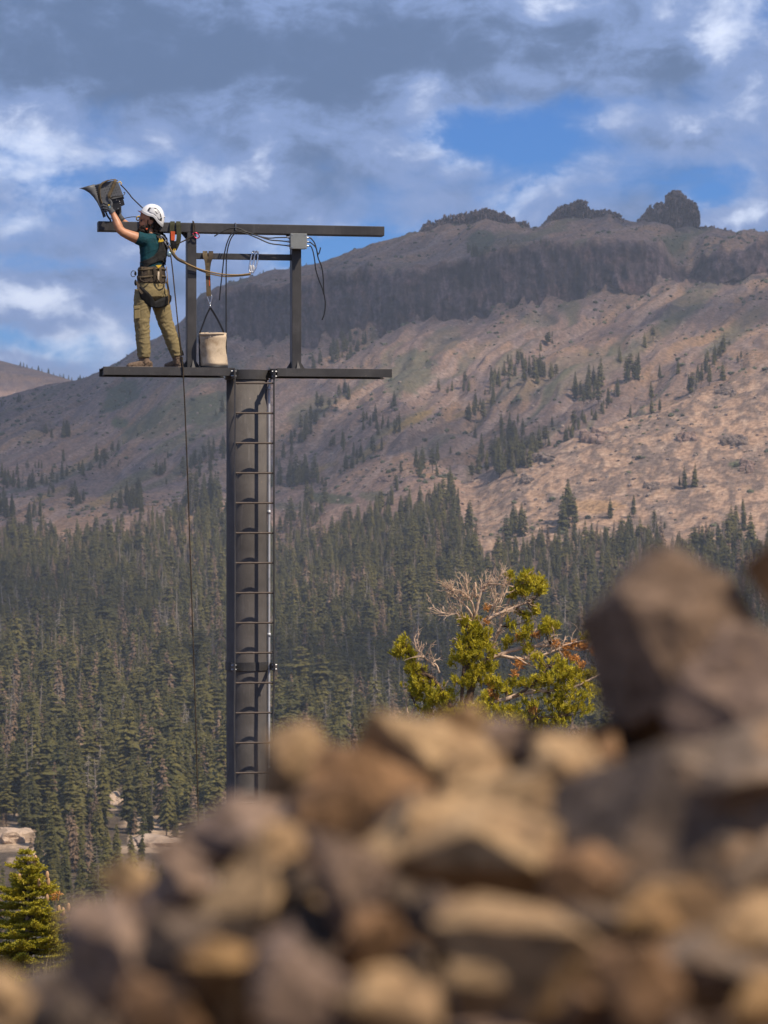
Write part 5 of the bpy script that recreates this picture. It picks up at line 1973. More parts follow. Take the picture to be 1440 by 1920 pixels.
for w_ in (-1, -.6, -.2, .2, .6, 1):
    q = w_ * 0.75
    x0, y0, d0 = helmet_pt(q, 0.02, 0.99)
    pk.append(((x0, y0, d0), (x0 - 6.2 * (1 - w_ * w_ * 0.75), y0 - 3.2 * (1 - w_ * w_ * .7) + 1.5, d0)))
L.rings([[a, b, (b[0], b[1] + 1.0, b[2]), (a[0], a[1] + 1.4, a[2])] for a, b in pk])
L.build('peak', M_peak, helmet)
cord('chin_strap', [(277.5, 412, 24.3), (276.5, 422, 24.0), (274, 430, 22.5), (271, 438.5, 14), (270, 440, 10)], 0.9, M_pad, helmet)
cord('chin_strap', [(290, 416, 24.0), (283, 426, 24.0), (276, 431, 22.5)], 0.8, M_pad, helmet)
LB().ball((274.8, 429.4, 23.4), (2.0, 2.2, 1.2)).build('buckle', M_orange, helmet)
LB().ball((308.5, 407.2, 16), (1.6, 1.8, 1.6)).build('clip', M_hgrey, helmet)
# harness -----------------------------------------------------------------------
harness = bpy.data.objects.new('harness', None)
link(harness, person)
org[harness] = org[person]
L = LB()
L.upright([(284.5, 500, 8.5, 28.5, 20.5, ANG), (284.5, 502, 8.5, 30.4, 22.4, ANG), (284.3, 512, 8.8, 31.0, 23.0, ANG), (284.0, 524, 9, 31.8, 23.8, ANG), (284.0, 529, 9, 32.0, 24.0, ANG), (284, 531, 9, 29, 22, ANG)], 40)
L.remesh(1.3, 1, folds(0.9, .3, .2, 2.0))
L.build('waist_belt', M_webd, harness)


def ring_band(name, y, rows, h, mat, g=1.0):
    x, d, a, b = rows
    L = LB()
    n = 44
    ringo = lambda yy, aa, bb: [(x + aa * math.cos(q) * math.cos(ANG) - bb * math.sin(q) * math.sin(ANG), yy + 1.4 * math.sin(q * 2 + 1), d + aa * math.cos(q) * math.sin(ANG) + bb * math.sin(q) * math.cos(ANG)) for q in np.linspace(0, 2 * math.pi, n + 1)[:-1]]
    L.rings([ringo(y - h / 2, a, b), ringo(y - h / 2, a + g, b + g), ringo(y + h / 2, a + g, b + g), ringo(y + h / 2, a, b), ringo(y - h / 2, a, b)], caps=False)
    return L.build(name, mat, harness)


ring_band('belt_strap', 505, (284.5, 8.5, 30.6, 22.6), 3.6, M_web)
ring_band('belt_strap', 519, (284.2, 8.8, 31.6, 23.6), 4.2, M_web)
for xx in (268, 279, 290, 301):
    dd = 9 + math.sqrt(max(0, 1 - ((xx - 284) / 32) ** 2)) * 28.5
    strip('belt_loop', [(xx - .6, 501, dd - 1.2), (xx, 512, dd), (xx + .4, 527, dd - 1.0)], 4.2, 1.2, M_web if xx != 290 else M_webd, harness, axis=(1, 0, 0))
strip('utility_strap', [(297.5, 509, 36.5), (297.2, 517, 37.6), (297, 526, 37.0)], 3.2, 1.2, M_canvas, harness, axis=(1, 0, 0))
LB().prism([(292, 497.5), (303.5, 496.5), (298, 503.8)], 30.5, 31.2).build('yellow_tag', M_yellow, harness, False)
LB().prism([(297.5, 451.5), (299.5, 446), (301.5, 451), (304, 446.8), (307.5, 452), (303, 453.5), (297, 454)], 27.6, 28.2).build('yellow_tag', M_yellow, harness, False)
# leg loops: padded bands round the tops of the thighs
strip('leg_strap', [(258, 528, 37), (260, 538, 41), (264.5, 546, 43), (268, 550, 43.5)], 6, 1.6, M_webd, harness, axis=(1, .3, 0))


def pad(pts, widths):
    """broad padded band: (px, py, d) path with its own widths, rounded over"""
    P = [Vector(p) for p in pts]
    L = LB()
    rs = []
    for i, p in enumerate(P):
        t = (P[min(i + 1, len(P) - 1)] - P[max(i - 1, 0)]).normalized()
        nrm = Vector((p.x - 284, 0, p.z - 6)).normalized()
        a = t.cross(nrm).normalized()
        w = widths[i] / 2
        rs.append([p + a * w + nrm * .6, p + a * w * .6 + nrm * 2.4, p - a * w * .6 + nrm * 2.4, p - a * w + nrm * .6, p - a * w - nrm * 2.2, p + a * w - nrm * 2.2])
    L.rings(rs)
    L.remesh(0.8, 2)
    return L.build('leg_loop', M_pad, harness)


pad([(262, 538, 40.0), (266, 546, 41.0), (271, 554, 41.0), (277.5, 562, 38.5), (285, 569.5, 33.5), (291, 573, 30)], [8, 14, 19, 19, 15, 9])
pad([(283, 571, 34), (291, 571.5, 29.5), (300, 569.5, 23.5), (309, 566, 16.0), (316, 562.5, 7.0), (319.5, 560, -2)], [9, 13, 17, 18, 17, 15])
strip('leg_strap', [(313, 528, 16), (316, 545, 14), (317, 558, 9)], 4, 1.2, M_webd, harness, axis=(1, 0, 0))
cord('gear_loop', [(262, 518, 40), (264, 525, 41.5), (272, 528.5, 42), (280, 526.5, 41.5), (284, 520, 40)], 0.9, M_webd, harness)
cord('gear_loop', [(294, 521, 38.5), (298, 527, 38), (305, 532, 33), (312, 529, 25), (313.5, 522, 20)], 1.1, M_webd, harness)
cord('side_ring', [(253.5, 518, 28), (248, 518.6, 29), (245.6, 513.5, 29.5), (248.5, 508, 29), (254, 508.6, 28)], 0.75, M_hdark, harness)
LB().ball((254, 513, 27), (2.4, 4.2, 3)).build('ring_mount', M_pad, harness)
LB().ball((254.3, 530, 27), (2.6, 6, 3.4)).build('pouch', M_pad, harness)
# shoulder straps of the harness meeting at the dorsal ring
strip('shoulder_strap', [(289, 436.5, 20), (299, 439, 20.5), (306, 446, 18), (311, 455, 14), (314.5, 466, 10)], 5, 1.3, M_vest, harness, axis=(.4, 0, 1))
strip('shoulder_strap', [(295, 437, -8), (306, 443, -4), (313, 455, 4), (315, 466, 9)], 5, 1.3, M_vest, harness, axis=(.4, 0, 1))
cord('dorsal_carabiner', [(301, 441, 22), (306, 444, 21), (313, 452, 18), (317.5, 459, 16), (314, 461.5, 16), (309, 455, 19), (303, 446, 21.5), (301, 441, 22)], 0.95, M_silver, harness, 5)
cord('dorsal_ring', [(310, 449, 19), (316, 456, 17), (319, 465, 15), (315.5, 466.5, 14), (311.5, 458, 17), (310, 449, 19)], 0.8, M_silver, harness, 5)

# floodlight held up by both hands -----------------------------------------------
lamp = empty('floodlight', PP(205, 405, 0))
tag(lamp, 'dark grey floodlight with flared visor hood held up against the sky', 'floodlight')
DB = -26.0
L = LB()
L.prism([(177.5, 346.4), (213, 338.2), (221, 341.5), (224.5, 349), (231.8, 368.5), (206.5, 374.5), (205.5, 390), (198, 401), (190, 385)], DB + 1, DF - 1)
hb = L.build('housing', M_lampgrey, lamp, False)
L = LB()
L.prism([(206.5, 372.6), (231.2, 367.2), (233.0, 372), (231.2, 373.5), (234, 384), (226.5, 387.5), (227, 392.5), (210, 396.5), (205.3, 389)], DB + 6, DF - 3)
L.build('driver_box', M_lampdark, lamp, False)
# cooling fins on the housing's left shoulder
for k in range(7):
    x = 178.6 + k * 0.75
    y = 348.0 + k * 4.1
    l = LB()
    l.prism([(x, y), (x + 7.5, y - 1.6), (x + 7.7, y - 0.4), (x + .2, y + 1.2)], DF - 1.02, DF + 0.9)
    l.build('fin', M_lampdark, hb, False)
# perforations
l = LB()
for r_ in range(5):
    for c_ in range(6):
        x, y = 193 + c_ * 4.6 + r_ * 2.2, 351 + r_ * 4.6 - c_ * 1.05
        if y > 368 or x > 224:
            continue
        l.prism([(x, y), (x + 1.5, y - .3), (x + 1.6, y + .8), (x + .1, y + 1.1)], DF - .99, DF - .5)
l.build('vent_holes', M_hdark, hb, False)
# visor: two flared cheeks, a hood sheet along the concave front edge
curve = [(149, 353.2), (158, 356.0), (167, 361.5), (175, 369.5), (182, 379.5), (187.5, 390.5), (191, 400), (193.5, 408)]
inner = [(176.8, 345.2), (180, 353), (183.5, 363), (187, 373), (190, 381.5), (193, 390), (196, 398), (198.5, 405.5)]
for (d_out, d_in, sg) in ((DF + 6, DF, 1), (DB - 6, DB, -1)):
    l = LB()
    rs = []
    for k, (a, b) in enumerate(zip(curve, inner)):
        fl = 1.0 - k / 9
        rs.append([(a[0], a[1], d_in + (d_out - d_in) * fl), (b[0], b[1], d_in), (b[0], b[1], d_in - sg * 0.7), (a[0], a[1], d_in + (d_out - d_in) * fl - sg * 0.7)])
    l.rings(rs)
    l.build('visor_cheek', M_lampgrey, lamp, True)
l = LB()
l.rings([[(149, 353.2, DF + 6), (149, 353.2, DB - 6), (149.6, 354.2, DB - 6), (149.6, 354.2, DF + 6)], [(163, 349.0, DF + 3.5), (163, 349.0, DB - 3.5), (163.3, 350.1, DB - 3.5), (163.3, 350.1, DF + 3.5)], [(177, 345.4, DF), (177, 345.4, DB), (177.3, 346.6, DB), (177.3, 346.6, DF)]])
l.build('visor_top', M_lampgrey, lamp, False)
l = LB()
l.rings([[(191.5, 400.5, DF + .6), (191.5, 400.5, DB - .6), (196, 398, DB - .2), (196, 398, DF + .2)], [(193.6, 408.4, DF + .4), (193.6, 408.4, DB - .4), (198.8, 405.6, DB - .2), (198.8, 405.6, DF + .2)]])
l.build('visor_foot', M_lampdark, lamp, False)
l = LB()
l.prism([(180.5, 352.5), (195.5, 397.5), (194.6, 398), (179.6, 353)], DB + 2, DF - 2)
l.build('front_glass', M_glass, lamp, False)
# bolts and corner fittings
for (x, y) in ((191.5, 369.5), (183.2, 372.5), (218.5, 375), (224, 377.5), (225, 381.5), (221, 391), (228, 369.5)):
    LB().ball((x, y, DF - (0.2 if x < 205 else 2.6)), (1.0, 1.0, .8), ICO1).build('bolt', M_silver, lamp)
cord('handle', [(208, 371, DF), (214, 368.6, DF + 2.2), (222, 368, DF + 2.6), (230, 366.5, DF + 2), (233.5, 364, DF), (234, 360.8, DF - 2), (231.5, 361, DF - 2)], 0.8, M_lampdark, lamp)
cord('shackle', [(221.5, 343, 10), (224.5, 340.5, 10), (227.5, 343.5, 10), (226, 346.5, 10)], 0.9, M_yellow, lamp)
# yoke bracket below, reaching the beam
cord('yoke', [(199, 399, 8), (201.5, 405, 8), (206, 411, 7), (207.5, 414.5, 6)], 1.7, M_lampdark, lamp)
# webbing sling wrapped round the lamp
sl = strip('lifting_sling', [(216, 337.4, -20), (213.5, 336.6, 0), (208, 337.4, DF - 1), (200, 339.4, DF + 2), (191, 344.5, DF + 2.4), (186.5, 353, DF + 2.4), (186, 364, DF + 2.4), (188.5, 376, DF + 2.6), (191, 382, DF + 2)], 5.0, 1.3, M_web, None, 7, axis=(.6, 0, .5))
tag(sl, 'brown webbing sling curved over the left side of the floodlight', 'sling', 'slings on the floodlight')
sl = strip('lifting_sling', [(218, 337.8, -18), (217, 336.8, 6), (216.5, 338.5, DF), (213.5, 347, DF + 2.2), (209, 357, DF + 2.2), (204.5, 366, DF + 2.4), (205.5, 372, DF + 2.0)], 5.6, 1.3, M_web, None, 7, axis=(.9, .4, .2))
tag(sl, 'brown webbing sling lying slantwise across the floodlight housing', 'sling', 'slings on the floodlight')
rp = cord('rope', [(226, 346, 10), (233, 353, 8), (243, 364.5, 4), (247, 370, 3), (257, 380, -2), (270, 392.5, -10), (282, 404, -16)], 1.15, M_ropedark)
tag(rp, 'taut dark rope from the floodlight down to behind the helmet', 'rope')
rp = cord('rope', [(207, 409, 8), (218, 411.5, 6), (228, 411, 2), (240, 407.8, 0), (252, 406.5, -2), (262, 408, -4)], 0.75, M_ropedark)
tag(rp, 'thin dark cord running from under the floodlight to the climber\'s face', 'rope')
cb = cord('carabiner', [(256.5, 407, -6), (261, 405.5, -6), (262, 410, -6), (258.5, 413.5, -6), (256, 411, -6), (256.5, 407, -6)], 1.1, M_yellow)
tag(cb, 'small orange-yellow carabiner on the beam in front of the face', 'carabiner')

# slings and lanyards on the frame ------------------------------------------------
zb = 15.0           # just proud of the beam's near face, px
s1 = strip('webbing_sling', [(326, 470, 17), (322.5, 452, 18), (322.5, 432, 17), (323, 419, 15.6), (323.5, 416.2, 6), (323.5, 416.2, -14), (323.8, 424, -15.5), (325, 440, -14.5)], 8.6, 1.4, M_green_web, None, 6, axis=(1, 0, 0))
tag(s1, 'olive webbing sling with orange tag hung over the top beam, left strand', 'sling', 'slings over the top beam')
LB().prism([(320.2, 433.5), (328.2, 434.0), (327.6, 451), (320.6, 450.5)], 19.2, 20.2).build('orange_tag', M_orange, s1, False)
s2 = strip('webbing_sling', [(327.5, 468, 16), (334, 453, 18), (335.5, 440, 18), (335, 428, 17), (334.5, 419, 15.6), (334.3, 416.2, 6), (334.3, 416.2, -14), (334, 424, -15.5), (333, 440, -14.5)], 8.6, 1.4, M_green_web, None, 6, axis=(1, 0, 0))
tag(s2, 'olive webbing sling hung over the top beam, right strand without a tag', 'sling', 'slings over the top beam')
st = strip('stitched_end', [(326.5, 452, 20.0), (327, 460, 20.0), (327.5, 466, 19)], 7.5, 1.2, M_pad, s1, axis=(1, 0, 0))
yc = cord('cord_loop', [(327.5, 462, 18.5), (328.5, 470, 19), (326, 476, 19), (325.5, 470, 19), (327, 463, 18.5)], 0.8, M_yellow)
tag(yc, 'thin yellow cord loop hanging from the olive sling', 'cord')
c1 = cord('carabiner', [(361.5, 416.4, -14), (361.8, 415.3, 2), (363.2, 416.5, 15.5), (365.3, 428, 16.2), (366, 437, 16.5), (363, 437.5, 16.5), (362.0, 427, 16.4), (361.6, 416.8, 14.8), (361.2, 414.6, 1)], 1.0, M_ropedark)
tag(c1, 'dark wire hook over the top beam above the left post', 'hook')
c2 = cord('carabiner', [(362, 438, 18), (366, 436, 18.5), (371, 438.5, 18.5), (374, 443, 18.5), (371, 446.5, 18.5), (365.5, 445, 18.5), (362, 438, 18)], 1.0, M_pink)
tag(c2, 'pink metal carabiner on the left post below the hook', 'carabiner')
r1 = cord('lanyard', [(318.5, 461, 16), (330, 458, 17.5), (345, 451.5, 18.5), (358, 444.5, 19), (364, 441, 19)], 1.25, M_ropedark)
tag(r1, 'straight brown lanyard from harness to the pink carabiner', 'lanyard')
r2 = cord('lanyard', [(317, 461, 16.5), (322, 470, 17.5), (327, 478, 18.5), (333, 484.5, 19.5), (342, 490, 20), (354, 496, 20), (372, 503.5, 19), (392, 509.5, 18), (420, 514.5, 18), (445, 515.5, 18), (462, 514.0, 18), (470, 513, 18)], 1.35, M_rope)
tag(r2, 'upper strand of the tan lanyard sagging from harness to middle rail', 'lanyard', 'tan lanyard strands')
r3 = cord('lanyard', [(317, 462, 15.5), (321, 471, 16.5), (326, 480, 17.5), (333, 487, 18.0), (342, 492, 18.5), (356, 498.0, 18.5), (374, 506.5, 17), (395, 513.5, 17), (420, 518.0, 17), (445, 517.5, 17), (462, 516.0, 17), (470, 514.5, 17.5)], 1.35, M_rope)
tag(r3, 'lower strand of the tan lanyard sagging from harness to middle rail', 'lanyard', 'tan lanyard strands')
pk_ = cord('shock_absorber', [(321, 470, 18.5), (327, 479, 20), (334, 486, 20.5), (343, 490.5, 20.5), (347, 492.5, 20.5)], 3.0, M_web)
tag(pk_, 'thick brown stitched shock absorber pouch on the tan lanyard', 'pouch')
for k, (dx, lab) in enumerate(((0, 'left of two silver snap hooks clipped to the middle rail'), (6, 'right of two silver snap hooks clipped to the middle rail'))):
    hk = cord('snap_hook', [(469 + dx * .5, 512, 16), (467.5 + dx * .8, 503, 13), (469.5 + dx, 490, 9), (472.5 + dx, 476, 8.4), (475 + dx, 471.4, 5), (477.2 + dx, 472, 0), (477.8 + dx, 476, 6), (476.6 + dx, 489, 9), (473.5 + dx * .9, 503, 13), (470.5 + dx * .5, 512, 16)], 1.6, M_silver, None, 6)
    LB().ball((470.2 + dx * .8, 503, 13.4), (2.3, 6.5, 2.2)).build('gate', M_hgrey, hk)
    tag(hk, lab, 'snap hook', 'snap hooks on the middle rail')
pu = LB().ball((317, 476.5, 21), (4.6, 5.4, 2.2), ICO3).build('rope_grab', M_blue, None)
tag(pu, 'round blue-grey rope grab behind the climber\'s back', 'rope grab')
m = LB()
drop = [(318, 470, 21), (320.5, 482, 22), (324, 510, 26), (329, 560, 36), (334, 610, 44), (340, 660, 47), (342.6, 687, 47.2), (343.2, 692, 47), (343.8, 708, 46.8), (346.5, 760, 46), (352, 900, 46), (357, 1050, 46), (362, 1200, 46), (367, 1350, 46), (371, 1500, 46), (373, 1600, 46), (374, 1680, 46)]
dr = cord('rope', drop, 1.15, M_ropedark)
tag(dr, 'long thin rope hanging from the climber past the platform into the valley', 'rope')
r5 = cord('rope', [(312, 500, 20), (313.5, 515, 20), (315, 535, 20), (316.5, 560, 17), (315, 572, 16)], 0.8, M_rope)
tag(r5, 'short speckled cord hanging down the climber\'s right hip', 'rope')
# bucket ------------------------------------------------------------------------
BX, BD = 399.0, 14.0
bucket = empty('canvas_bucket', PP(BX + 2, 689.5, BD))
tag(bucket, 'stained cream canvas tool bucket standing on the platform by the left post', 'bucket')


def bucket_ring(y, r, sx=0.0, inset=0.0, n=40):
    return [(BX + sx + (r - inset) * math.cos(q) * (1 + 0.02 * math.sin(3 * q + y * .05)), y + 0.8 * math.cos(q * 2 + 1) * (1 if y < 640 else .2), BD + (r - inset) * math.sin(q)) for q in np.linspace(0, 2 * math.pi, n + 1)[:-1]]


L = LB()
rows = [(627.0, 24.8, 0), (634, 24.6, .1), (642, 24.2, .3), (650, 24.0, .7), (660, 24.4, 1.0), (670, 24.9, 1.4), (680, 25.6, 1.8), (685.5, 26.0, 2.0)]
rg = [bucket_ring(y, r, sx) for y, r, sx in rows]
ri = [bucket_ring(y, r, sx, 1.0) for y, r, sx in rows[::-1]]
L.rings(rg + ri, caps=True)
Vb = np.array(L.v)
ang = np.arctan2(Vb[:, 2] - BD, Vb[:, 0] - BX)
dent = 2.4 * fbm(Vb[:, 0] * .07, Vb[:, 1] * .07, Vb[:, 2] * .07, octaves=3)
Vb[:, 0] += np.cos(ang) * dent
Vb[:, 2] += np.sin(ang) * dent
L.v = [tuple(v) for v in Vb]
L.build('wall', M_canvas, bucket)
L = LB()
L.rings([bucket_ring(624.2, 25.4), bucket_ring(624.6, 26.1), bucket_ring(628.4, 25.9), bucket_ring(628.4, 24.9), bucket_ring(624.2, 24.2), bucket_ring(624.2, 25.4)], caps=False)
L.build('rim', M_canvas, bucket)
L = LB()
L.rings([bucket_ring(685.4, 26.6, 2.0), bucket_ring(690.4, 26.2, 2.2)])
L.build('base', M_black, bucket)
strip('handle_strap', [(374.6, 686, 12), (374.0, 650, 12), (374.2, 627, 13), (377, 618, 13), (386, 594, 12), (393.8, 577, 11)], 3.0, 1.0, M_black, bucket, axis=(1, .3, .6))
strip('handle_strap', [(422.5, 640, 20), (420.5, 626, 18), (414, 611, 15), (404, 592, 12), (394.6, 577, 11)], 3.6, 1.0, M_black, bucket, axis=(1, -.4, .4))
bs = strip('webbing_sling', [(391.5, 555, 11), (390.5, 530, 11), (389.5, 506, 11), (388, 490, 11.5), (385, 482, 11), (384.4, 476, 8.2), (384.6, 472.4, 0), (384.6, 474.5, -7)], 8.8, 3.6, M_web, None, 6, axis=(1, 0, 0))
tag(bs, 'brown webbing sling on the middle rail that carries the bucket, left loop', 'sling', 'slings carrying the bucket')
bs2 = strip('webbing_sling', [(389.5, 506, 9.5), (391.5, 492, 11.5), (395, 482, 11), (395.4, 476, 8.2), (395.3, 472.4, 0), (395.3, 474.5, -7)], 8.8, 3.6, M_webd, None, 6, axis=(1, 0, 0))
tag(bs2, 'darker short webbing loop on the middle rail beside the bucket sling', 'sling', 'slings carrying the bucket')
LB().prism([(391.6, 519.5), (393.2, 519.5), (393.8, 536), (392.2, 536)], 12.3, 12.9).build('orange_tag', M_orange, bs, False)
bk = cord('snap_hook', [(388.2, 556, 11), (393, 552.6, 11), (397.2, 555.5, 11), (396, 563, 11), (394, 571, 11), (391.5, 566, 11), (388.2, 556, 11)], 1.0, M_silver)
tag(bk, 'silver snap hook joining the bucket strap to the brown sling', 'snap hook')
LB().ball((394, 574, 11), (1.9, 2.8, 1.9)).build('swivel', M_silver, bk)
# ================================================================ NEAR TREES
def leaf_mat(name, col, col2, translucent=0.25):
    m = bpy.data.materials.new(name)
    m.use_nodes = True
    t = NT(m.node_tree)
    p = m.node_tree.nodes['Principled BSDF']
    pos = t.node('ShaderNodeTexCoord').outputs['Object']
    n = t.noise(pos, 7.0, 4.0, 0.6)
    n2 = t.noise(pos, 60.0, 2.0, 0.6)
    c = t.mix(t.smooth(t.math('ADD', t.math('MULTIPLY', n, .6), t.math('MULTIPLY', n2, .4)), 0.38, 0.62), rgb(*col), rgb(*col2))
    t.put(p.inputs['Base Color'], c)
    p.inputs['Roughness'].default_value = 0.55
    p.inputs['Specular IOR Level'].default_value = 0.3
    tr = t.node('ShaderNodeBsdfTranslucent')
    t.put(tr.inputs['Color'], c)
    mx = t.node('ShaderNodeMixShader')
    mx.inputs[0].default_value = translucent
    t.t.links.new(p.outputs[0], mx.inputs[1])
    t.t.links.new(tr.outputs[0], mx.inputs[2])
    t.t.links.new(mx.outputs[0], t.t.nodes['Material Output'].inputs['Surface'])
    return m


M_pine = leaf_mat('pine_needles', (0.36, 0.33, 0.018), (0.68, 0.56, 0.045), 0.28)
M_orn = leaf_mat('dying_orange_needles', (0.62, 0.27, 0.06), (0.78, 0.42, 0.14), 0.2)
M_fir = leaf_mat('fir_needles', (0.32, 0.30, 0.022), (0.60, 0.50, 0.05), 0.28)
M_wood = pmat('grey_branch_wood', (0.62, 0.45, 0.32), 0.9, var=0.3, scale=20.0, bump=0.4, bscale=90.0, spec=0.15)
M_brown = pmat('brown_branch_bark', (0.15, 0.10, 0.07), 0.95, var=0.4, scale=25.0, bump=0.5, bscale=90.0, spec=0.1)
M_cone = pmat('fir_cone', (0.50, 0.30, 0.15), 0.8, var=0.3, scale=60.0)
Y_PINE = 34.0
SP = Y_PINE / F
rp_ = np.random.default_rng(5)


def Q(u, y, d=0.0):
    """point near the pine: d in px towards the camera"""
    return px_to_world(u, y, Y_PINE - d * SP)


class Needles:
    def __init__(self):
        self.V = []

    def tuft(self, c, direction, n, length, spread, width, r):
        direction = np.asarray(direction, float)
        direction = direction / (np.linalg.norm(direction) + 1e-9)
        dirs = direction[None, :] + r.normal(0, spread, (n, 3))
        dirs /= np.linalg.norm(dirs, axis=1)[:, None]
        side = np.cross(dirs, r.normal(size=(n, 3)))
        side /= np.linalg.norm(side, axis=1)[:, None] + 1e-9
        Ls = length * r.uniform(0.6, 1.15, n)
        st = np.asarray(c)[None, :] + direction[None, :] * (r.uniform(-0.9, 0.3, n) * length)[:, None]
        e = st + dirs * Ls[:, None]
        self.V.append(np.stack([st - side * width * 0.5, st + side * width * 0.5, e + side * width * .25, e - side * width * .25], 1).reshape(-1, 3))

    def build(self, name, mat, parent):
        V = np.concatenate(self.V)
        Fc = np.arange(len(V)).reshape(-1, 4)
        o = obj(name, V, Fc.tolist(), mat, parent)
        return o


pine = empty('pine_tree', Q(880, 1420))
tag(pine, 'wind-bent yellow-green pine with bare grey and orange branches behind the rocks', 'tree')
# main wood: polylines (u, y, d, radius px)
def wood(name, pts, mat, parent=pine, sides=8, jit=1.2):
    P = [Vector((p[0], p[1], p[2])) for p in pts]
    S = spline(P, 5)
    rr = np.interp(np.linspace(0, len(pts) - 1, len(S)), range(len(pts)), [p[3] for p in pts])
    S2 = [s + Vector((rp_.normal(0, jit * .4), rp_.normal(0, jit * .4), rp_.normal(0, jit * .4))) if 0 < i < len(S) - 1 else s for i, s in enumerate(S)]
    mb = MB()
    mb.tube([Q(*s) for s in S2], [max(.3, x * 0.68) * SP for x in rr], sides)
    return mb.build(name, mat, parent, True), S2


def twigs(name, S, n, lmin, lmax, mat, parent, up=0.4, rad=0.8, start=0.25, spread=1.0):
    """side twigs with forks growing along a branch, joined as one part"""
    mb = MB()
    for k in range(n):
        i = int(rp_.uniform(start, 0.99) * (len(S) - 1))
        p = S[i]
        t = (S[min(i + 1, len(S) - 1)] - S[max(0, i - 1)]).normalized()
        dirv = (t * 0.7 + Vector(rp_.normal(0, spread, 3)) * 0.6 + Vector((0, -up, 0))).normalized()
        L = rp_.uniform(lmin, lmax)
        pts = [p]
        for q in range(4):
            dirv = (dirv + Vector(rp_.normal(0, 0.22, 3)) + Vector((0, -0.06, 0))).normalized()
            pts.append(pts[-1] + dirv * L / 4)
        mb.tube([Q(*x) for x in pts], [rad * SP * f for f in (1, .8, .6, .45, .25)], 5)
        for q in (1, 2, 3):
            for rep_ in range(2):
                d2 = (dirv + Vector(rp_.normal(0, 0.7, 3))).normalized()
                l2 = L * rp_.uniform(0.15, 0.4)
                mb.tube([Q(*pts[q]), Q(*(pts[q] + d2 * l2 * .5)), Q(*(pts[q] + d2 * l2 + Vector(rp_.normal(0, l2 * .12, 3))))], [rad * .5 * SP, rad * .38 * SP, rad * .2 * SP], 4)
    return mb.build(name, mat, parent)


tk, S_t = wood('trunk', [(872, 1440, 0, 15), (872, 1395, 0, 14), (874, 1350, 2, 13), (880, 1310, 0, 11), (884, 1285, 0, 10), (878, 1250, 2, 8.5), (874, 1215, 4, 7), (880, 1180, 2, 6), (886, 1150, 0, 5)], M_brown)
LIMBS = [
    ('limb', [(874, 1350, 2, 9), (850, 1330, 8, 8), (832, 1308, 12, 7.5), (824, 1290, 14, 6.5), (812, 1272, 12, 6), (795, 1264, 10, 5), (782, 1265, 8, 4)], M_brown),
    ('limb', [(824, 1290, 14, 5), (805, 1270, 10, 3.5), (785, 1250, 4, 3), (768, 1228, 0, 2.5), (752, 1210, 0, 2)], M_brown),
    ('limb', [(884, 1285, 0, 8), (905, 1255, -4, 6.5), (922, 1215, -6, 5.5), (934, 1185, -8, 5), (942, 1160, -8, 4.5), (952, 1130, -8, 3.5), (965, 1105, -6, 2.5), (985, 1090, -4, 2)], M_wood),
    ('limb', [(876, 1230, 2, 6), (888, 1195, 4, 5), (905, 1170, 6, 5), (925, 1155, 6, 4.5), (950, 1145, 4, 4), (978, 1133, 2, 3), (991, 1128, 2, 2)], M_wood),
    ('limb', [(890, 1180, 0, 5), (893, 1150, 2, 4), (898, 1125, 4, 4), (905, 1105, 4, 3), (920, 1095, 4, 2), (950, 1098, 2, 1.5), (965, 1100, 0, 1.2)], M_wood),
    ('limb', [(905, 1240, -8, 7), (935, 1228, -10, 6.5), (965, 1218, -10, 5.5), (995, 1212, -8, 5), (1020, 1210, -6, 4.5), (1050, 1212, -4, 4), (1085, 1218, -2, 3.5), (1110, 1212, 0, 2.5), (1125, 1208, 2, 2)], M_wood),
    ('limb', [(940, 1230, -4, 4.5), (980, 1235, 2, 4), (1010, 1232, 6, 3.5), (1035, 1222, 8, 3), (1065, 1208, 8, 2.5), (1100, 1200, 6, 2)], M_wood),
    ('limb', [(880, 1325, 6, 9), (915, 1318, 12, 7), (945, 1312, 16, 6.5), (965, 1305, 16, 6), (1000, 1297, 14, 5), (1040, 1294, 12, 4), (1075, 1288, 10, 3.5), (1110, 1272, 8, 2.5), (1130, 1262, 6, 2)], M_wood),
    ('limb', [(950, 1312, 14, 5), (975, 1300, 20, 4), (1000, 1282, 24, 3.5), (1018, 1262, 24, 3), (1030, 1245, 22, 2)], M_brown),
    ('limb', [(880, 1370, 8, 8), (930, 1372, 14, 6), (960, 1362, 18, 5), (985, 1352, 20, 4), (1010, 1345, 18, 3), (1050, 1345, 14, 2)], M_brown),
    ('limb', [(870, 1345, 4, 6), (866, 1310, 10, 5), (868, 1270, 14, 4.5), (872, 1230, 16, 4), (876, 1195, 16, 3), (878, 1170, 14, 2)], M_brown),
    ('limb', [(862, 1360, 0, 5), (835, 1345, -4, 4), (800, 1335, -6, 3), (780, 1322, -8, 2.5), (770, 1300, -8, 1.5)], M_brown),
]
SL = []
for nm, pts_, mt in LIMBS:
    SL.append(wood(nm, pts_, mt)[1])
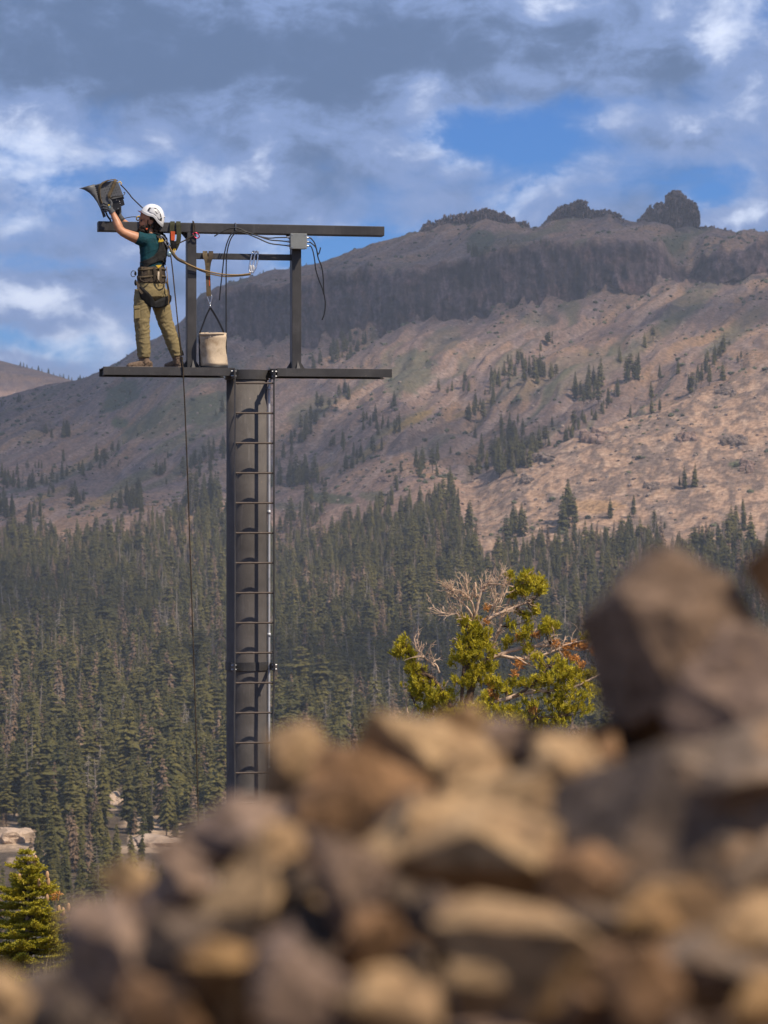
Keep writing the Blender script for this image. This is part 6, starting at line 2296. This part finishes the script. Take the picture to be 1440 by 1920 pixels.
DEAD = [
    [(886, 1160, 0, 3.5), (880, 1145, 6, 3), (862, 1125, 8, 2.5), (848, 1108, 10, 2), (843, 1104, 10, 1.2)],
    [(890, 1150, 2, 3), (884, 1128, 8, 2.6), (870, 1112, 10, 2.4), (855, 1106, 12, 1.8), (845, 1105, 12, 1)],
    [(884, 1165, 4, 3), (872, 1158, 10, 2.5), (855, 1151, 12, 2), (835, 1150, 14, 1.6), (820, 1144, 14, 1)],
    [(893, 1120, 6, 3), (892, 1105, 8, 2.8), (891, 1092, 8, 2.6)],
    [(905, 1105, 4, 3), (912, 1095, 8, 2.6), (922, 1086, 8, 2.2)],
    [(878, 1118, 8, 2), (876, 1100, 10, 1.6), (875, 1085, 10, 1)],
    [(925, 1100, 4, 1.8), (935, 1088, 6, 1.3), (944, 1070, 6, .8)],
    [(930, 1150, 4, 2.5), (940, 1130, 8, 2), (948, 1110, 8, 1.5), (953, 1098, 6, .8)],
    [(912, 1165, 6, 2.5), (925, 1142, 10, 2), (935, 1125, 10, 1.5), (952, 1108, 8, .8)],
    [(824, 1262, 12, 3), (818, 1248, 14, 2.4), (805, 1240, 16, 2), (790, 1228, 16, 1.6), (785, 1212, 16, 1.2), (783, 1207, 16, .8)],
    [(815, 1250, 14, 2), (808, 1240, 18, 1.6), (814, 1232, 18, 1.2), (818, 1226, 18, .8)],
    [(830, 1305, 14, 2.4), (832, 1292, 18, 2), (838, 1280, 20, 1.5), (842, 1275, 20, .8)],
    [(880, 1215, 10, 2.6), (868, 1208, 14, 2.2), (856, 1200, 16, 2), (850, 1196, 16, 1.2)],
    [(965, 1230, 6, 2.2), (985, 1243, 12, 2), (1000, 1250, 14, 1.6), (1010, 1254, 14, 1)],
    [(768, 1350, -2, 3), (763, 1330, 0, 2.5), (762, 1315, 0, 2), (766, 1302, 0, 1.2)],
    [(768, 1345, -2, 2.5), (775, 1330, 2, 2), (782, 1318, 2, 1.2)],
    [(850, 1360, 10, 2.5), (868, 1345, 16, 2), (885, 1340, 18, 1.6), (895, 1345, 18, .8)],
]
for pts_ in DEAD:
    _, S_ = wood('dead_branch', pts_, M_wood, jit=.8)
    SL.append(S_)
for S_ in (SL[2], SL[3], SL[4], SL[5], SL[6], SL[12], SL[13], SL[14], SL[20], SL[21]):
    twigs('twigs', S_, 22, 12, 46, M_wood, pine, rad=0.95)
for S_ in (SL[0], SL[1], SL[7], SL[9], SL[11]):
    twigs('twigs', S_, 9, 10, 30, M_brown, pine, rad=0.8)
for S_ in SL[16:19]:
    twigs('twigs', S_, 12, 12, 34, M_wood, pine, rad=0.7)
# foliage: clumps of upright needle brushes (u, y, d, ru, ry, number)
CLUMP = [(748, 1208, 0, 11, 14, 26), (758, 1222, 0, 14, 12, 26), (766, 1242, 2, 12, 14, 24), (782, 1262, 6, 22, 16, 40), (800, 1285, 8, 24, 18, 42), (785, 1290, 0, 16, 14, 20), (825, 1305, 12, 20, 18, 30), (800, 1318, 0, 22, 12, 22), (845, 1325, 12, 26, 20, 46),
         (870, 1165, 14, 8, 14, 22), (882, 1180, 14, 14, 16, 34), (908, 1190, 12, 15, 12, 32), (892, 1198, 16, 16, 18, 40), (868, 1200, 14, 14, 14, 28), (872, 1230, 16, 20, 18, 44), (900, 1232, 14, 22, 16, 40), (922, 1250, 8, 14, 12, 20), (885, 1262, 16, 22, 16, 40), (866, 1278, 14, 12, 12, 16), (912, 1275, 12, 14, 10, 18),
         (958, 1080, -4, 6, 10, 16), (985, 1085, -4, 14, 12, 34), (1005, 1095, -4, 16, 12, 34), (975, 1104, -4, 16, 10, 28), (1018, 1108, -4, 8, 6, 10), (962, 1115, -4, 10, 8, 12), (990, 1112, -4, 14, 8, 16),
         (975, 1152, -6, 12, 8, 14), (998, 1142, -6, 10, 10, 14), (985, 1185, -6, 20, 10, 26), (968, 1170, -8, 12, 8, 12), (1028, 1180, -2, 12, 14, 24), (1042, 1172, -2, 10, 8, 14), (945, 1205, -10, 10, 9, 12), (995, 1215, -6, 10, 10, 14),
         (1105, 1195, 0, 14, 8, 16), (1125, 1190, 2, 10, 12, 16), (1030, 1245, 20, 18, 18, 36), (1050, 1250, 14, 18, 14, 30), (1010, 1268, 22, 22, 14, 34), (985, 1282, 18, 16, 10, 16), (1070, 1265, 10, 20, 14, 28), (1100, 1262, 6, 16, 10, 18), (1050, 1285, 14, 26, 12, 30), (1090, 1295, 8, 24, 18, 30), (1030, 1310, 14, 26, 12, 30), (1000, 1325, 16, 26, 12, 30), (1060, 1325, 10, 30, 14, 36),
         (930, 1278, 10, 14, 14, 20), (945, 1290, 10, 18, 12, 24), (930, 1310, 14, 22, 10, 20), (905, 1330, 16, 26, 14, 40), (870, 1345, 14, 24, 14, 38), (940, 1342, 16, 24, 14, 36), (975, 1345, 16, 26, 12, 32), (905, 1362, 14, 28, 12, 32), (840, 1350, 8, 22, 12, 24), (960, 1368, 14, 24, 10, 22), (1010, 1352, 12, 26, 12, 26), (1040, 1348, 8, 24, 12, 20), (815, 1338, 4, 18, 10, 14), (1090, 1325, 4, 20, 14, 20)]
gn, tw = Needles(), MB()
allS = [s for S_ in SL + [S_t] for s in S_]
allA = np.array([[s.x, s.y, s.z] for s in allS])
for (u, y, d, ru, ry, n) in CLUMP:
    c0 = np.array((u, y, d), float)
    anch = allA[np.argmin(((allA - (c0 + (0, ry * .6, 0))) ** 2).sum(1))]
    nb_ = max(3, n // 6)
    subs = []
    for k in range(nb_):
        p = c0 + rp_.normal(0, 0.5, 3) * (ru, ry, ru * 0.8)
        mid = (anch * .45 + p * .55) + rp_.normal(0, 2.0, 3) + (0, 2.5, 0)
        tw.tube([Q(*anch), Q(*mid), Q(*p)], [1.0 * SP, .8 * SP, .5 * SP], 4)
        subs.append((p, p - mid))
    for k in range(int(n * 1.6)):
        b, bd_ = subs[rp_.integers(nb_)]
        p = b + rp_.normal(0, 0.42, 3) * (ru, ry, ru * 0.8)
        dirv = np.array((bd_[0] * 0.03, bd_[1] * 0.03 - 0.9, bd_[2] * 0.03)) + rp_.normal(0, 0.45, 3)
        q0 = np.array(Q(*p))
        q1 = np.array(Q(*(p + dirv)))
        tw.tube([Q(*(p - dirv * 4)), Q(*p)], [.5 * SP, .35 * SP], 3, caps=False)
        gn.tuft(q0, q1 - q0, 28, 7.6 * SP, 0.5, 1.25 * SP, rp_)
gn.build('crown', M_pine, pine)
tw.build('twigs', M_brown, pine)
on = Needles()
for (u, y, d, ru, ry, n) in [(1042, 1208, 4, 7, 8, 12), (1080, 1208, 4, 12, 6, 18), (1095, 1212, 4, 10, 6, 12), (1060, 1225, 4, 10, 6, 10), (1075, 1235, 6, 10, 5, 12), (1090, 1245, 6, 8, 6, 10), (975, 1245, 8, 10, 8, 14), (965, 1262, 10, 7, 8, 10), (925, 1305, 16, 9, 6, 12), (1005, 1190, -2, 6, 6, 8), (972, 1195, -2, 5, 5, 6), (912, 1165, 8, 6, 5, 6), (918, 1290, 16, 6, 8, 8), (1115, 1222, 4, 10, 8, 8), (1062, 1212, 6, 6, 6, 8), (915, 1140, 6, 7, 10, 6), (1000, 1330, 20, 7, 6, 6)]:
    for k in range(int(n * 2.2)):
        p = np.array((u, y, d)) + rp_.normal(0, 0.55, 3) * (ru, ry, 5)
        dirv = np.array((0, -0.5, 0)) + rp_.normal(0, 0.6, 3)
        q0, q1 = np.array(Q(*p)), np.array(Q(*(p + dirv)))
        on.tuft(q0, q1 - q0, 15, 5.5 * SP, 0.6, 1.0 * SP, rp_)
oc = on.build('dying_needles', M_orn, pine)
oc['label'] = 'orange dying needles'

# young fir at the left ----------------------------------------------------------
fir = empty('fir_tree', Q(44, 2080))
tag(fir, 'young green fir with upright tan cones at the lower left edge', 'tree')
wood('trunk', [(44, 2090, 0, 13), (46, 1950, 0, 11), (48, 1860, 0, 9), (50, 1780, 0, 7), (52, 1700, 0, 5), (53, 1640, 0, 3), (53, 1597, 0, 1.2)], M_wood, fir)
fn, bw = Needles(), MB()
y = 1600.0
lev = 0
while y < 1850:
    t = (y - 1597)
    Rb = min(120, 12 + 0.74 * t ** 0.95) if t < 260 else 120
    nbr = 7 if t > 30 else 5
    a0 = rp_.uniform(0, 6.28)
    for k in range(nbr):
        a = a0 + 6.283 * k / nbr + rp_.uniform(-.3, .3)
        Lb = Rb * rp_.uniform(0.45, 1.2)
        yj = y + rp_.normal(0, 4.5) * min(1.0, t / 40)
        pts_ = []
        for q in np.linspace(0, 1, 6):
            pts_.append(np.array((51 + math.cos(a) * Lb * q, yj - 2 + 10 * q * (Lb / 60) - 16 * q * q * (Lb / 70) + rp_.normal(0, .8), math.sin(a) * Lb * q)))
        bw.tube([Q(*p) for p in pts_], [(2.2 - 1.7 * q) * SP * (0.5 + Lb / 90) for q in np.linspace(0, 1, 6)], 5)
        for q in np.arange(0.18, 1.0, 5.0 / max(Lb, 10)):
            i_ = min(4, int(q * 5))
            base = pts_[i_] + (pts_[i_ + 1] - pts_[i_]) * (q * 5 - i_)
            for sd in (-1, 1):
                L2 = Lb * 0.40 * (1.05 - q) + 4.0
                b = a + sd * rp_.uniform(0.6, 1.0)
                tip = base + np.array((math.cos(b) * L2, rp_.uniform(-3, 2) - 1.0, math.sin(b) * L2))
                for w in np.arange(0.0, 1.0, 5.2 / max(L2, 5.2)):
                    p = base + (tip - base) * w
                    dv = (tip - base) / np.linalg.norm(tip - base) + np.array((0, -0.35, 0)) * 0.8
                    q0, q1 = np.array(Q(*p)), np.array(Q(*(p + dv)))
                    fn.tuft(q0, q1 - q0, 12, 5.2 * SP, 0.6, 1.6 * SP, rp_)
            dv = (pts_[i_ + 1] - pts_[i_])
            dv = dv / np.linalg.norm(dv)
            q0, q1 = np.array(Q(*base)), np.array(Q(*(base + dv + np.array((0, -.4, 0)))))
            fn.tuft(q0, q1 - q0, 12, 5.2 * SP, 0.55, 1.6 * SP, rp_)
    y += rp_.uniform(9.5, 14)
    lev += 1
fn.build('crown', M_fir, fir)
bw.build('boughs', M_brown, fir)
for (u, yy, d) in [(36, 1645, 22), (88, 1640, 14), (90, 1652, 12), (73, 1654, 24), (88, 1682, 22), (110, 1704, 14), (118, 1708, 6), (55, 1772, 34), (84, 1772, 26), (66, 1610, 10), (128, 1700, 4), (64, 1618, 12)]:
    mb = MB()
    mb.tube([Q(u, yy + 9, d), Q(u, yy + 6, d), Q(u + .5, yy, d), Q(u + .5, yy - 5, d), Q(u + .5, yy - 7, d)], [1.2 * SP, 3.4 * SP, 3.7 * SP, 2.6 * SP, .8 * SP], 9)
    mb.build('cone', M_cone, fir, True)
orf = Needles()
for (u, yy) in [(100, 1676), (104, 1682), (97, 1684), (108, 1674), (46, 1755), (48, 1762)]:
    for k in range(7):
        p = np.array((u, yy, 26.0)) + rp_.normal(0, 3, 3)
        q0, q1 = np.array(Q(*p)), np.array(Q(*(p + rp_.normal(0, 1, 3))))
        orf.tuft(q0, q1 - q0, 10, 5 * SP, .5, .9 * SP, rp_)
orf.build('dying_needles', M_orn, fir)['label'] = 'small orange dead sprig'

# dry grass on the hillside round the near trees
M_grass = pmat('dry_grass', (0.26, 0.20, 0.09), 0.9, var=0.4, scale=3.0, spec=0.1)
gv = []
for k in range(5000):
    u, D = rp_.uniform(-150, 1250), rp_.uniform(26, 46)
    p = land_at(u, D)
    x = (u - 720) / F * D
    base = np.array((x, D, p.z - 0.02)) + np.array((rp_.normal(0, .05), rp_.normal(0, .4), 0))
    h = rp_.uniform(0.10, 0.30)
    tip = base + np.array((rp_.normal(0, .06), rp_.normal(0, .06), h))
    w = np.array((0.006, 0, 0))
    gv.append(np.stack([base - w, base + w, tip]))
gv = np.concatenate(gv)
go = obj('grass', gv, np.arange(len(gv)).reshape(-1, 3).tolist(), M_grass)
tag(go, 'dry yellow grass on the near hillside', None, None, 'stuff')
# ================================================================ FOREGROUND ROCKS
def rock_mat(name, base, second, third, seed):
    m = bpy.data.materials.new(name)
    m.use_nodes = True
    t = NT(m.node_tree)
    p = m.node_tree.nodes['Principled BSDF']
    oi = t.node('ShaderNodeObjectInfo').outputs['Random']
    co = t.node('ShaderNodeTexCoord').outputs['Object']
    off = t.node('ShaderNodeCombineXYZ')
    for k in range(3):
        t.put(off.inputs[k], t.math('MULTIPLY', oi, 7.0 + 3 * k))
    va = t.node('ShaderNodeVectorMath', operation='ADD')
    t.put(va.inputs[0], co)
    t.put(va.inputs[1], off.outputs[0])
    v = va.outputs[0]
    n = t.noise(v, 22.0, 5.0, 0.55, 0.4)
    n2 = t.noise(v, 30.0, 6.0, 0.6, 0.2)
    n3 = t.noise(v, 90.0, 6.0, 0.65)
    c = t.mix(t.smooth(n, 0.40, 0.58), rgb(*base), rgb(*second))
    c = t.mix(t.smooth(n2, 0.55, 0.70, 0, .85), c, rgb(*third))
    c = t.mix(t.smooth(n3, 0.3, 0.7), t.mix(1.0, c, rgb(.5, .48, .46), 'MULTIPLY'), t.mix(1.0, c, rgb(1.4, 1.36, 1.3), 'MULTIPLY'))
    t.put(p.inputs['Base Color'], c)
    p.inputs['Roughness'].default_value = 0.9
    p.inputs['Specular IOR Level'].default_value = 0.2
    b = t.node('ShaderNodeBump')
    b.inputs['Strength'].default_value = 0.5
    b.inputs['Distance'].default_value = 0.012
    t.put(b.inputs['Height'], n3)
    t.put(p.inputs['Normal'], b.outputs[0])
    return m


RM = {
    'tan': rock_mat('tan_rock', (0.30, 0.195, 0.105), (0.39, 0.265, 0.145), (0.11, 0.073, 0.047), 1),
    'ochre': rock_mat('ochre_rock', (0.30, 0.185, 0.085), (0.21, 0.125, 0.06), (0.12, 0.085, 0.055), 2),
    'grey': rock_mat('grey_rock', (0.26, 0.19, 0.135), (0.15, 0.115, 0.09), (0.30, 0.19, 0.11), 3),
    'brown': rock_mat('brown_rock', (0.17, 0.098, 0.052), (0.25, 0.145, 0.075), (0.09, 0.06, 0.042), 4),
    'umber': rock_mat('umber_rock', (0.145, 0.098, 0.066), (0.19, 0.13, 0.09), (0.09, 0.064, 0.048), 7),
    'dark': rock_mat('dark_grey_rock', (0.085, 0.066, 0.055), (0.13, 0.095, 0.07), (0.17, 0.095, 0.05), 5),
    'mauve': rock_mat('mauve_grey_rock', (0.27, 0.19, 0.14), (0.17, 0.12, 0.095), (0.31, 0.20, 0.115), 6),
}


def hull_rock(seed, npts=13, bev=0.07):
    """angular stone: convex hull of a few random points, edges worn"""
    r = np.random.default_rng(seed)
    P = r.normal(size=(npts, 3))
    P = P / np.linalg.norm(P, axis=1)[:, None] * r.uniform(0.8, 1.0, (npts, 1))
    bm = bmesh.new()
    for p in P:
        bm.verts.new(p)
    res = bmesh.ops.convex_hull(bm, input=list(bm.verts))
    junk = list({g for g in res['geom_interior'] + res['geom_unused'] if isinstance(g, bmesh.types.BMVert)})
    bmesh.ops.delete(bm, geom=junk, context='VERTS')
    bmesh.ops.bevel(bm, geom=list(bm.edges), offset=bev, segments=2, affect='EDGES', profile=0.5, clamp_overlap=True)
    bmesh.ops.triangulate(bm, faces=list(bm.faces))
    bmesh.ops.subdivide_edges(bm, edges=list(bm.edges), cuts=1, use_grid_fill=True)
    bm.verts.index_update()
    v = np.array([x.co[:] for x in bm.verts])
    f = [[y.index for y in x.verts] for x in bm.faces]
    bm.free()
    v = v * (1 + 0.09 * fbm(v[:, 0] * 1.8 + seed, v[:, 1] * 1.8, v[:, 2] * 1.8, octaves=3))[:, None]
    return v, f


# (u, y, half width, half height, distance, colour, seed, label)
ROCKS = [
    (1272, 1218, 150, 160, 2.02, 'umber', 1, 'big blurred brown boulder at upper right with dark shaded underside'),
    (1436, 1070, 40, 62, 1.97, 'brown', 2, 'small rusty brown rock at the right edge on top of the big boulder'),
    (1400, 1312, 118, 108, 1.90, 'mauve', 3, 'big pale grey boulder at the right edge below the brown one'),
    (1275, 1548, 195, 158, 1.72, 'grey', 4, 'largest smooth grey boulder at the lower right'),
    (775, 1428, 112, 78, 1.88, 'tan', 5, 'pale tan pointed rock topping the pile in front of the pine'),
    (680, 1495, 92, 72, 1.80, 'brown', 6, 'brown rock with shaded face left under the pale tan top rock'),
    (568, 1452, 66, 82, 1.86, 'tan', 7, 'pale upright rock right of the ladder foot'),
    (470, 1570, 100, 62, 1.80, 'mauve', 8, 'pale grey slab in front of the ladder foot'),
    (488, 1678, 98, 104, 1.62, 'tan', 9, 'tan faceted rock with brown face below the grey slab'),
    (652, 1645, 70, 84, 1.60, 'mauve', 10, 'grey and tan rock right of the tan faceted rock'),
    (862, 1618, 135, 90, 1.62, 'tan', 11, 'broad pale ochre slab in the middle of the pile'),
    (1000, 1490, 98, 84, 1.76, 'tan', 12, 'tan brown rock left of the largest grey boulder'),
    (965, 1400, 118, 46, 2.05, 'mauve', 13, 'low mauve grey rock under the pine'),
    (985, 1805, 128, 88, 1.42, 'tan', 14, 'pale cream rock near the bottom middle'),
    (222, 1785, 88, 96, 1.56, 'mauve', 15, 'grey rock with brown face at lower left'),
    (25, 1896, 78, 66, 1.48, 'tan', 16, 'tan rock in the lower left corner'),
    (345, 1655, 62, 72, 1.72, 'mauve', 17, 'small pinkish grey rock between two larger rocks on the left slope'),
    (240, 1655, 46, 44, 1.86, 'tan', 18, 'small pointed rock on the left shoulder of the pile'),
    (430, 1860, 78, 96, 1.40, 'ochre', 19, 'ochre rock at the bottom edge left of the middle'),
    (575, 1850, 88, 92, 1.36, 'mauve', 20, 'grey pinkish rock at the bottom edge below the tan faceted rock'),
    (725, 1890, 84, 62, 1.34, 'tan', 21, 'tan rock at the bottom edge between grey and cream rocks'),
    (1165, 1860, 92, 84, 1.36, 'brown', 22, 'brown rock at the bottom edge right of the cream rock'),
    (1340, 1830, 112, 72, 1.38, 'grey', 23, 'grey rock near the lower right corner'),
    (1245, 1712, 92, 54, 1.50, 'ochre', 24, 'small ochre rock under the largest grey boulder'),
    (1400, 1735, 92, 60, 1.48, 'tan', 25, 'tan rock at the right edge under the largest grey boulder'),
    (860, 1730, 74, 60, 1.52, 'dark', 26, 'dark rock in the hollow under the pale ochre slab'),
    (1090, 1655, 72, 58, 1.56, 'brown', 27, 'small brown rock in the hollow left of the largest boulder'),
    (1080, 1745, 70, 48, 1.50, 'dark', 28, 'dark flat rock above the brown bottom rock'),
    (700, 1775, 56, 62, 1.48, 'brown', 29, 'narrow rusty rock between grey rock and dark hollow'),
    (330, 1795, 62, 74, 1.48, 'dark', 30, 'dark slate rock right of the lower left rock'),
    (310, 1900, 82, 60, 1.40, 'brown', 31, 'brown rock at the bottom edge below the dark slate rock'),
    (140, 1905, 66, 56, 1.46, 'dark', 32, 'dark rock at the bottom edge beside the corner rock'),
    (890, 1480, 62, 60, 1.84, 'tan', 33, 'tan wedge rock right of the pale tan top rock'),
    (1060, 1420, 54, 46, 1.98, 'brown', 34, 'brown rock in the dark gap under the big brown boulder'),
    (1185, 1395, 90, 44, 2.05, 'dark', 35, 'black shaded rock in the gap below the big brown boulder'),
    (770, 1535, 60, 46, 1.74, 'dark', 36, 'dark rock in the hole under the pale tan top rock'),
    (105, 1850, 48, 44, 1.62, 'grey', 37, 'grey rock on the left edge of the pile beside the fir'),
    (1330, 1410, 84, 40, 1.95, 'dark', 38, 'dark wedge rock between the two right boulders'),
    (390, 1570, 50, 40, 1.90, 'grey', 39, 'small grey rock on the pile edge under the hanging rope'),
    (1440, 1880, 60, 60, 1.34, 'ochre', 40, 'ochre rock in the lower right corner'),
    (610, 1568, 84, 62, 1.88, 'brown', 41, 'brown rock wedged behind the pale upright rock'),
    (415, 1752, 74, 72, 1.72, 'dark', 42, 'dark rock in the gap under the tan faceted rock'),
    (298, 1725, 64, 66, 1.76, 'brown', 43, 'brown rock in the gap right of the left grey rock'),
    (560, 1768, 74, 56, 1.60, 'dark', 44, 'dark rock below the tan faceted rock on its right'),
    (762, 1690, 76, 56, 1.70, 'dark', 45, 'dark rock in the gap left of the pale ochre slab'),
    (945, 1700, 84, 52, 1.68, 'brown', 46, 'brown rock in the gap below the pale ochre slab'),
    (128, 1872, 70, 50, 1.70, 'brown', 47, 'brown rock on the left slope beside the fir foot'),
    (1175, 1640, 88, 54, 1.76, 'dark', 48, 'dark rock under the left side of the largest boulder'),
    (880, 1545, 82, 44, 1.84, 'brown', 49, 'brown rock above the pale ochre slab'),
    (1128, 1462, 66, 74, 1.93, 'brown', 51, 'brown rock filling the gap left above the largest boulder'),
    (588, 1658, 62, 58, 1.70, 'dark', 52, 'dark rock in the gap right of the tan faceted rock'),
    (1090, 1560, 60, 60, 1.80, 'brown', 50, 'brown rock between tan rock and the largest boulder'),
]
rr_ = np.random.default_rng(9)
for (u, y, hw, hh_, D, colr, seed, lab) in ROCKS:
    s = D / F
    c = px_to_world(u, y, D)
    v, f = hull_rock(500 + seed, *((40, 0.03) if seed == 1 else (18, 0.03) if seed in (3, 4) else (11, 0.024)))
    if hw > 60 and seed != 1:        # a second broken mass fused into the first gives notches and steps
        v2, f2 = hull_rock(700 + seed, 10, 0.016)
        v2 = v2 * rr_.uniform(0.55, 0.75) + np.clip(rr_.normal(0, 0.30, 3), -.45, .45)
        f = f + [[i + len(v) for i in q_] for q_ in f2]
        v = np.vstack([v, v2])
    # turn it, then fit its outline to the rock's width and height
    q = Matrix.Rotation(rr_.uniform(0, 6.28), 3, 'Z') @ Matrix.Rotation(rr_.uniform(-.5, .5), 3, 'X')
    v = v @ np.array(q).T
    ext = np.abs(v).max(0)
    v = v / np.array((np.ptp(v[:, 0]) / 2, np.ptp(v[:, 1]) / 2, np.ptp(v[:, 2]) / 2))
    v -= (v.max(0) + v.min(0)) / 2
    big = 1.12 if seed in (4, 5, 6, 9, 11, 12, 14, 3) else 1.0
    v = v * np.array((hw * s * 1.26 * big, (hw + hh_) * 0.62 * s, hh_ * s * 1.22 * big))
    o = obj('rock', v + np.array(c), f, RM[colr], None, False, c)
    tag(o, lab, 'rock', 'rocks of the foreground pile')
# smaller rubble packed between and under them
mbr = {k: MB() for k in RM}
for k in range(700):
    u, D = rr_.uniform(-250, 1750), rr_.uniform(1.25, 2.35)
    zb = float(near_z(np.array([u]), np.array([D]))[0])
    s = rr_.uniform(0.010, 0.034)
    v, f = block(((u - 720) / F * D, D, zb - 0.012 + s * 0.4), (s * rr_.uniform(.8, 1.4), s * rr_.uniform(.8, 1.4), s * rr_.uniform(.6, 1.0)), 3000 + k, ICO1, 0.5, 4, 0.2)
    mbr[rr_.choice(['tan', 'grey', 'brown', 'dark', 'mauve'])].add(v, f)
names = list(mbr)
vs, fs, mi = [], [], []
for i, nme in enumerate(names):
    b = len(vs)
    vs.extend(mbr[nme].v)
    fs.extend([tuple(q + b for q in f) for f in mbr[nme].f])
    mi.extend([i] * len(mbr[nme].f))
rub = obj('rubble', vs, fs, [RM[k] for k in names], None, False, None, mi)
tag(rub, 'small broken stones packed between the foreground rocks', None, None, 'stuff')
